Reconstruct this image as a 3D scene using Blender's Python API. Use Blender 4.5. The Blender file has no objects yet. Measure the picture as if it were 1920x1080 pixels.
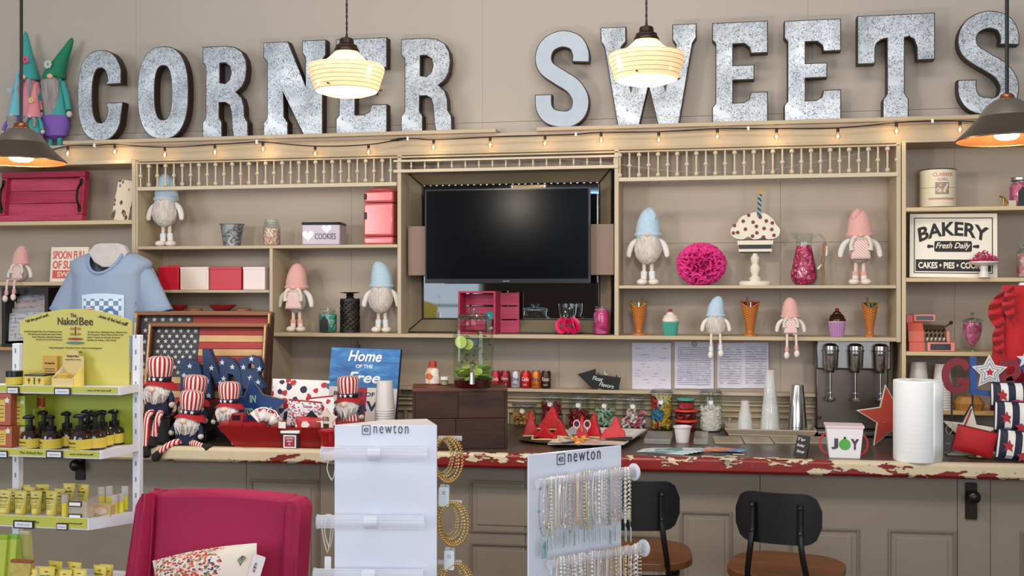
import bpy, math, random
from mathutils import Vector, Matrix, noise
from mathutils.geometry import tessellate_polygon
S = bpy.context.scene
COL = S.collection
rnd = random.Random(7)
PI = math.pi
# ---------------------------------------------------------------- camera, world, lights, exposure
F = 2000.0; YAW = math.atan(.19); CY, SY = math.cos(YAW), math.sin(YAW)
CAMD = 5.0; EYE = 1.70; HOR = 545.0
cam = bpy.data.objects.new('camera', bpy.data.cameras.new('camera')); COL.objects.link(cam)
cam.location = (0, -CAMD, EYE); cam.rotation_euler = (PI/2, 0, YAW)
cam.data.sensor_width = 36; cam.data.lens = 36*F/1920; cam.data.shift_y = (HOR-540)/1920
cam.data.clip_start = .05
S.camera = cam
w = bpy.data.worlds.new('world'); S.world = w; w.use_nodes = True
w.node_tree.nodes['Background'].inputs[0].default_value = (.86, .92, 1.0, 1)
w.node_tree.nodes['Background'].inputs[1].default_value = .36
def area(name, loc, target, sx, sy, power, col):
    l = bpy.data.lights.new(name, 'AREA'); l.shape = 'RECTANGLE'; l.size = sx; l.size_y = sy
    l.energy = power; l.color = col
    o = bpy.data.objects.new(name, l); COL.objects.link(o); o.location = loc
    o.rotation_euler = (Vector(target)-Vector(loc)).to_track_quat('-Z', 'Y').to_euler()
    return o
area('shop_window_light', (1.1, -8.2, 2.3), (-.1, 0, 1.3), 4.4, 2.2, 185, (.86, .92, 1.0))
area('left_fill_light', (-5.3, -7.4, 2.4), (-.9, 0, 1.8), 2.8, 2.2, 165, (.86, .92, 1.0))  # added fill lamp, no window there; brightens the left letters
area('ceiling_light', (-.6, -3.4, 4.2), (-.5, -.6, 1.3), 3.6, .6, 70, (1.0, .95, .9))
S.view_settings.view_transform = 'Standard'; S.view_settings.look = 'None'
S.view_settings.gamma = 1; S.view_settings.use_curve_mapping = False
S.view_settings.exposure = -0.22
S.cycles.max_bounces = 6; S.cycles.transparent_max_bounces = 24
S.cycles.diffuse_bounces = 3; S.cycles.glossy_bounces = 3; S.cycles.transmission_bounces = 4
S.cycles.caustics_reflective = False; S.cycles.caustics_refractive = False
S.cycles.sample_clamp_indirect = 4.0

# ---------------------------------------------------------------- measuring helpers (photo sight lines -> real positions)
def ray(u, v):
    xc = (u-960)/F
    return -SY+xc*CY, CY+xc*SY, -(v-HOR)/F
def P(u, v, y):
    a, b, c = ray(u, v); t = (y+CAMD)/b
    return Vector((a*t, y, EYE+c*t))
def G(u, v, z):
    a, b, c = ray(u, v); t = (z-EYE)/c
    return Vector((a*t, b*t-CAMD, z))
def X(u, y): return P(u, 500, y).x
def tt(u, y): return (y+CAMD)/ray(u, 500)[1]
def slot(u0, u1, vt, zb, y):
    x0, x1 = X(u0, y), X(u1, y); uc = (u0+u1)/2
    return (x0+x1)/2, x1-x0, P(uc, vt, y).z-zb

# ---------------------------------------------------------------- materials
def lin(h):
    h = h.lstrip('#'); r = []
    for i in (0, 2, 4):
        c = int(h[i:i+2], 16)/255
        r.append(c/12.92 if c <= .04045 else ((c+.055)/1.055)**2.4)
    return (*r, 1)
MC = {}
class NB:
    def __init__(s, name):
        s.m = bpy.data.materials.new(name); s.m.use_nodes = True
        s.t = s.m.node_tree; s.n = s.t.nodes; s.b = s.n['Principled BSDF']
        s.tc = s.n.new('ShaderNodeTexCoord').outputs['Object']
    def l(s, a, b): s.t.links.new(a, b); return b
    def put(s, sock, v):
        if hasattr(v, 'links'): s.t.links.new(v, sock)
        else: sock.default_value = v
    def math(s, op, a, b=0.0, c=0.0):
        n = s.n.new('ShaderNodeMath'); n.operation = op
        s.put(n.inputs[0], a); s.put(n.inputs[1], b); s.put(n.inputs[2], c); return n.outputs[0]
    def noise(s, scale, detail=3, sc=None, rough=.5, dist=0):
        v = s.tc
        if sc:
            mp = s.n.new('ShaderNodeMapping'); mp.inputs['Scale'].default_value = sc; s.l(v, mp.inputs[0]); v = mp.outputs[0]
        n = s.n.new('ShaderNodeTexNoise'); n.inputs['Scale'].default_value = scale; n.inputs['Detail'].default_value = detail
        n.inputs['Roughness'].default_value = rough; n.inputs['Distortion'].default_value = dist
        s.l(v, n.inputs['Vector']); return n.outputs['Fac']
    def vor(s, scale, out='Color', sc=None, feat='F1'):
        v = s.tc
        if sc:
            mp = s.n.new('ShaderNodeMapping'); mp.inputs['Scale'].default_value = sc; s.l(v, mp.inputs[0]); v = mp.outputs[0]
        n = s.n.new('ShaderNodeTexVoronoi'); n.inputs['Scale'].default_value = scale; n.feature = feat
        s.l(v, n.inputs['Vector']); return n.outputs[out]
    def ramp(s, f, stops, const=False):
        n = s.n.new('ShaderNodeValToRGB'); r = n.color_ramp
        if const: r.interpolation = 'CONSTANT'
        while len(r.elements) < len(stops): r.elements.new(.5)
        for e, (p, c) in zip(r.elements, stops): e.position = p; e.color = lin(c) if isinstance(c, str) else c
        s.put(n.inputs[0], f); return n.outputs[0]
    def mix(s, f, a, b):
        n = s.n.new('ShaderNodeMix'); n.data_type = 'RGBA'
        s.put(n.inputs[0], f)
        s.put(n.inputs[6], lin(a) if isinstance(a, str) else a); s.put(n.inputs[7], lin(b) if isinstance(b, str) else b)
        return n.outputs[2]
    def xyz(s):
        n = s.n.new('ShaderNodeSeparateXYZ'); s.l(s.tc, n.inputs[0]); return n.outputs
    def bump(s, h, st=.3, d=.01):
        n = s.n.new('ShaderNodeBump'); n.inputs['Strength'].default_value = st; n.inputs['Distance'].default_value = d
        s.l(h, n.inputs['Height']); s.l(n.outputs[0], s.b.inputs['Normal'])
    def out(s, col=None, rough=.6, metal=0, sheen=0, coat=0):
        if col is not None: s.put(s.b.inputs['Base Color'], lin(col) if isinstance(col, str) else col)
        s.put(s.b.inputs['Roughness'], rough); s.put(s.b.inputs['Metallic'], metal)
        if sheen: s.b.inputs['Sheen Weight'].default_value = sheen
        if coat: s.b.inputs['Coat Weight'].default_value = coat; s.b.inputs['Coat Roughness'].default_value = .08
        return s.m
def plain(hexc, rough=.6, metal=0, var=None, vs=8, bump=0, bs=60, sheen=0, coat=0, key=None):
    k = ('p', hexc, rough, metal, var, vs, bump, bs, sheen, coat)
    if k in MC: return MC[k]
    n = NB('m_'+hexc.strip('#'))
    c = hexc
    if var: c = n.mix(n.noise(vs, 4), hexc, var)
    if bump: n.bump(n.noise(bs, 4), bump, .004)
    MC[k] = n.out(c, rough, metal, sheen, coat); return MC[k]
def wood(a, b, axis='x', sc=30, rough=.6, st=.25):
    k = ('w', a, b, axis, sc, rough)
    if k in MC: return MC[k]
    n = NB('wood'); s3 = {'x': (.07, 1, 1), 'z': (1, 1, .07), 'y': (1, .07, 1)}[axis]
    f = n.noise(sc, 5, s3, .6, .6); c = n.ramp(f, [(.3, a), (.7, b)]); n.bump(f, st, .004)
    MC[k] = n.out(c, rough); return MC[k]
def emit(hexc, st, key=''):
    k = ('e', hexc, st)
    if k in MC: return MC[k]
    n = NB('glow'); n.b.inputs['Emission Color'].default_value = lin(hexc); n.b.inputs['Emission Strength'].default_value = st
    MC[k] = n.out(hexc, .5); return MC[k]
def glass(tint='#f4fbf8', refl=1.0, rough=.03, key=None):
    k = ('g', tint, refl, rough)
    if k in MC: return MC[k]
    n = NB('glass'); t = n.n.new('ShaderNodeBsdfTransparent'); t.inputs[0].default_value = lin(tint)
    g = n.n.new('ShaderNodeBsdfGlossy'); g.inputs['Roughness'].default_value = rough
    fr = n.n.new('ShaderNodeLayerWeight'); fr.inputs[0].default_value = .35
    f = n.math('MULTIPLY_ADD', fr.outputs['Fresnel'], .30*refl, .022*refl)
    mx = n.n.new('ShaderNodeMixShader'); n.l(f, mx.inputs[0]); n.l(t.outputs[0], mx.inputs[1]); n.l(g.outputs[0], mx.inputs[2])
    n.l(mx.outputs[0], n.n['Material Output'].inputs[0]); n.n.remove(n.b)
    MC[k] = n.m; return n.m
def milk(hexc, alpha=.5, rough=.2):
    k = ('mk', hexc, alpha)
    if k in MC: return MC[k]
    n = NB('clear_plastic'); n.b.inputs['Alpha'].default_value = alpha
    MC[k] = n.out(hexc, rough); return MC[k]
def radial(a, b, cnt, rough=.8, ph=0.0):
    k = ('r', a, b, cnt, ph)
    if k in MC: return MC[k]
    n = NB('striped_cloth'); o = n.xyz()
    an = n.math('ARCTAN2', o[0], o[1]); f = n.math('FRACT', n.math('MULTIPLY_ADD', an, cnt/(2*PI), ph+50))
    c = n.mix(n.math('GREATER_THAN', f, .5), a, b); n.bump(n.noise(300, 2), .2, .002)
    MC[k] = n.out(c, rough); return MC[k]
def bands(a, b, axis, per, duty=.5, rough=.7, ph=0.0, slant=0.0, wob=0.0, bump=0.0):
    k = ('b', a, b, axis, per, duty, ph, slant, wob)
    if k in MC: return MC[k]
    n = NB('banded'); o = n.xyz(); i = 'xyz'.index(axis); v = o[i]
    if slant: v = n.math('MULTIPLY_ADD', o[0 if i else 2], slant, v)
    if wob: v = n.math('MULTIPLY_ADD', n.noise(30, 2), wob, v)
    f = n.math('FRACT', n.math('MULTIPLY_ADD', v, 1/per, ph+100)); g = n.math('GREATER_THAN', f, duty)
    c = n.mix(g, b, a)
    if bump: n.bump(g, bump, .002)
    MC[k] = n.out(c, rough); return MC[k]
def printed(bg, ink, per=.012, cover=.52, dens=60, rough=.6, mx=1e3):
    """lines of small type too small to read"""
    k = ('pr', bg, ink, per, cover, dens)
    if k in MC: return MC[k]
    n = NB('small_print'); o = n.xyz()
    row = n.math('FRACT', n.math('MULTIPLY_ADD', o[2], 1/per, 100.2)); line = n.math('GREATER_THAN', row, .62)
    gap = n.math('GREATER_THAN', n.noise(dens, 2, (1, 1, .35/(per*dens)*6)), 1-cover)
    c = n.mix(n.math('MULTIPLY', n.math('MULTIPLY', line, gap), .75), bg, ink)
    MC[k] = n.out(c, rough); return MC[k]
def knit(a, b, rough=.95):
    k = ('k', a, b)
    if k in MC: return MC[k]
    n = NB('knit'); v = n.vor(330, 'Distance', (1, 1, .7)); c = n.mix(n.math('MULTIPLY', v, .8), a, b); n.bump(v, -.9, .006)
    MC[k] = n.out(c, rough, 0, .4); return MC[k]
def furm(a, b, sc=160, st=.9):
    k = ('f', a, b, sc)
    if k in MC: return MC[k]
    n = NB('fur'); f = n.noise(sc, 4, (1, 1, .12), .6, .4); c = n.ramp(f, [(.3, b), (.6, a)]); n.bump(f, st, .01)
    MC[k] = n.out(c, .95, 0, .3); return MC[k]
def galv(a='#c3c8cc', b='#6b6f73', sc=75, wd=.022, plainf=0):
    k = ('gv', a, b, sc, wd)
    if k in MC: return MC[k]
    n = NB('galvanised'); f = n.noise(sc, 1.5, None, .5, 1.2)
    d = n.math('ABSOLUTE', n.math('SUBTRACT', f, .5)); g = n.math('LESS_THAN', d, wd)
    p = n.math('GREATER_THAN', n.noise(9, 2), .40)
    big = n.noise(5, 2)
    base = n.mix(n.ramp(big, [(.35, '#000000'), (.65, '#ffffff')]), a, '#a4a9ae')
    c = n.mix(n.math('MULTIPLY', n.math('MULTIPLY', g, p), .8), base, b)
    n.bump(f, .25, .004)
    MC[k] = n.out(c, n.math('MULTIPLY_ADD', big, .2, .36), .35); return MC[k]

# ---------------------------------------------------------------- geometry
class MB:
    def __init__(s): s.v = []; s.f = []
    def add(s, vs, fs):
        o = len(s.v); s.v += [tuple(p) for p in vs]; s.f += [tuple(i+o for i in f) for f in fs]; return s
    def box(s, x0, x1, y0, y1, z0, z1, M=None):
        vs = [(x, y, z) for z in (z0, z1) for y in (y0, y1) for x in (x0, x1)]
        if M: vs = [M @ Vector(p) for p in vs]
        return s.add(vs, [(0, 2, 3, 1), (4, 5, 7, 6), (0, 1, 5, 4), (2, 6, 7, 3), (0, 4, 6, 2), (1, 3, 7, 5)])
    def hexa(s, q0, q1):
        """two quads (same winding) joined into a solid"""
        return s.add(list(q0)+list(q1), [(3, 2, 1, 0), (4, 5, 6, 7)]+[(i, (i+1) % 4, 4+(i+1) % 4, 4+i) for i in range(4)])
    def sweep(s, pts, rad, n=10, closed=False, cap=True, fl=1.0):
        pts = [Vector(p) for p in pts]; m = len(pts)
        if not hasattr(rad, '__len__'): rad = [rad]*m
        vs = []; ref = None
        for i, p in enumerate(pts):
            if closed: d = pts[(i+1) % m]-pts[i-1]
            else: d = pts[min(i+1, m-1)]-pts[max(i-1, 0)]
            d.normalize()
            if ref is None:
                ref = Vector((0, 1, 0)) if abs(d.y) < .8 else Vector((1, 0, 0))
            a = ref-d*ref.dot(d); a.normalize(); ref = a; b = d.cross(a)
            for k in range(n):
                t = 2*PI*k/n; vs.append(p+(a*math.cos(t)*fl+b*math.sin(t))*rad[i])
        fs = []
        for i in range(m if closed else m-1):
            j = (i+1) % m
            for k in range(n): fs.append((i*n+k, i*n+(k+1) % n, j*n+(k+1) % n, j*n+k))
        if cap and not closed: fs += [tuple(range(n-1, -1, -1)), tuple((m-1)*n+k for k in range(n))]
        return s.add(vs, fs)
    def cyl(s, p0, p1, r0, r1=None, n=16): return s.sweep([p0, p1], [r0, r0 if r1 is None else r1], n)
    def lathe(s, prof, n=20, c=(0, 0, 0), wav=None, sx=1, sy=1, cap=True):
        vs = []
        for r, z in prof:
            for k in range(n):
                t = 2*PI*k/n; q = r*(wav(t, z) if wav else 1)
                vs.append((c[0]+q*sx*math.cos(t), c[1]+q*sy*math.sin(t), c[2]+z))
        m = len(prof); fs = [(i*n+k, i*n+(k+1) % n, (i+1)*n+(k+1) % n, (i+1)*n+k) for i in range(m-1) for k in range(n)]
        if cap: fs += [tuple(range(n-1, -1, -1)), tuple((m-1)*n+k for k in range(n))]
        return s.add(vs, fs)
    def ell(s, c, r, n=14, m=9, nz=0, ns=6, seed=0):
        if not hasattr(r, '__len__'): r = (r, r, r)
        vs = [(0, 0, -1)]; fs = []
        for i in range(1, m):
            a = PI*i/m-PI/2
            for k in range(n): vs.append((math.cos(a)*math.cos(2*PI*k/n), math.cos(a)*math.sin(2*PI*k/n), math.sin(a)))
        vs.append((0, 0, 1)); L = len(vs)-1
        for k in range(n): fs.append((0, 1+(k+1) % n, 1+k)); fs.append((L, L-n+k, L-n+(k+1) % n))
        for i in range(m-2):
            for k in range(n): fs.append((1+i*n+k, 1+i*n+(k+1) % n, 1+(i+1)*n+(k+1) % n, 1+(i+1)*n+k))
        o = []
        for x, y, z in vs:
            q = 1+nz*noise.noise(Vector((x*ns*.5+seed*7.1, y*ns*.5, z*ns*.5))) if nz else 1
            o.append((c[0]+x*r[0]*q, c[1]+y*r[1]*q, c[2]+z*r[2]*q))
        return s.add(o, fs)
    def prism(s, poly, y0, y1, holes=(), M=None, f=None):
        """outline in x,z pushed from y0 (front) to y1 (back)"""
        loops = [list(poly)]+[list(h) for h in holes]
        flat = [p for L in loops for p in L]
        tri = tessellate_polygon([[Vector((p[0], p[1], 0)) for p in L] for L in loops])
        N = len(flat); vs = [(p[0], y0, p[1]) for p in flat]+[(p[0], y1, p[1]) for p in flat]
        fs = []
        for t in tri:
            a, b, c = t
            ar = (flat[b][0]-flat[a][0])*(flat[c][1]-flat[a][1])-(flat[c][0]-flat[a][0])*(flat[b][1]-flat[a][1])
            if ar < 0: t = (a, c, b)
            fs.append(tuple(t)); fs.append(tuple(i+N for i in reversed(t)))
        o = 0
        for L in loops:
            m = len(L); A = sum(L[i][0]*L[(i+1) % m][1]-L[(i+1) % m][0]*L[i][1] for i in range(m))
            outer = L is loops[0]
            for i in range(m):
                j = (i+1) % m; q = (o+i, o+i+N, o+j+N, o+j)
                if (A > 0) != outer: q = q[::-1]
                fs.append(q)
            o += m
        if f: vs = [f(*p) for p in vs]
        if M: vs = [M @ Vector(p) for p in vs]
        return s.add(vs, fs)
    def grid(s, fn, nu, nv, th=0):
        vs = [fn(i/nu, j/nv) for j in range(nv+1) for i in range(nu+1)]
        fs = [(j*(nu+1)+i, j*(nu+1)+i+1, (j+1)*(nu+1)+i+1, (j+1)*(nu+1)+i) for j in range(nv) for i in range(nu)]
        return s.add(vs, fs)
    def tr(s, M, start=0):
        s.v = s.v[:start]+[tuple(M @ Vector(p)) for p in s.v[start:]]; return s
    def mesh(s, name, mat, smooth=.6):
        me = bpy.data.meshes.new(name); me.from_pydata(s.v, [], s.f); me.materials.append(mat)
        if smooth:
            me.polygons.foreach_set('use_smooth', [True]*len(me.polygons)); me.set_sharp_from_angle(angle=smooth)
        return me
def obj(name, mb, mat, parent=None, loc=(0, 0, 0), rot=(0, 0, 0), smooth=.6, bev=0, solid=0, label=None, kind=None):
    me = mb.mesh(name, mat, smooth) if isinstance(mb, MB) else mb
    o = bpy.data.objects.new(name, me); COL.objects.link(o); o.location = loc; o.rotation_euler = rot
    if parent: o.parent = parent
    if solid:
        m = o.modifiers.new('s', 'SOLIDIFY'); m.thickness = solid; m.offset = 0
    if bev:
        m = o.modifiers.new('b', 'BEVEL'); m.width = bev; m.segments = 2; m.limit_method = 'ANGLE'; m.angle_limit = .7
    if label: o['label'] = label
    if kind: o['kind'] = kind
    return o
def tag(o, label, cat, group=None):
    o['label'] = label; o['category'] = cat
    if group: o['group'] = group
    return o
def thing(name, label, cat, loc=(0, 0, 0), rotz=0, group=None, rot=None, scale=None):
    o = bpy.data.objects.new(name, None); COL.objects.link(o); o.location = loc
    o.rotation_euler = rot if rot else (0, 0, rotz); o.empty_display_size = .05
    if scale: o.scale = (scale,)*3
    return tag(o, label, cat, group)
def kids(o): return [c for c in COL.objects if c.parent == o]
def dup(r, loc, rotz=None, label=None, group=None, rot=None, scale=None):
    KC = {}
    def rec(o, par):
        c = o.copy(); COL.objects.link(c)
        if par: c.parent = par
        for k in list(o.children): rec(k, c)
        return c
    c = rec(r, None); c.location = loc
    if rotz is not None: c.rotation_euler = (0, 0, rotz)
    if rot: c.rotation_euler = rot
    if scale: c.scale = (scale,)*3 if not hasattr(scale, '__len__') else scale
    if label: c['label'] = label
    if group: c['group'] = group
    return c
def Bx(*a): return MB().box(*a)
def rrect(w, h, r, n=4, x=0, z=0):
    p = []
    for cx, cz, a0 in ((w/2-r, h/2-r, 0), (-w/2+r, h/2-r, 90), (-w/2+r, -h/2+r, 180), (w/2-r, -h/2+r, 270)):
        for i in range(n+1):
            a = math.radians(a0+90*i/n); p.append((x+cx+r*math.cos(a), z+cz+r*math.sin(a)))
    return p
def circ(r, n=20, x=0, z=0, sx=1, sz=1): return [(x+r*sx*math.cos(2*PI*i/n), z+r*sz*math.sin(2*PI*i/n)) for i in range(n)]
def star(r, k=.42, x=0, z=0, rot=0):
    return [(x+(r if i % 2 == 0 else r*k)*math.cos(PI/2+rot+i*PI/5), z+(r if i % 2 == 0 else r*k)*math.sin(PI/2+rot+i*PI/5)) for i in range(10)]
def text(s, w, mat, parent, loc=(0, 0, 0), h=None, bold=0.0, shear=0.0, depth=.0015, warp=None, rot=(0, 0, 0), name='lettering', sp=1.0):
    c = bpy.data.curves.new('t', 'FONT'); c.body = s; c.align_x = 'CENTER'; c.offset = bold; c.shear = shear
    c.extrude = .02; c.resolution_u = 3; c.space_character = sp
    t = bpy.data.objects.new('t', c); COL.objects.link(t)
    me = bpy.data.meshes.new_from_object(t); bpy.data.objects.remove(t)
    vs = [v.co.copy() for v in me.vertices]
    x0, x1 = min(v.x for v in vs), max(v.x for v in vs); z0, z1 = min(v.y for v in vs), max(v.y for v in vs)
    k = w/(x1-x0); kz = h/(z1-z0) if h else k
    for v, p in zip(me.vertices, vs):
        x = (p.x-(x0+x1)/2)*k; z = (p.y-(z0+z1)/2)*kz; y = -depth if p.z > 0 else 0
        if warp: x, z = warp(x, z)
        v.co = (x, y, z)
    me.materials.clear(); me.materials.append(mat)
    o = bpy.data.objects.new(name, me); COL.objects.link(o); o.parent = parent; o.location = loc; o.rotation_euler = rot
    return o
def catmull(pts, n=6, closed=False):
    pts = [Vector(p) for p in pts]; m = len(pts); o = []
    for i in range(m if closed else m-1):
        g = (lambda j: pts[j % m]) if closed else (lambda j: pts[min(max(j, 0), m-1)])
        a, b, c, d = g(i-1), g(i), g(i+1), g(i+2)
        for k in range(n):
            t = k/n; o.append(.5*((2*b)+(c-a)*t+(2*a-5*b+4*c-d)*t*t+(3*b-a-3*c+d)*t**3))
    if not closed: o.append(pts[-1])
    return o
def stroke(pts, wd):
    pts = [Vector((p[0], p[1])) for p in pts]; L = []; R = []
    for i, p in enumerate(pts):
        d = (pts[min(i+1, len(pts)-1)]-pts[max(i-1, 0)]).normalized(); nrm = Vector((-d.y, d.x))
        L.append(tuple(p+nrm*wd/2)); R.append(tuple(p-nrm*wd/2))
    return L+R[::-1]
def inset(poly, d):
    m = len(poly); A = sum(poly[i][0]*poly[(i+1) % m][1]-poly[(i+1) % m][0]*poly[i][1] for i in range(m))
    sg = 1 if A > 0 else -1; o = []
    for i in range(m):
        a, b, c = Vector(poly[i-1]), Vector(poly[i]), Vector(poly[(i+1) % m])
        e1 = (b-a).normalized(); e2 = (c-b).normalized()
        n1 = Vector((-e1.y, e1.x))*sg; n2 = Vector((-e2.y, e2.x))*sg
        q = n1+n2; q = q/max(q.length_squared/2, .7)
        o.append(tuple(b+q*d))
    return o
# shared paints
PAINT = plain('#b5a594', .55, var='#ab9a88', vs=3, bump=.12, bs=9)
WALLP = plain('#b9ad9e', .6, var='#b0a394', vs=1.5, bump=.15, bs=5)
EDGE = plain('#c2b094', .5, var='#b8a587', vs=6)  # same greige, with the warm lamplight on shelf edges put into the colour
WHITE = plain('#eceae8', .5); BLACK = plain('#17130f', .45); BROWNMET = plain('#3d2c22', .4, .7)
CHROME = plain('#c9c7c4', .18, 1.0); REDC = plain('#b3121b', .7, bump=.1, bs=200); NAVY = plain('#1a2140', .85, bump=.2, bs=150)
GLASS = glass(); STEEL = plain('#8b8681', .28, 1.0, var='#6d6863', vs=3)
# ---------------------------------------------------------------- the room
YF = -.24; YU = -.08; XL = X(-70, 0); XR = X(2150, -.9)+.3
def ZF(u, v, y=YF): return P(u, v, y).z
def struct(o): o['kind'] = 'structure'; return o
struct(obj('floor', Bx(-4.2, 3.6, -9.2, .1, -.06, 0), wood('#5b4534', '#7a6049', 'x', 9), smooth=0))
wb = struct(obj('wall_back', Bx(XL-1.2, XR+1.2, .014, .1, 0, 3.6), plain('#6d6252', .9), smooth=0))
seams = [XL-1.2, X(-20, 0), X(318, 0), X(659, 0), X(1048, 0), X(1463, 0), X(1790, 0), XR+1.2]
zs = [0, 1.1, ZF(1400, 455, 0), ZF(1400, 262, 0)]
for i in range(7):
    for j in range(3):
        if j == 1 and i not in (4, 5): continue
        z1 = zs[j+1] if i in (4, 5) or j != 0 else zs[j+1]
        a, b = zs[j], zs[j+1]
        if i not in (4, 5) and j == 2: a = zs[1]
        obj('panel', Bx(seams[i]+.0006, seams[i+1]-.0006, 0, .02, a+.0007, b-.0007), PAINT, wb, smooth=0)
ZL0 = ZF(200, 269); ZL1 = ZF(200, 262)
wu = struct(obj('wall_upper', Bx(XL-1.2, XR+1.2, YU+.012, .014, ZL0-.02, 3.6), plain('#6d6252', .9), smooth=0))
zseam = ZF(1500, 212, YU)
ups = [XL-1.2, X(255, YU), X(905, YU), X(1515, YU), XR+1.2]
for i in range(4):
    obj('panel', Bx(ups[i]+.0004, ups[i+1]-.0004, YU, YU+.012, zseam+.001, 3.6), WALLP, wu, smooth=0)
    obj('panel', Bx(ups[i]+.0004, ups[i+1]-.0004, YU-.002, YU+.012, ZL0-.02, zseam-.001), WALLP, wu, smooth=0)
# fascia and ledges above the shelving
zf0 = ZF(300, 298)
tr = struct(obj('trim_1', Bx(XL-.6, XR+.6, YF+.03, YF+.05, zf0, ZL0), plain('#bba88c', .55, var='#b09d80', vs=4, bump=.15, bs=12), smooth=0))
obj('cap_board', Bx(XL-.6, XR+.6, YF+.02, YU-.001, ZL0-.012, ZL0), PAINT, tr, smooth=0)
for a, b, c in ((118, 930, 0), (1006, 2040, 0)):
    obj('ledge_board', Bx(X(a, YF), X(b, YF), YF-.005, YU-.004, ZL0+.0005, ZL1), plain('#c0ad90', .5, var='#b4a184', vs=4), tr, bev=.003, smooth=0)
obj('lower_moulding', MB().cyl((XL-.5, YF+.025, zf0-.003), (XR+.5, YF+.025, zf0-.003), .007, n=10), plain('#b7a486', .5), tr)
obj('upper_bead', MB().cyl((XL-.5, YF+.03, ZL0-.018), (XR+.5, YF+.03, ZL0-.018), .004, n=8), plain('#b7a486', .5), tr)
# the shop front behind the camera
wf = struct(obj('wall_front', Bx(-4.2, -2.85, -9.2, -9.1, 0, 3.6).box(-1.45, 3.6, -9.2, -9.1, 0, 3.6).box(-2.85, -1.45, -9.2, -9.1, 0, 2.45).box(-2.85, -1.45, -9.2, -9.1, 3.02, 3.6), plain('#4a3a2f', .8), smooth=0))
wi = struct(obj('window_1', Bx(-2.85, -1.45, -9.16, -9.14, 2.45, 3.02), emit('#7fb0e0', 5.0), smooth=0))
obj('window_frame', Bx(-2.87, -1.43, -9.12, -9.08, 2.42, 2.46).box(-2.87, -1.43, -9.12, -9.08, 3.0, 3.04), WHITE, wi, smooth=0)
for i, (xa, xb) in enumerate(((-3.9, -3.1), (-.9, -.35), (.6, 1.3))):
    wn = struct(obj('window_%d' % (i+2), Bx(xa, xb, -9.1, -9.08, .9, 2.1), emit('#c8d4e0', .9), smooth=0))
    obj('window_frame', Bx(xa-.05, xa, -9.1, -9.04, .85, 2.15).box(xb, xb+.05, -9.1, -9.04, .85, 2.15).box(xa, xb, -9.1, -9.04, 1.48, 1.52), WHITE, wn, smooth=0)

# ---------------------------------------------------------------- shelving
def brd(par, name, u0, u1, ur, v0, v1, y0=YF, y1=-.001, mat=EDGE, bev=.002):
    return obj(name, Bx(X(u0, YF), X(u1, YF), y0, y1, ZF(ur, v1), ZF(ur, v0)), mat, par, bev=bev, smooth=0)
ZC = 1.07
mid = thing('shelving_unit', 'long built-in greige shelving between the two side bookcases, with spindle valances', 'shelving')
def vert(par, name, u0, u1, z0, ztop, mat=EDGE, y0=YF): return obj(name, Bx(X(u0, YF), X(u1, YF), y0, -.001, z0, ztop), mat, par, bev=.002, smooth=0)
ztop = zf0-.008
zs1 = ZF(500, 460); zs2a = ZF(400, 543.5); zs2b = ZF(900, 627); zs3 = ZF(1400, 535)
vert(mid, 'divider', 505, 511, ZC, ZF(500, 466)); vert(mid, 'divider', 745, 752, zs2b, ztop); vert(mid, 'divider', 1152, 1160, zs2b, ztop)
vert(mid, 'divider', 1681, 1689.5, zs2b-.02, ztop); vert(mid, 'divider', 254.5, 258, ZC, ztop)
brd(mid, 'shelf', 258.3, 744.7, 500, 460, 466); brd(mid, 'shelf', 258.3, 504.7, 400, 543.5, 549)
brd(mid, 'shelf', 511.3, 1681, 900, 627, 634, mat=plain('#c0ad8c', .5, var='#b5a17f', vs=6)); brd(mid, 'shelf', 1160.3, 1680.7, 1400, 535, 541)
# valances
zb1, zb0 = ZF(300, 350), ZF(300, 357); zm1, zm0 = ZF(750, 318), ZF(750, 324)
SPM = plain('#c9b99d', .5)
brd(mid, 'top_rail', 256, 1688, 300, 304, 307, YF, YF+.03)
obj('bottom_rail', Bx(X(258, YF), X(744, YF), YF-.004, YF+.02, zb0, zb1), SPM, mid, bev=.002, smooth=0)
obj('bottom_rail', Bx(X(1160, YF), X(1685, YF), YF-.004, YF+.02, zb0, zb1), SPM, mid, bev=.002, smooth=0)
obj('bottom_rail', Bx(X(738, YF), X(1160, YF), YF-.006, YF+.02, zm0, zm1), SPM, mid, bev=.002, smooth=0)
obj('top_rail', Bx(X(738, YF), X(1160, YF), YF-.006, YF+.02, ZF(750, 304), ZF(750, 300)), SPM, mid, bev=.001, smooth=0)
zt = ZF(300, 307); hh = zt-zb1
ballr = .0108
mA = MB().lathe([(.0040, 0), (.0046, hh*.5), (.0040, hh)], 8).ell((0, 0, hh*.48), (ballr*.95,)*3, 10, 7).mesh('spindle', SPM)
mB = MB().lathe([(.0040, 0), (.0046, hh*.5), (.0040, hh)], 8).ell((0, 0, ballr), (ballr,)*3, 10, 7).ell((0, 0, hh-ballr), (ballr,)*3, 10, 7).mesh('spindle', SPM)
for i in range(31): obj('spindle', mA if i % 2 == 0 else mB, None, mid, (X(262+15.65*i, YF), YF+.008, zb1))
for i in range(30): obj('spindle', mB if i % 2 == 0 else mA, None, mid, (X(1162+17.95*i, YF), YF+.008, zb1))
hs = ZF(750, 304)-zm1
mC = MB().lathe([(.0022, 0), (.003, hs*.2), (.0055, hs*.45), (.003, hs*.7), (.0045, hs*.9), (.0025, hs)], 8).mesh('spindle', SPM)
for i in range(17): obj('spindle', mC, None, mid, (X(745+25.4*i, YF), YF+.006, zm1))
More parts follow.
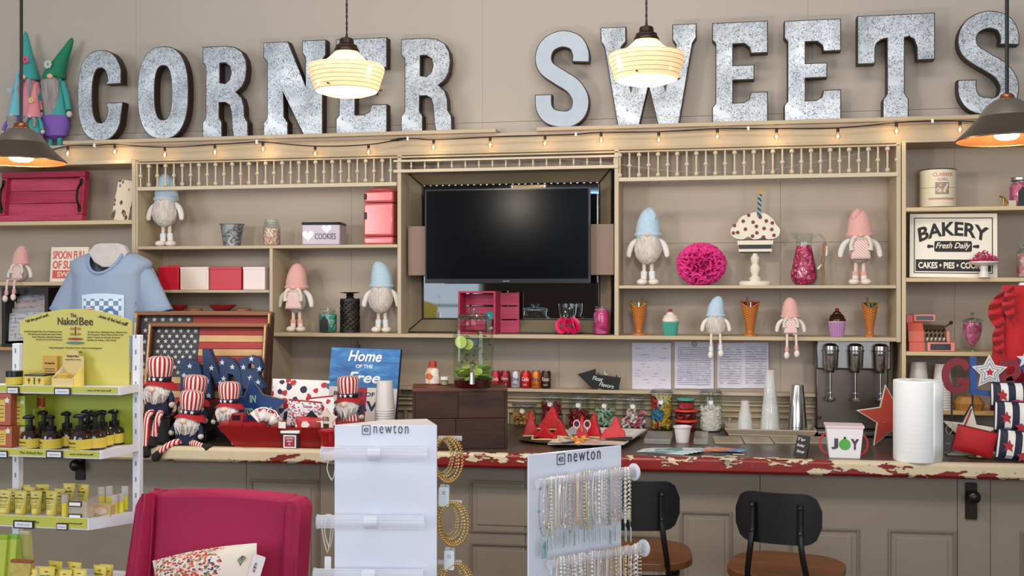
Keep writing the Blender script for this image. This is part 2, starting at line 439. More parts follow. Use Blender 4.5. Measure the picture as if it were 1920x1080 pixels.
# white cord hanging behind the right valance
pts = [P(u, v, YF+.04) for u, v in ((1030, 296), (1090, 302), (1165, 309), (1260, 321), (1360, 323), (1440, 319), (1510, 307), (1580, 295), (1640, 280))]
tag(obj('cord', MB().sweep(catmull(pts, 5), .0022, 6), plain('#a9a097', .6)), 'pale cord sagging behind the spindles of the right valance', 'cord')
# left bookcase
lb = thing('bookcase', 'greige bookcase at the far left holding the pink wooden tray', 'bookcase')
vert(lb, 'side_panel', 247, 254, ZC-.3, ZF(250, 298)-.004)
zl1 = ZF(120, 414); zl2 = ZF(60, 528.5)
brd(lb, 'shelf', -260, 246.8, 120, 414, 421.5, mat=plain('#c9b48a', .5)); brd(lb, 'shelf', -260, 246.8, 60, 528.5, 535.5, mat=plain('#c9b48a', .5))
brd(lb, 'top_rail', -260, 246.8, 120, 302, 309.5, YF, -.001, mat=plain('#bfae90', .5))
brd(lb, 'shelf', -260, 246.8, 20, 651, 657, mat=plain('#b98f5c', .5))  # golden tone paints in the warm light low in this bookcase
vert(lb, 'side_panel', -268, -260.3, ZC-.3, ZF(250, 298)-.004)
# right bookcase
rb = thing('bookcase', 'greige bookcase at the far right with the bakery sign', 'bookcase')
zr1 = ZF(1810, 387.5); zr2 = ZF(1810, 520.5); zr3 = ZF(1780, 660)
vert(rb, 'side_panel', 1691, 1699, ZC, ZF(1700, 262)-.004, mat=plain('#cdb78f', .5))
vert(rb, 'side_panel', 2260.3, 2269, ZC, ZF(1700, 262)-.004)
for v0, v1, ur in ((387.5, 395, 1810), (520.5, 528.5, 1810), (660, 667.5, 1780)): brd(rb, 'shelf', 1699.2, 2260, ur, v0, v1, mat=plain('#cfb88c', .5))
brd(rb, 'shelf', 1699.2, 2260, 1880, 776, 784, y0=-.16, mat=plain('#cfa56c', .5))
brd(rb, 'top_rail', 1699.2, 2260, 1700, 263, 267.5, YF, -.001)

# backsplash ledge with mouldings behind the jars
bs = struct(obj('trim_2', Bx(X(745, -.05), X(1530, -.05), -.045, -.002, ZC, ZF(1100, 737, -.1)), plain('#b5a383', .55, var='#a99775', vs=5), smooth=0))
zled = ZF(1100, 731, -.1)
obj('ledge', Bx(X(745, -.1), X(1530, -.1), -.10, -.002, ZF(1100, 737, -.1), zled), EDGE, bs, bev=.002, smooth=0)
for v in (746, 753, 763, 774): obj('moulding', Bx(X(745, -.06), X(1530, -.06), -.062, -.046, ZF(1100, v+3, -.06), ZF(1100, v, -.06)), EDGE, bs, bev=.003, smooth=0)
for u in (760, 952, 1058, 1128, 1205, 1352, 1368, 1525): obj('post', Bx(X(u, -.06)-.008, X(u, -.06)+.008, -.058, -.046, ZC+.001, ZF(1100, 777, -.06)), PAINT, bs, bev=.002, smooth=0)

# ---------------------------------------------------------------- counter
p0, p1 = G(240, 837, ZC), G(1920, 873, ZC)
CA = math.atan2(p1.y-p0.y, p1.x-p0.x); TH = .056
ctr = thing('bar_counter', 'long bar counter with dark top and peeling red and cream edge', 'counter', (p0.x, p0.y, 0), CA)
CMI = (Matrix.Translation((p0.x, p0.y, 0)) @ Matrix.Rotation(CA, 4, 'Z')).inverted()
def CL(p): return CMI @ Vector(p)
def CP(u, v, yl):
    a, b, c = ray(u, v); o = CL((0, -CAMD, EYE)); q = CL((a, -CAMD+b, EYE+c))-o; t = (yl-o.y)/q.y
    return o+q*t
LX0, LX1 = CP(-300, 840, 0).x, CP(2200, 870, 0).x
n = NB('counter_top'); n.bump(n.noise(14, 3), .06, .01)
c = n.mix(n.noise(5, 4, (.3, 1, 1)), '#3a302a', '#57483d'); CTOP = n.out(c, n.math('MULTIPLY_ADD', n.noise(6, 3), .2, .22))
la, lb_ = CL((XL-1.0, -.003, 0)), CL((XR+.6, -.003, 0)); yw = lambda x_: la.y+(lb_.y-la.y)*(x_-la.x)/(lb_.x-la.x)
q = lambda z: [(LX0, .02, z), (LX1, .02, z), (LX1, yw(LX1), z), (LX0, yw(LX0), z)]
obj('countertop', MB().hexa(q(ZC-.03), q(ZC)), CTOP, ctr, smooth=0)
n = NB('peeling_paint'); o3 = n.xyz()
den = n.ramp(n.math('DIVIDE', o3[0], 3.6), [(0, '#5a5a5a'), (.12, '#747474'), (.2, '#8c8c8c'), (.27, '#8c8c8c'), (.38, '#a2a2a2'), (.48, '#a0a0a0'), (.55, '#acacac'), (.66, '#b2b2b2'), (.75, '#a0a0a0'), (.84, '#8e8e8e'), (.93, '#848484'), (1, '#a4a4a4')])
den = n.math('MULTIPLY', den, 1.0)
f = n.noise(9, 6, (1, .6, 2.6), .62, .25)
zz = n.math('MULTIPLY_ADD', n.math('SUBTRACT', ZC-.03, o3[2]), 3.2, 0.0)
val = n.math('ADD', n.math('ADD', f, zz), den)
pe = n.math('GREATER_THAN', val, .80)
ed = n.math('MULTIPLY', n.math('GREATER_THAN', val, .785), n.math('LESS_THAN', val, .80))
redv = n.mix(n.noise(30, 3, (.3, 1, 1)), '#8a1d17', '#6b120f'); cr = n.mix(n.noise(12, 3), '#d3c3a4', '#c2b08e')
c = n.mix(ed, n.mix(pe, cr, redv), '#4a2a1c'); n.bump(pe, -.5, .003)
PEEL = n.out(c, n.math('MULTIPLY_ADD', pe, -.25, .6))
obj('edge_nosing', Bx(LX0, LX1, 0, .05, ZC-TH, ZC+.002), PEEL, ctr, bev=.013, smooth=.9)
UNDER = plain('#8d8272', .6, var='#7d7262', vs=3, bump=.15, bs=8); ZU = ZC-TH-.001
sv = [-300, 462, 600, 985, 1425, 1795, 1857, 2200]
for i in range(7):
    a, b = CP(sv[i], 960, .085).x+.0012, CP(sv[i+1], 960, .085).x-.0012
    obj('front_board', Bx(a, b, .085, .11, .02, ZU), UNDER, ctr, smooth=0)
obj('kick_core', Bx(LX0, LX1, .111, .14, 0, ZU), plain('#2b231d', .9), ctr, smooth=0)
def recess(u0, u1, v0, v1):
    a = CP(u0, v0, .08); b = CP(u1, v0, .08); z1 = a.z; z0 = CP((u0+u1)/2, v1, .08).z
    R = lambda k: [(a.x+k, z0+k), (b.x-k, z0+k), (b.x-k, z1-k), (a.x+k, z1-k)]
    obj('panel_moulding', MB().prism(R(0), .079, .0848, [R(.011)]), plain('#75695a', .6), ctr, smooth=0, bev=.002)
    obj('raised_panel', MB().prism(R(.03), .0815, .0848), UNDER, ctr, smooth=0, bev=.003)
for r in ((1275, 1373, 957, 1290), (1480, 1612, 987, 1290), (1665, 1793, 992, 1290), (1913, 2005, 997, 1290), (880, 1240, 900, 1003), (880, 1240, 1016, 1290), (468, 596, 898, 1280), (290, 415, 917, 1280)): recess(*r)
def knobplate(u, v0, v1, name='lock_plate'):
    a = CP(u, v0, .08); z0 = CP(u, v1, .08).z
    pl = obj(name, MB().prism(rrect(.042, a.z-z0, .004, 3, a.x, (a.z+z0)/2), .0795, .0845), plain('#2a201c', .45, .6), ctr, smooth=0)
    zk = CP(u, v0+24, .08).z
    obj('door_knob', MB().cyl((a.x, .079, zk), (a.x, .055, zk), .008).ell((a.x, .042, zk), (.024, .018, .024)), plain('#16110f', .3, .3), pl)
    obj('keyhole', MB().prism(circ(.004, 10, a.x, zk-.05), .0785, .08).prism([(a.x-.002, zk-.065), (a.x+.002, zk-.065), (a.x+.0015, zk-.05), (a.x-.0015, zk-.05)], .0785, .08), BLACK, pl)
knobplate(1821, 905, 974); knobplate(150, 846, 900)
# pale tile strip set into the dark top
for i in range(4):
    a, b = G(1340+56*i, 832, ZC), G(1394+56*i, 832, ZC); d = G(1390+56*i, 821, ZC)
    obj('tile', Bx(CL(a).x, CL(b).x, CL(a).y, CL(d).y, ZC+.0002, ZC+.006), plain('#a2937e', .35), ctr, bev=.001, smooth=0)
# ---------------------------------------------------------------- galvanised wall letters
def sup(cx, cz, rx, rz, a0, a1, n, e=2.5):
    o = []
    for i in range(n+1):
        t = math.radians(a0+(a1-a0)*i/n); c, s = math.cos(t), math.sin(t)
        o.append((cx+rx*math.copysign(abs(c)**(2/e), c), cz+rz*math.copysign(abs(s)**(2/e), s)))
    return o
gE = [(0, 1), (1, 1), (1, .68), (.69, .68), (.67, .74), (.58, .78), (.38, .78), (.38, .57), (.76, .57), (.76, .42), (.38, .42), (.38, .2), (.56, .2), (.66, .23), (.69, .3), (1, .3), (1, 0), (0, 0), (0, .16), (.06, .2), (.06, .79), (0, .83)]
gT = [(0, 1), (1, 1), (1, .55), (.77, .55), (.765, .68), (.73, .75), (.67, .78), (.615, .77), (.615, .24), (.665, .18), (.665, 0), (.33, 0), (.33, .18), (.385, .24), (.385, .77), (.32, .76), (.26, .73), (.235, .68), (.235, .53), (0, .53)]
gN = [(0, 1), (.39, 1), (.67, .5), (.66, .82), (.61, .87), (.61, 1), (.98, 1), (.98, .84), (.93, .79), (.93, 0), (.63, 0), (.31, .47), (.33, .2), (.39, .14), (.39, 0), (0, 0), (0, .14), (.06, .2), (.06, .79), (0, .84)]
gW = [(0, 1), (.27, 1), (.27, .85), (.22, .79), (.32, .33), (.44, .78), (.56, .78), (.68, .33), (.79, .79), (.75, .85), (.75, 1), (1, 1), (1, .86), (.96, .8), (.82, 0), (.60, 0), (.505, .42), (.41, 0), (.18, 0), (.04, .8), (0, .86)]
gR = [(0, 1), (.5, 1), (.7, .985), (.86, .93), (.95, .84), (.97, .74), (.94, .62), (.86, .54), (.74, .49), (.86, .43), (.91, .34), (.92, .22), (.99, .16), (1, 0), (.68, 0), (.645, .1), (.63, .26), (.59, .35), (.5, .38), (.37, .38), (.37, .22), (.43, .17), (.43, 0), (0, 0), (0, .17), (.07, .22), (.07, .78), (0, .83)]
hR = [(.385, .6), (.5, .59), (.59, .63), (.625, .70), (.6, .77), (.5, .81), (.385, .81)]
gO = sup(.5, .5, .5, .5, 0, 354, 44, 2.5); hO = sup(.505, .5, .165, .29, 0, 352, 30, 2.6)
gC = [(.93, .62)]+sup(.5, .5, .48, .5, 28, 325, 36, 2.5)+[(.97, .42), (.61, .42)]+sup(.5, .5, .17, .3, -28, -332, 22, 2.5)+[(.61, .62)]
cs = catmull([(.835, .665, 0), (.835, .76, 0), (.74, .87, 0), (.5, .915, 0), (.26, .86, 0), (.165, .74, 0), (.22, .62, 0), (.45, .52, 0), (.70, .42, 0), (.83, .29, 0), (.80, .16, 0), (.66, .09, 0), (.47, .085, 0), (.28, .12, 0), (.175, .21, 0), (.165, .345, 0)], 5)
LET = [('C', 144, 234, 94, 259), ('O', 258, 354, 87, 257), ('R', 380, 466, 86, 254), ('N', 494, 614, 77, 252), ('E', 630, 726, 72, 249), ('R', 752, 848, 71, 247),
       ('S', 1002, 1106, 57, 239), ('W', 1126, 1306, 48, 235), ('E', 1335, 1440, 41, 229), ('E', 1470, 1577, 37, 224), ('T', 1607, 1753, 27, 219), ('S', 1794, 1912, 20, 214)]
LLAB = ['first letter of the left word, C, dull mottled galvanised metal', 'letter O, brightest shiny galvanised metal letter on the left ledge', 'letter R between O and N, galvanised metal with rusty rim',
        'wide letter N of galvanised metal, left of the lit glass pendant', 'letter E partly hidden by the left glass pendant lamp', 'last letter of the left word, R, with a warm glow on it',
        'smooth blue grey letter S with hardly any mottling', 'letter W behind the second lit glass pendant', 'letter E next to the W, galvanised metal', 'letter E next to the T, galvanised metal', 'letter T, mottled galvanised metal with flared foot', 'last letter S behind the right brown metal pendant']
RIM = plain('#3a2a22', .55, .4)
GV = [galv('#dadee2', '#4e5155', 80, .032), galv('#e2e6ea', '#5b5f64', 66, .030), galv('#cfd3d6', '#47494e', 90, .036)]
GVS = plain('#a9b0b8', .42, .45, var='#98a0a8', vs=20)
ylf = -.195
for i, (ch, u0, u1, v0, v1) in enumerate(LET):
    x0, x1 = X(u0, ylf), X(u1, ylf); z1 = P((u0+u1)/2, v0, ylf).z; z0 = ZL1+.001
    W, H = x1-x0, z1-z0; sc = lambda pl: [(a*W-W/2, b*H) for a, b in pl]
    if ch == 'S':
        c3 = [((p.x-.0)*W-W/2, p.y*H) for p in cs]; poly = stroke(c3, .315*W*.98)
        zmin = min(p[1] for p in poly); zmax = max(p[1] for p in poly); poly = [(a, (b-zmin)*H/(zmax-zmin)) for a, b in poly]
    else: poly = sc({'E': gE, 'T': gT, 'N': gN, 'W': gW, 'R': gR, 'O': gO, 'C': gC}[ch])
    holes = [sc(hR)] if ch == 'R' else [sc(hO)] if ch == 'O' else []
    t = thing('metal_letter', LLAB[i], 'letter', ((x0+x1)/2, ylf, z0), 0, 'big galvanised letters on the wall ledge')
    obj('letter_body', MB().prism(poly, 0, .052, holes), RIM, t, smooth=.4)
    obj('letter_face', MB().prism(inset(poly, .0042), -.0035, .001, [inset(h, -.0042) for h in holes]), GVS if i == 6 else GV[(i*2+1) % 3 if i else 2], t, smooth=.4)

# ---------------------------------------------------------------- pendants
yp = -1.75
WARM = (1.0, .88, .74)
n = NB('milk_glass_lit'); n.b.inputs['Emission Color'].default_value = lin('#ffc677'); n.b.inputs['Emission Strength'].default_value = .62
o3 = n.xyz(); fz = n.math('FRACT', n.math('MULTIPLY', o3[2], 1/.0125)); LG = n.out(n.mix(n.math('LESS_THAN', fz, .14), '#f3e2b8', '#b98e50'), .25)
n.l(n.mix(n.math('LESS_THAN', fz, .14), '#ffc98a', '#b87838'), n.b.inputs['Emission Color'])
n = NB('milk_glass_crown'); n.b.inputs['Emission Color'].default_value = lin('#ffdf9a'); n.b.inputs['Emission Strength'].default_value = 1.0
LGC = n.out('#f6e8c0', .25)
def bulb_light(loc, e, rad=.035, col=WARM):
    l = bpy.data.lights.new('bulb_light', 'POINT'); l.energy = e; l.color = col; l.shadow_soft_size = rad
    o = bpy.data.objects.new('bulb_light', l); COL.objects.link(o); o.location = loc
def cord_to(t, z0, twist=True):
    m = MB()
    zz = [z0+i*.012 for i in range(int((3.4-z0)/.012))] if twist else [z0, 3.4]
    if twist:
        for ph in (0, PI): m.sweep([(.0022*math.cos(z*160+ph), .0022*math.sin(z*160+ph), z) for z in zz], .0022, 5)
    else: m.cyl((0, 0, z0), (0, 0, 3.4), .0055, n=8)
    obj('hanging_cord', m, BLACK, t)
def glass_pendant(u, vb, lab):
    p = P(u, vb, yp); t = thing('pendant_lamp', lab, 'lamp', (p.x, p.y, 0), 0, 'hanging lamps')
    zb = p.z; k = tt(u, yp)/F          # metres per pixel there
    R = 71*k
    pr = [(R*.05, 0), (R*.55, .000), (R*.80, 6*k), (R*.86, 12*k), (R*.90, 24*k), (R*.96, 36*k), (R*.99, 44*k), (R*1.0, 50*k), (R*.97, 54*k), (R*.78, 56*k), (R*.62, 58*k)]
    obj('glass_shade', MB().lathe([(r, z+zb) for r, z in pr], 40, cap=False), LG, t)
    obj('glass_crown', MB().lathe([(r, z+zb) for r, z in [(R*.63, 57.5*k), (R*.58, 62*k), (R*.45, 70*k), (R*.33, 78*k), (R*.30, 82*k)]], 32, cap=False), LGC, t)
    obj('socket_cap', MB().lathe([(r*k, zb+z*k) for r, z in [(24, 80), (24, 83), (21, 88), (20, 89), (20, 92), (16, 94), (14, 96), (13, 104), (10, 106), (3, 107), (2, 114)]], 24), BROWNMET, t)
    obj('bulb', MB().ell((0, 0, zb+40*k), (.028, .028, .036)), emit('#fff0c8', 14), t)
    for a in (0.4, 2.4, 4.5): obj('retaining_screw', MB().cyl((R*.83*math.cos(a), R*.83*math.sin(a), zb+11*k), (R*.93*math.cos(a), R*.93*math.sin(a), zb+11*k), .003, n=6), BROWNMET, t)
    cord_to(t, zb+112*k)
    bulb_light((p.x, p.y, zb-.11), 20, .045); bulb_light((p.x, p.y-.02, zb+.10), 3.2, .06)
glass_pendant(650, 178, 'lit cream glass schoolhouse pendant hanging before the letters N and E')
glass_pendant(1212, 156, 'lit cream glass schoolhouse pendant hanging before the letter W')
SHM = plain('#6d6053', .38, .75, var='#54473b', vs=9); COP = plain('#a0683a', .35, .8, var='#7f4c27', vs=12); CROWN = plain('#857a6c', .4, .6, var='#6f6355', vs=9)
def metal_pendant(u, vt, vb, Rpx, lab, ph, e):
    p = P(u, vb, yp); t = thing('pendant_lamp', lab, 'lamp', (p.x, p.y, 0), 0, 'hanging lamps'); k = tt(u, yp)/F; zb = p.z; H = (vb-vt)*k
    R = Rpx*k
    out = [(R, 0), (R*1.0, .002), (R*.80, H*.22), (R*.55, H*.52)]
    obj('metal_shade', MB().lathe([(r, z+zb) for r, z in out], 44, cap=False), SHM, t)
    obj('shade_lining', MB().lathe([(r*.985, z+zb-.002) for r, z in out], 44, cap=False), COP, t)
    obj('shade_crown', MB().lathe([(r, z+zb) for r, z in [(R*.56, H*.51), (R*.50, H*.62), (R*.40, H*.76), (R*.26, H*.88), (R*.2, H*.89)]], 36, cap=False), CROWN, t)
    obj('socket_cap', MB().lathe([(r*k, zb+H*.88+z*k) for r, z in [(16, -1), (16, 2), (13, 5), (12, 10), (7, 13), (2, 14)]], 20), plain('#8a5638', .35, .8), t)
    obj('bulb', MB().lathe([(r*k, zb+z*k+.004) for r, z in [(2, -3), (14, -1.5), (20, 2), (22, 6), (19, 14), (9, 26)]], 24), emit('#fff3d2', 9), t)
    cord_to(t, zb+H*.9, False)
    bulb_light((p.x, p.y, zb-.03), e, .045)
metal_pendant(40, 234, 303, 80, 'brown metal cone pendant with a lit bulb at the far left', 0, 22)
metal_pendant(1888, 178, 262, 90, 'brown metal cone pendant with copper inside at the far right', 0, 15)

# ---------------------------------------------------------------- string lights
sl = thing('string_lights', 'black cable of small lit bulbs strung along the fascia under the letters', 'string lights')
ys = YF-.012
clips = [(178, 273), (482, 266), (765, 260), (1080, 252), (1403, 241), (1748, 227)]
bul = [(127, 290), (215, 287), (309, 292), (403, 287), (493, 282), (591, 290), (691, 287), (813, 278), (919, 273), (1022, 270), (1127, 264), (1235, 263), (1345, 257), (1456, 257), (1571, 256), (1681, 246), (1800, 243)]
path = [(90, 284)]+[(u, v-16) for u, v in bul]+clips+[(1860, 229), (1935, 224)]
path.sort(); pts = [P(u, v, ys) for u, v in path]
obj('cable', MB().sweep(catmull(pts, 5), .0026, 6), BLACK, sl)
for u, v in clips:
    p = P(u, v, ys+.004); obj('cable_clip', MB().box(p.x-.005, p.x+.005, p.y-.009, p.y+.004, p.z-.009, p.z+.009), WHITE, sl, bev=.002)
p = P(752, 262, ys-.002); obj('cable_joiner', MB().sweep([P(732, 264, ys-.004), P(745, 262, ys-.004), P(762, 259, ys-.004)], [.003, .0075, .004], 8), BLACK, sl)
mS = MB().lathe([(.006, -.013), (.0065, -.002), (.005, .004), (.003, .007)], 12).mesh('s', BLACK); gs = glass('#fff1dc', .8)
mBu = MB().lathe([(.001, -.044), (.007, -.042), (.0115, -.034), (.0115, -.028), (.008, -.02), (.006, -.013)], 14).mesh('b', gs); mFi = MB().ell((0, 0, -.031), (.0042, .0042, .007), 8, 6).mesh('f', emit('#ffdcae', 70))
for u, v in bul:
    p = P(u, v-14, ys-.004); s = obj('bulb_socket', mS, None, sl, p); b = obj('bulb', mBu, None, s); 
    obj('filament', mFi, None, s)
for i in (1, 4, 7, 10, 13, 15):
    u, v = bul[i]; p = P(u, v+3, ys-.03); bulb_light(p, .30 if i == 1 else .16, .012, (1, .72, .42))
# ---------------------------------------------------------------- plush gnomes
SKIN = plain('#e3b49a', .8)
C_BLUE = knit('#c3d8e4', '#93b3c8'); C_PINK = knit('#ecb6ae', '#cf8d86'); C_CREAM = furm('#d9cec0', '#b3a696', 200, .5); C_WOOLW = plain('#e2dcd4', .95, bump=.4, bs=300)
C_GREYF = furm('#d9cfc3', '#b0a496', 130, .6); C_SKIRT = plain('#a8a29c', .9, bump=.4, bs=200)
def gnome(lab, uc, vt, zb, y, pose='stand', hat='blue', girl=False, H=None, tip=(.02, 0), grp='knitted gnomes on the shelves', rot=0, lean=0, braid=None):
    x = X(uc, y); H = H or P(uc, vt, y).z-zb
    t = thing('plush_gnome', lab, 'gnome', (x, y, zb), rot, grp, rot=(0, lean, rot))
    s = H; o = 0.0 if pose == 'stand' else -.28*H      # sitting: the body starts on the shelf
    if pose == 'sit': s = H/.72; o = -.28*s
    t.scale = (1.14, 1, 1); V = lambda x, y, z: (x*s, y*s, z*s+o)
    hm = C_BLUE if hat == 'blue' else C_PINK
    # body
    obj('body', MB().ell(V(0, 0, .45), (.135*s, .11*s, .175*s), 18, 12), C_SKIRT if girl else C_CREAM, t)
    if girl:
        obj('bib', MB().grid(lambda a, b: V((a-.5)*(.15+.07*(1-b)), -.118-.01*math.cos((a-.5)*3)*(1), .34+.24*b-.0), 8, 6), bands('#e0a49d', '#e8ddd3', 'x', .012, .5, .9, slant=1.0), t, solid=.004)
        bm = plain('#dccfbf', .95, bump=.5, bs=160)
        for sx in (-1, 1): obj('braid', MB().sweep([V(sx*.03, -.10, .66), V(sx*.085, -.13, .6), V(sx*.11, -.13, .52), V(sx*.10, -.135, .45)], [.022*s, .027*s, .022*s, .03*s], 10), bm, t)
        obj('beard', MB().ell(V(0, -.075, .60), (.1*s, .06*s, .05*s)), C_CREAM, t, label='cream hair fringe')
    else:
        obj('beard', MB().lathe([(r*s, z*s+o) for r, z in [(.01, .27), (.085, .30), (.135, .37), (.15, .45), (.145, .54), (.12, .62), (.06, .68)]], 18, (0, -.055*s, 0), lambda a, z: 1+.05*math.sin(7*a+z*60/max(s, .1)), 1, .75), C_GREYF, t)
    obj('nose', MB().ell(V(0, -.135, .645), (.028*s, .024*s, .024*s)), SKIN, t)
    # hat: cone that slumps at the tip
    tx = tip[0]
    hp = [V(0, 0, .62), V(0, 0, .66), V(0, 0, .74), V(tx*.25, 0, .83), V(tx*.6, 0, .91), V(tx, 0, .965), V(tx*1.3, 0, 1.0)]
    hr = [.135*s, .142*s, .137*s, .122*s, .097*s, .068*s, .022*s]
    obj('knitted_hat', MB().sweep(catmull(hp, 3), [hr[min(i//3, 6)]+(hr[min(i//3+1, 6)]-hr[min(i//3, 6)])*(i % 3)/3 for i in range(19)], 18), hm, t)
    obj('hat_cuff', MB().sweep([V(.132*math.cos(a), .125*math.sin(a), .655) for a in [2*PI*k/20 for k in range(20)]], .026*s, 8, True), hm, t)
    if tip[1]: obj('hat_tip', MB().sweep([V(tx*.8, -.02, .97), V(tx+.01*tip[1], -.06, .95), V(tx+.05*tip[1], -.08, .88), V(tx+.055*tip[1], -.085, .84)], [.04*s, .045*s, .035*s, .012*s], 12), hm, t)
    am = C_WOOLW
    for sx in (-1, 1):
        obj('arm', MB().sweep(catmull([V(sx*.10, 0, .60), V(sx*.17, -.02, .54), V(sx*.20, -.03, .47), V(sx*.215, -.04, .40), V(sx*.21, -.04, .36)], 2), [.03*s, .034*s, .036*s, .036*s, .035*s, .034*s, .03*s, .028*s, .014*s], 10), am, t)
    lm = plain('#d9cbbd' if not girl else '#e0c4b8', .9); bm = plain('#ead7cc' if not (hat == 'blue') else '#e6dbd2', .9, bump=.3, bs=200)
    cm = plain('#d9a49a', .9, bump=.4, bs=200) if girl else plain('#d7dde2', .9, bump=.4, bs=200)
    for i, sx in enumerate((-1, 1)):
        if pose == 'stand':
            l = obj('leg', MB().cyl(V(sx*.045, 0, .12), V(sx*.04, 0, .34), .020*s, .024*s, 10), lm, t)
            obj('boot', MB().ell(V(sx*.066, -.02, .045), (.062*s, .085*s, .045*s)).cyl(V(sx*.05, .01, .05), V(sx*.047, .005, .15), .033*s, .036*s, 12), bm, l)
            obj('sock_cuff', MB().cyl(V(sx*.047, .005, .13), V(sx*.045, .005, .185), .038*s, .036*s, 12), cm, l)
        else:
            kx = sx*.07; q = YF-y-.03; dz = (.0 if i else -.03)
            pts = [(kx*.6*s, -.05*s, .035*s), (kx*s, q*.8, .035*s), (kx*s, q-.006, .012*s), (kx*1.05*s, q-.012, -.16*s+dz*s), (kx*1.1*s, q-.012, -.22*s+dz*s)]
            l = obj('leg', MB().sweep(catmull(pts, 3), .021*s, 10), lm, t)
            obj('sock_cuff', MB().cyl((kx*1.05*s, q-.012, -.15*s+dz*s), (kx*1.05*s, q-.012, -.23*s+dz*s), .034*s, .034*s, 12), cm, l)
            obj('boot', MB().ell((kx*1.12*s, q-.02, -.30*s+dz*s), (.045*s, .05*s, .07*s)), bm, l)
    return t
gnome('tall pale blue gnome standing left, its hat behind the spindle valance', 312, 326, zs1, -.15, hat='blue', tip=(-.02, 0), grp=None)
gnome('pink hatted gnome beside the teal jar with black tag', 556, 494, zs2b, -.14, hat='pink', girl=True, tip=(.02, 0))
gnome('blue hatted bearded gnome right of the black woven canister', 716, 490, zs2b, -.14, hat='blue', tip=(-.05, 0))
gnome('blue hatted gnome standing left of the pink paper pompom', 1215, 390, zs3, -.14, hat='blue', tip=(.02, 1))
gnome('pink hatted gnome standing right of the pink pitcher', 1612, 391, zs3, -.14, hat='pink', girl=True, tip=(-.02, -1))
gnome('blue hatted gnome sitting with legs over the shelf edge above the notices', 1342, 556, zs2b, -.20, 'sit', 'blue', tip=(.05, 0))
gnome('pink hatted gnome sitting with legs dangling between red cone and purple cupcake', 1482, 558, zs2b, -.20, 'sit', 'pink', True, tip=(-.01, 0))
gnome('pink hatted gnome sitting on the left bookcase shelf', 39, 461, zl2, -.20, 'sit', 'pink', True, tip=(.03, 0))

# spring gnomes on top of the shelving at the far left
TEAL = plain('#3f9a93', .85, bump=.3, bs=60); GREEN = plain('#1f7a58', .85, bump=.3, bs=60); LILAC = plain('#7a55a8', .85, bump=.3, bs=60); SKY = plain('#6fb6c4', .85, bump=.3, bs=60); PNK = plain('#dd8a90', .85, bump=.3, bs=60)
GREYB = furm('#a59a98', '#7f7573', 90, 1)
zt_ = ZL0+.001
def bloom(par, x, y, z, r, m, n=7):
    mb = MB()
    for i in range(n):
        a = 2*PI*i/n; mb.ell((x+r*.55*math.cos(a), y, z+r*.55*math.sin(a)), (r*.34, r*.14, r*.34), 8, 6)
    return obj('flower', mb, m, par)
def tall_gnome(lab, uc, v_tip, v_brim, zb, hatm, bodym, lowm, tipdx, wpx, bearded, y=-.17, hang=0, fl=None):
    x = X(uc, y); k = tt(uc, y)/F; zt = P(uc, v_tip, y).z-zb; zbm = P(uc, v_brim, y).z-zb; W = wpx*k/2
    t = thing('plush_gnome', lab, 'gnome', (x, y, zb), 0)
    obj('pointed_hat', MB().sweep(catmull([(0, 0, zbm-.008), (0, 0, zbm+.01), (tipdx*k*.35, 0, zbm+(zt-zbm)*.4), (tipdx*k*.8, 0, zbm+(zt-zbm)*.8), (tipdx*k, 0, zt)], 3), [W*.72, W*.75, W*.74, W*.72, W*.62, W*.54, W*.46, W*.38, W*.3, W*.24, W*.19, W*.14, W*.06], 16), hatm, t)
    obj('nose', MB().ell((tipdx*.05*k, -W*.62, zbm-.004), (W*.22, W*.2, W*.18)), SKIN, t)
    obj('body', MB().lathe([(W*.2, max(zbm*.18, 0)), (W*.8, zbm*.22), (W*.95, zbm*.36), (W*.85, zbm*.55), (W*.65, zbm*.8), (W*.5, zbm)], 18, sy=.6), bodym, t)
    obj('trousers', MB().lathe([(W*.1, zbm*.10), (W*.85, zbm*.16), (W*1.05, zbm*.30), (W*1.0, zbm*.44), (W*.6, zbm*.46)], 18, sy=.62), lowm, t)
    if bearded: obj('beard', MB().lathe([(.002, zbm*.22), (W*.35, zbm*.45), (W*.6, zbm*.72), (W*.66, zbm*.93), (W*.3, zbm*1.0)], 16, (-W*.1, -W*.38, 0), sy=.5), GREYB, t)
    else:
        for sx in (-1, 1): obj('braid', MB().sweep([(sx*W*.3, -W*.5, zbm*.96), (sx*W*.55, -W*.6, zbm*.8), (sx*W*.5, -W*.6, zbm*.6)], [W*.17, W*.2, W*.12], 8), GREYB, t)
    for sx in (-1, 1):
        a = obj('arm', MB().sweep(catmull([(sx*W*.55, 0, zbm*.92), (sx*W*.95, -.01, zbm*.72), (sx*W*1.15, -.015, zbm*.52)], 3), [W*.2]*7, 10), bodym, t)
        obj('hand', MB().ell((sx*W*1.2, -.015, zbm*.46), (W*.2, W*.18, W*.22)), C_CREAM, a)
        obj('leg', MB().cyl((sx*W*.35, 0, 0), (sx*W*.35, 0, zbm*.2), W*.16, n=10), TEAL, t)
    if fl: bloom(t, fl[0]*W, -W*.72, zbm+(zt-zbm)*fl[1], W*.34, fl[2])
    return t
tall_gnome('large gnome with bent teal hat and pink flower, far left on top of the shelving', 55, 59, 146, zt_, TEAL, PNK, TEAL, -8, 50, False, -.15, fl=(.15, .35, plain('#e0507a', .8)))
tall_gnome('large gnome with green pointed hat and purple trousers beside letter C', 103, 73, 145, zt_, GREEN, TEAL, LILAC, 36, 56, True, -.15, fl=(-.05, .28, plain('#b9c3c0', .8)))
tall_gnome('small gnome with light blue hat and lilac body beneath the teal hatted one', 28, 135, 216, zt_, SKY, LILAC, GREYB, 6, 34, True, -.19, fl=(-.2, .55, plain('#9fb9c9', .8)))
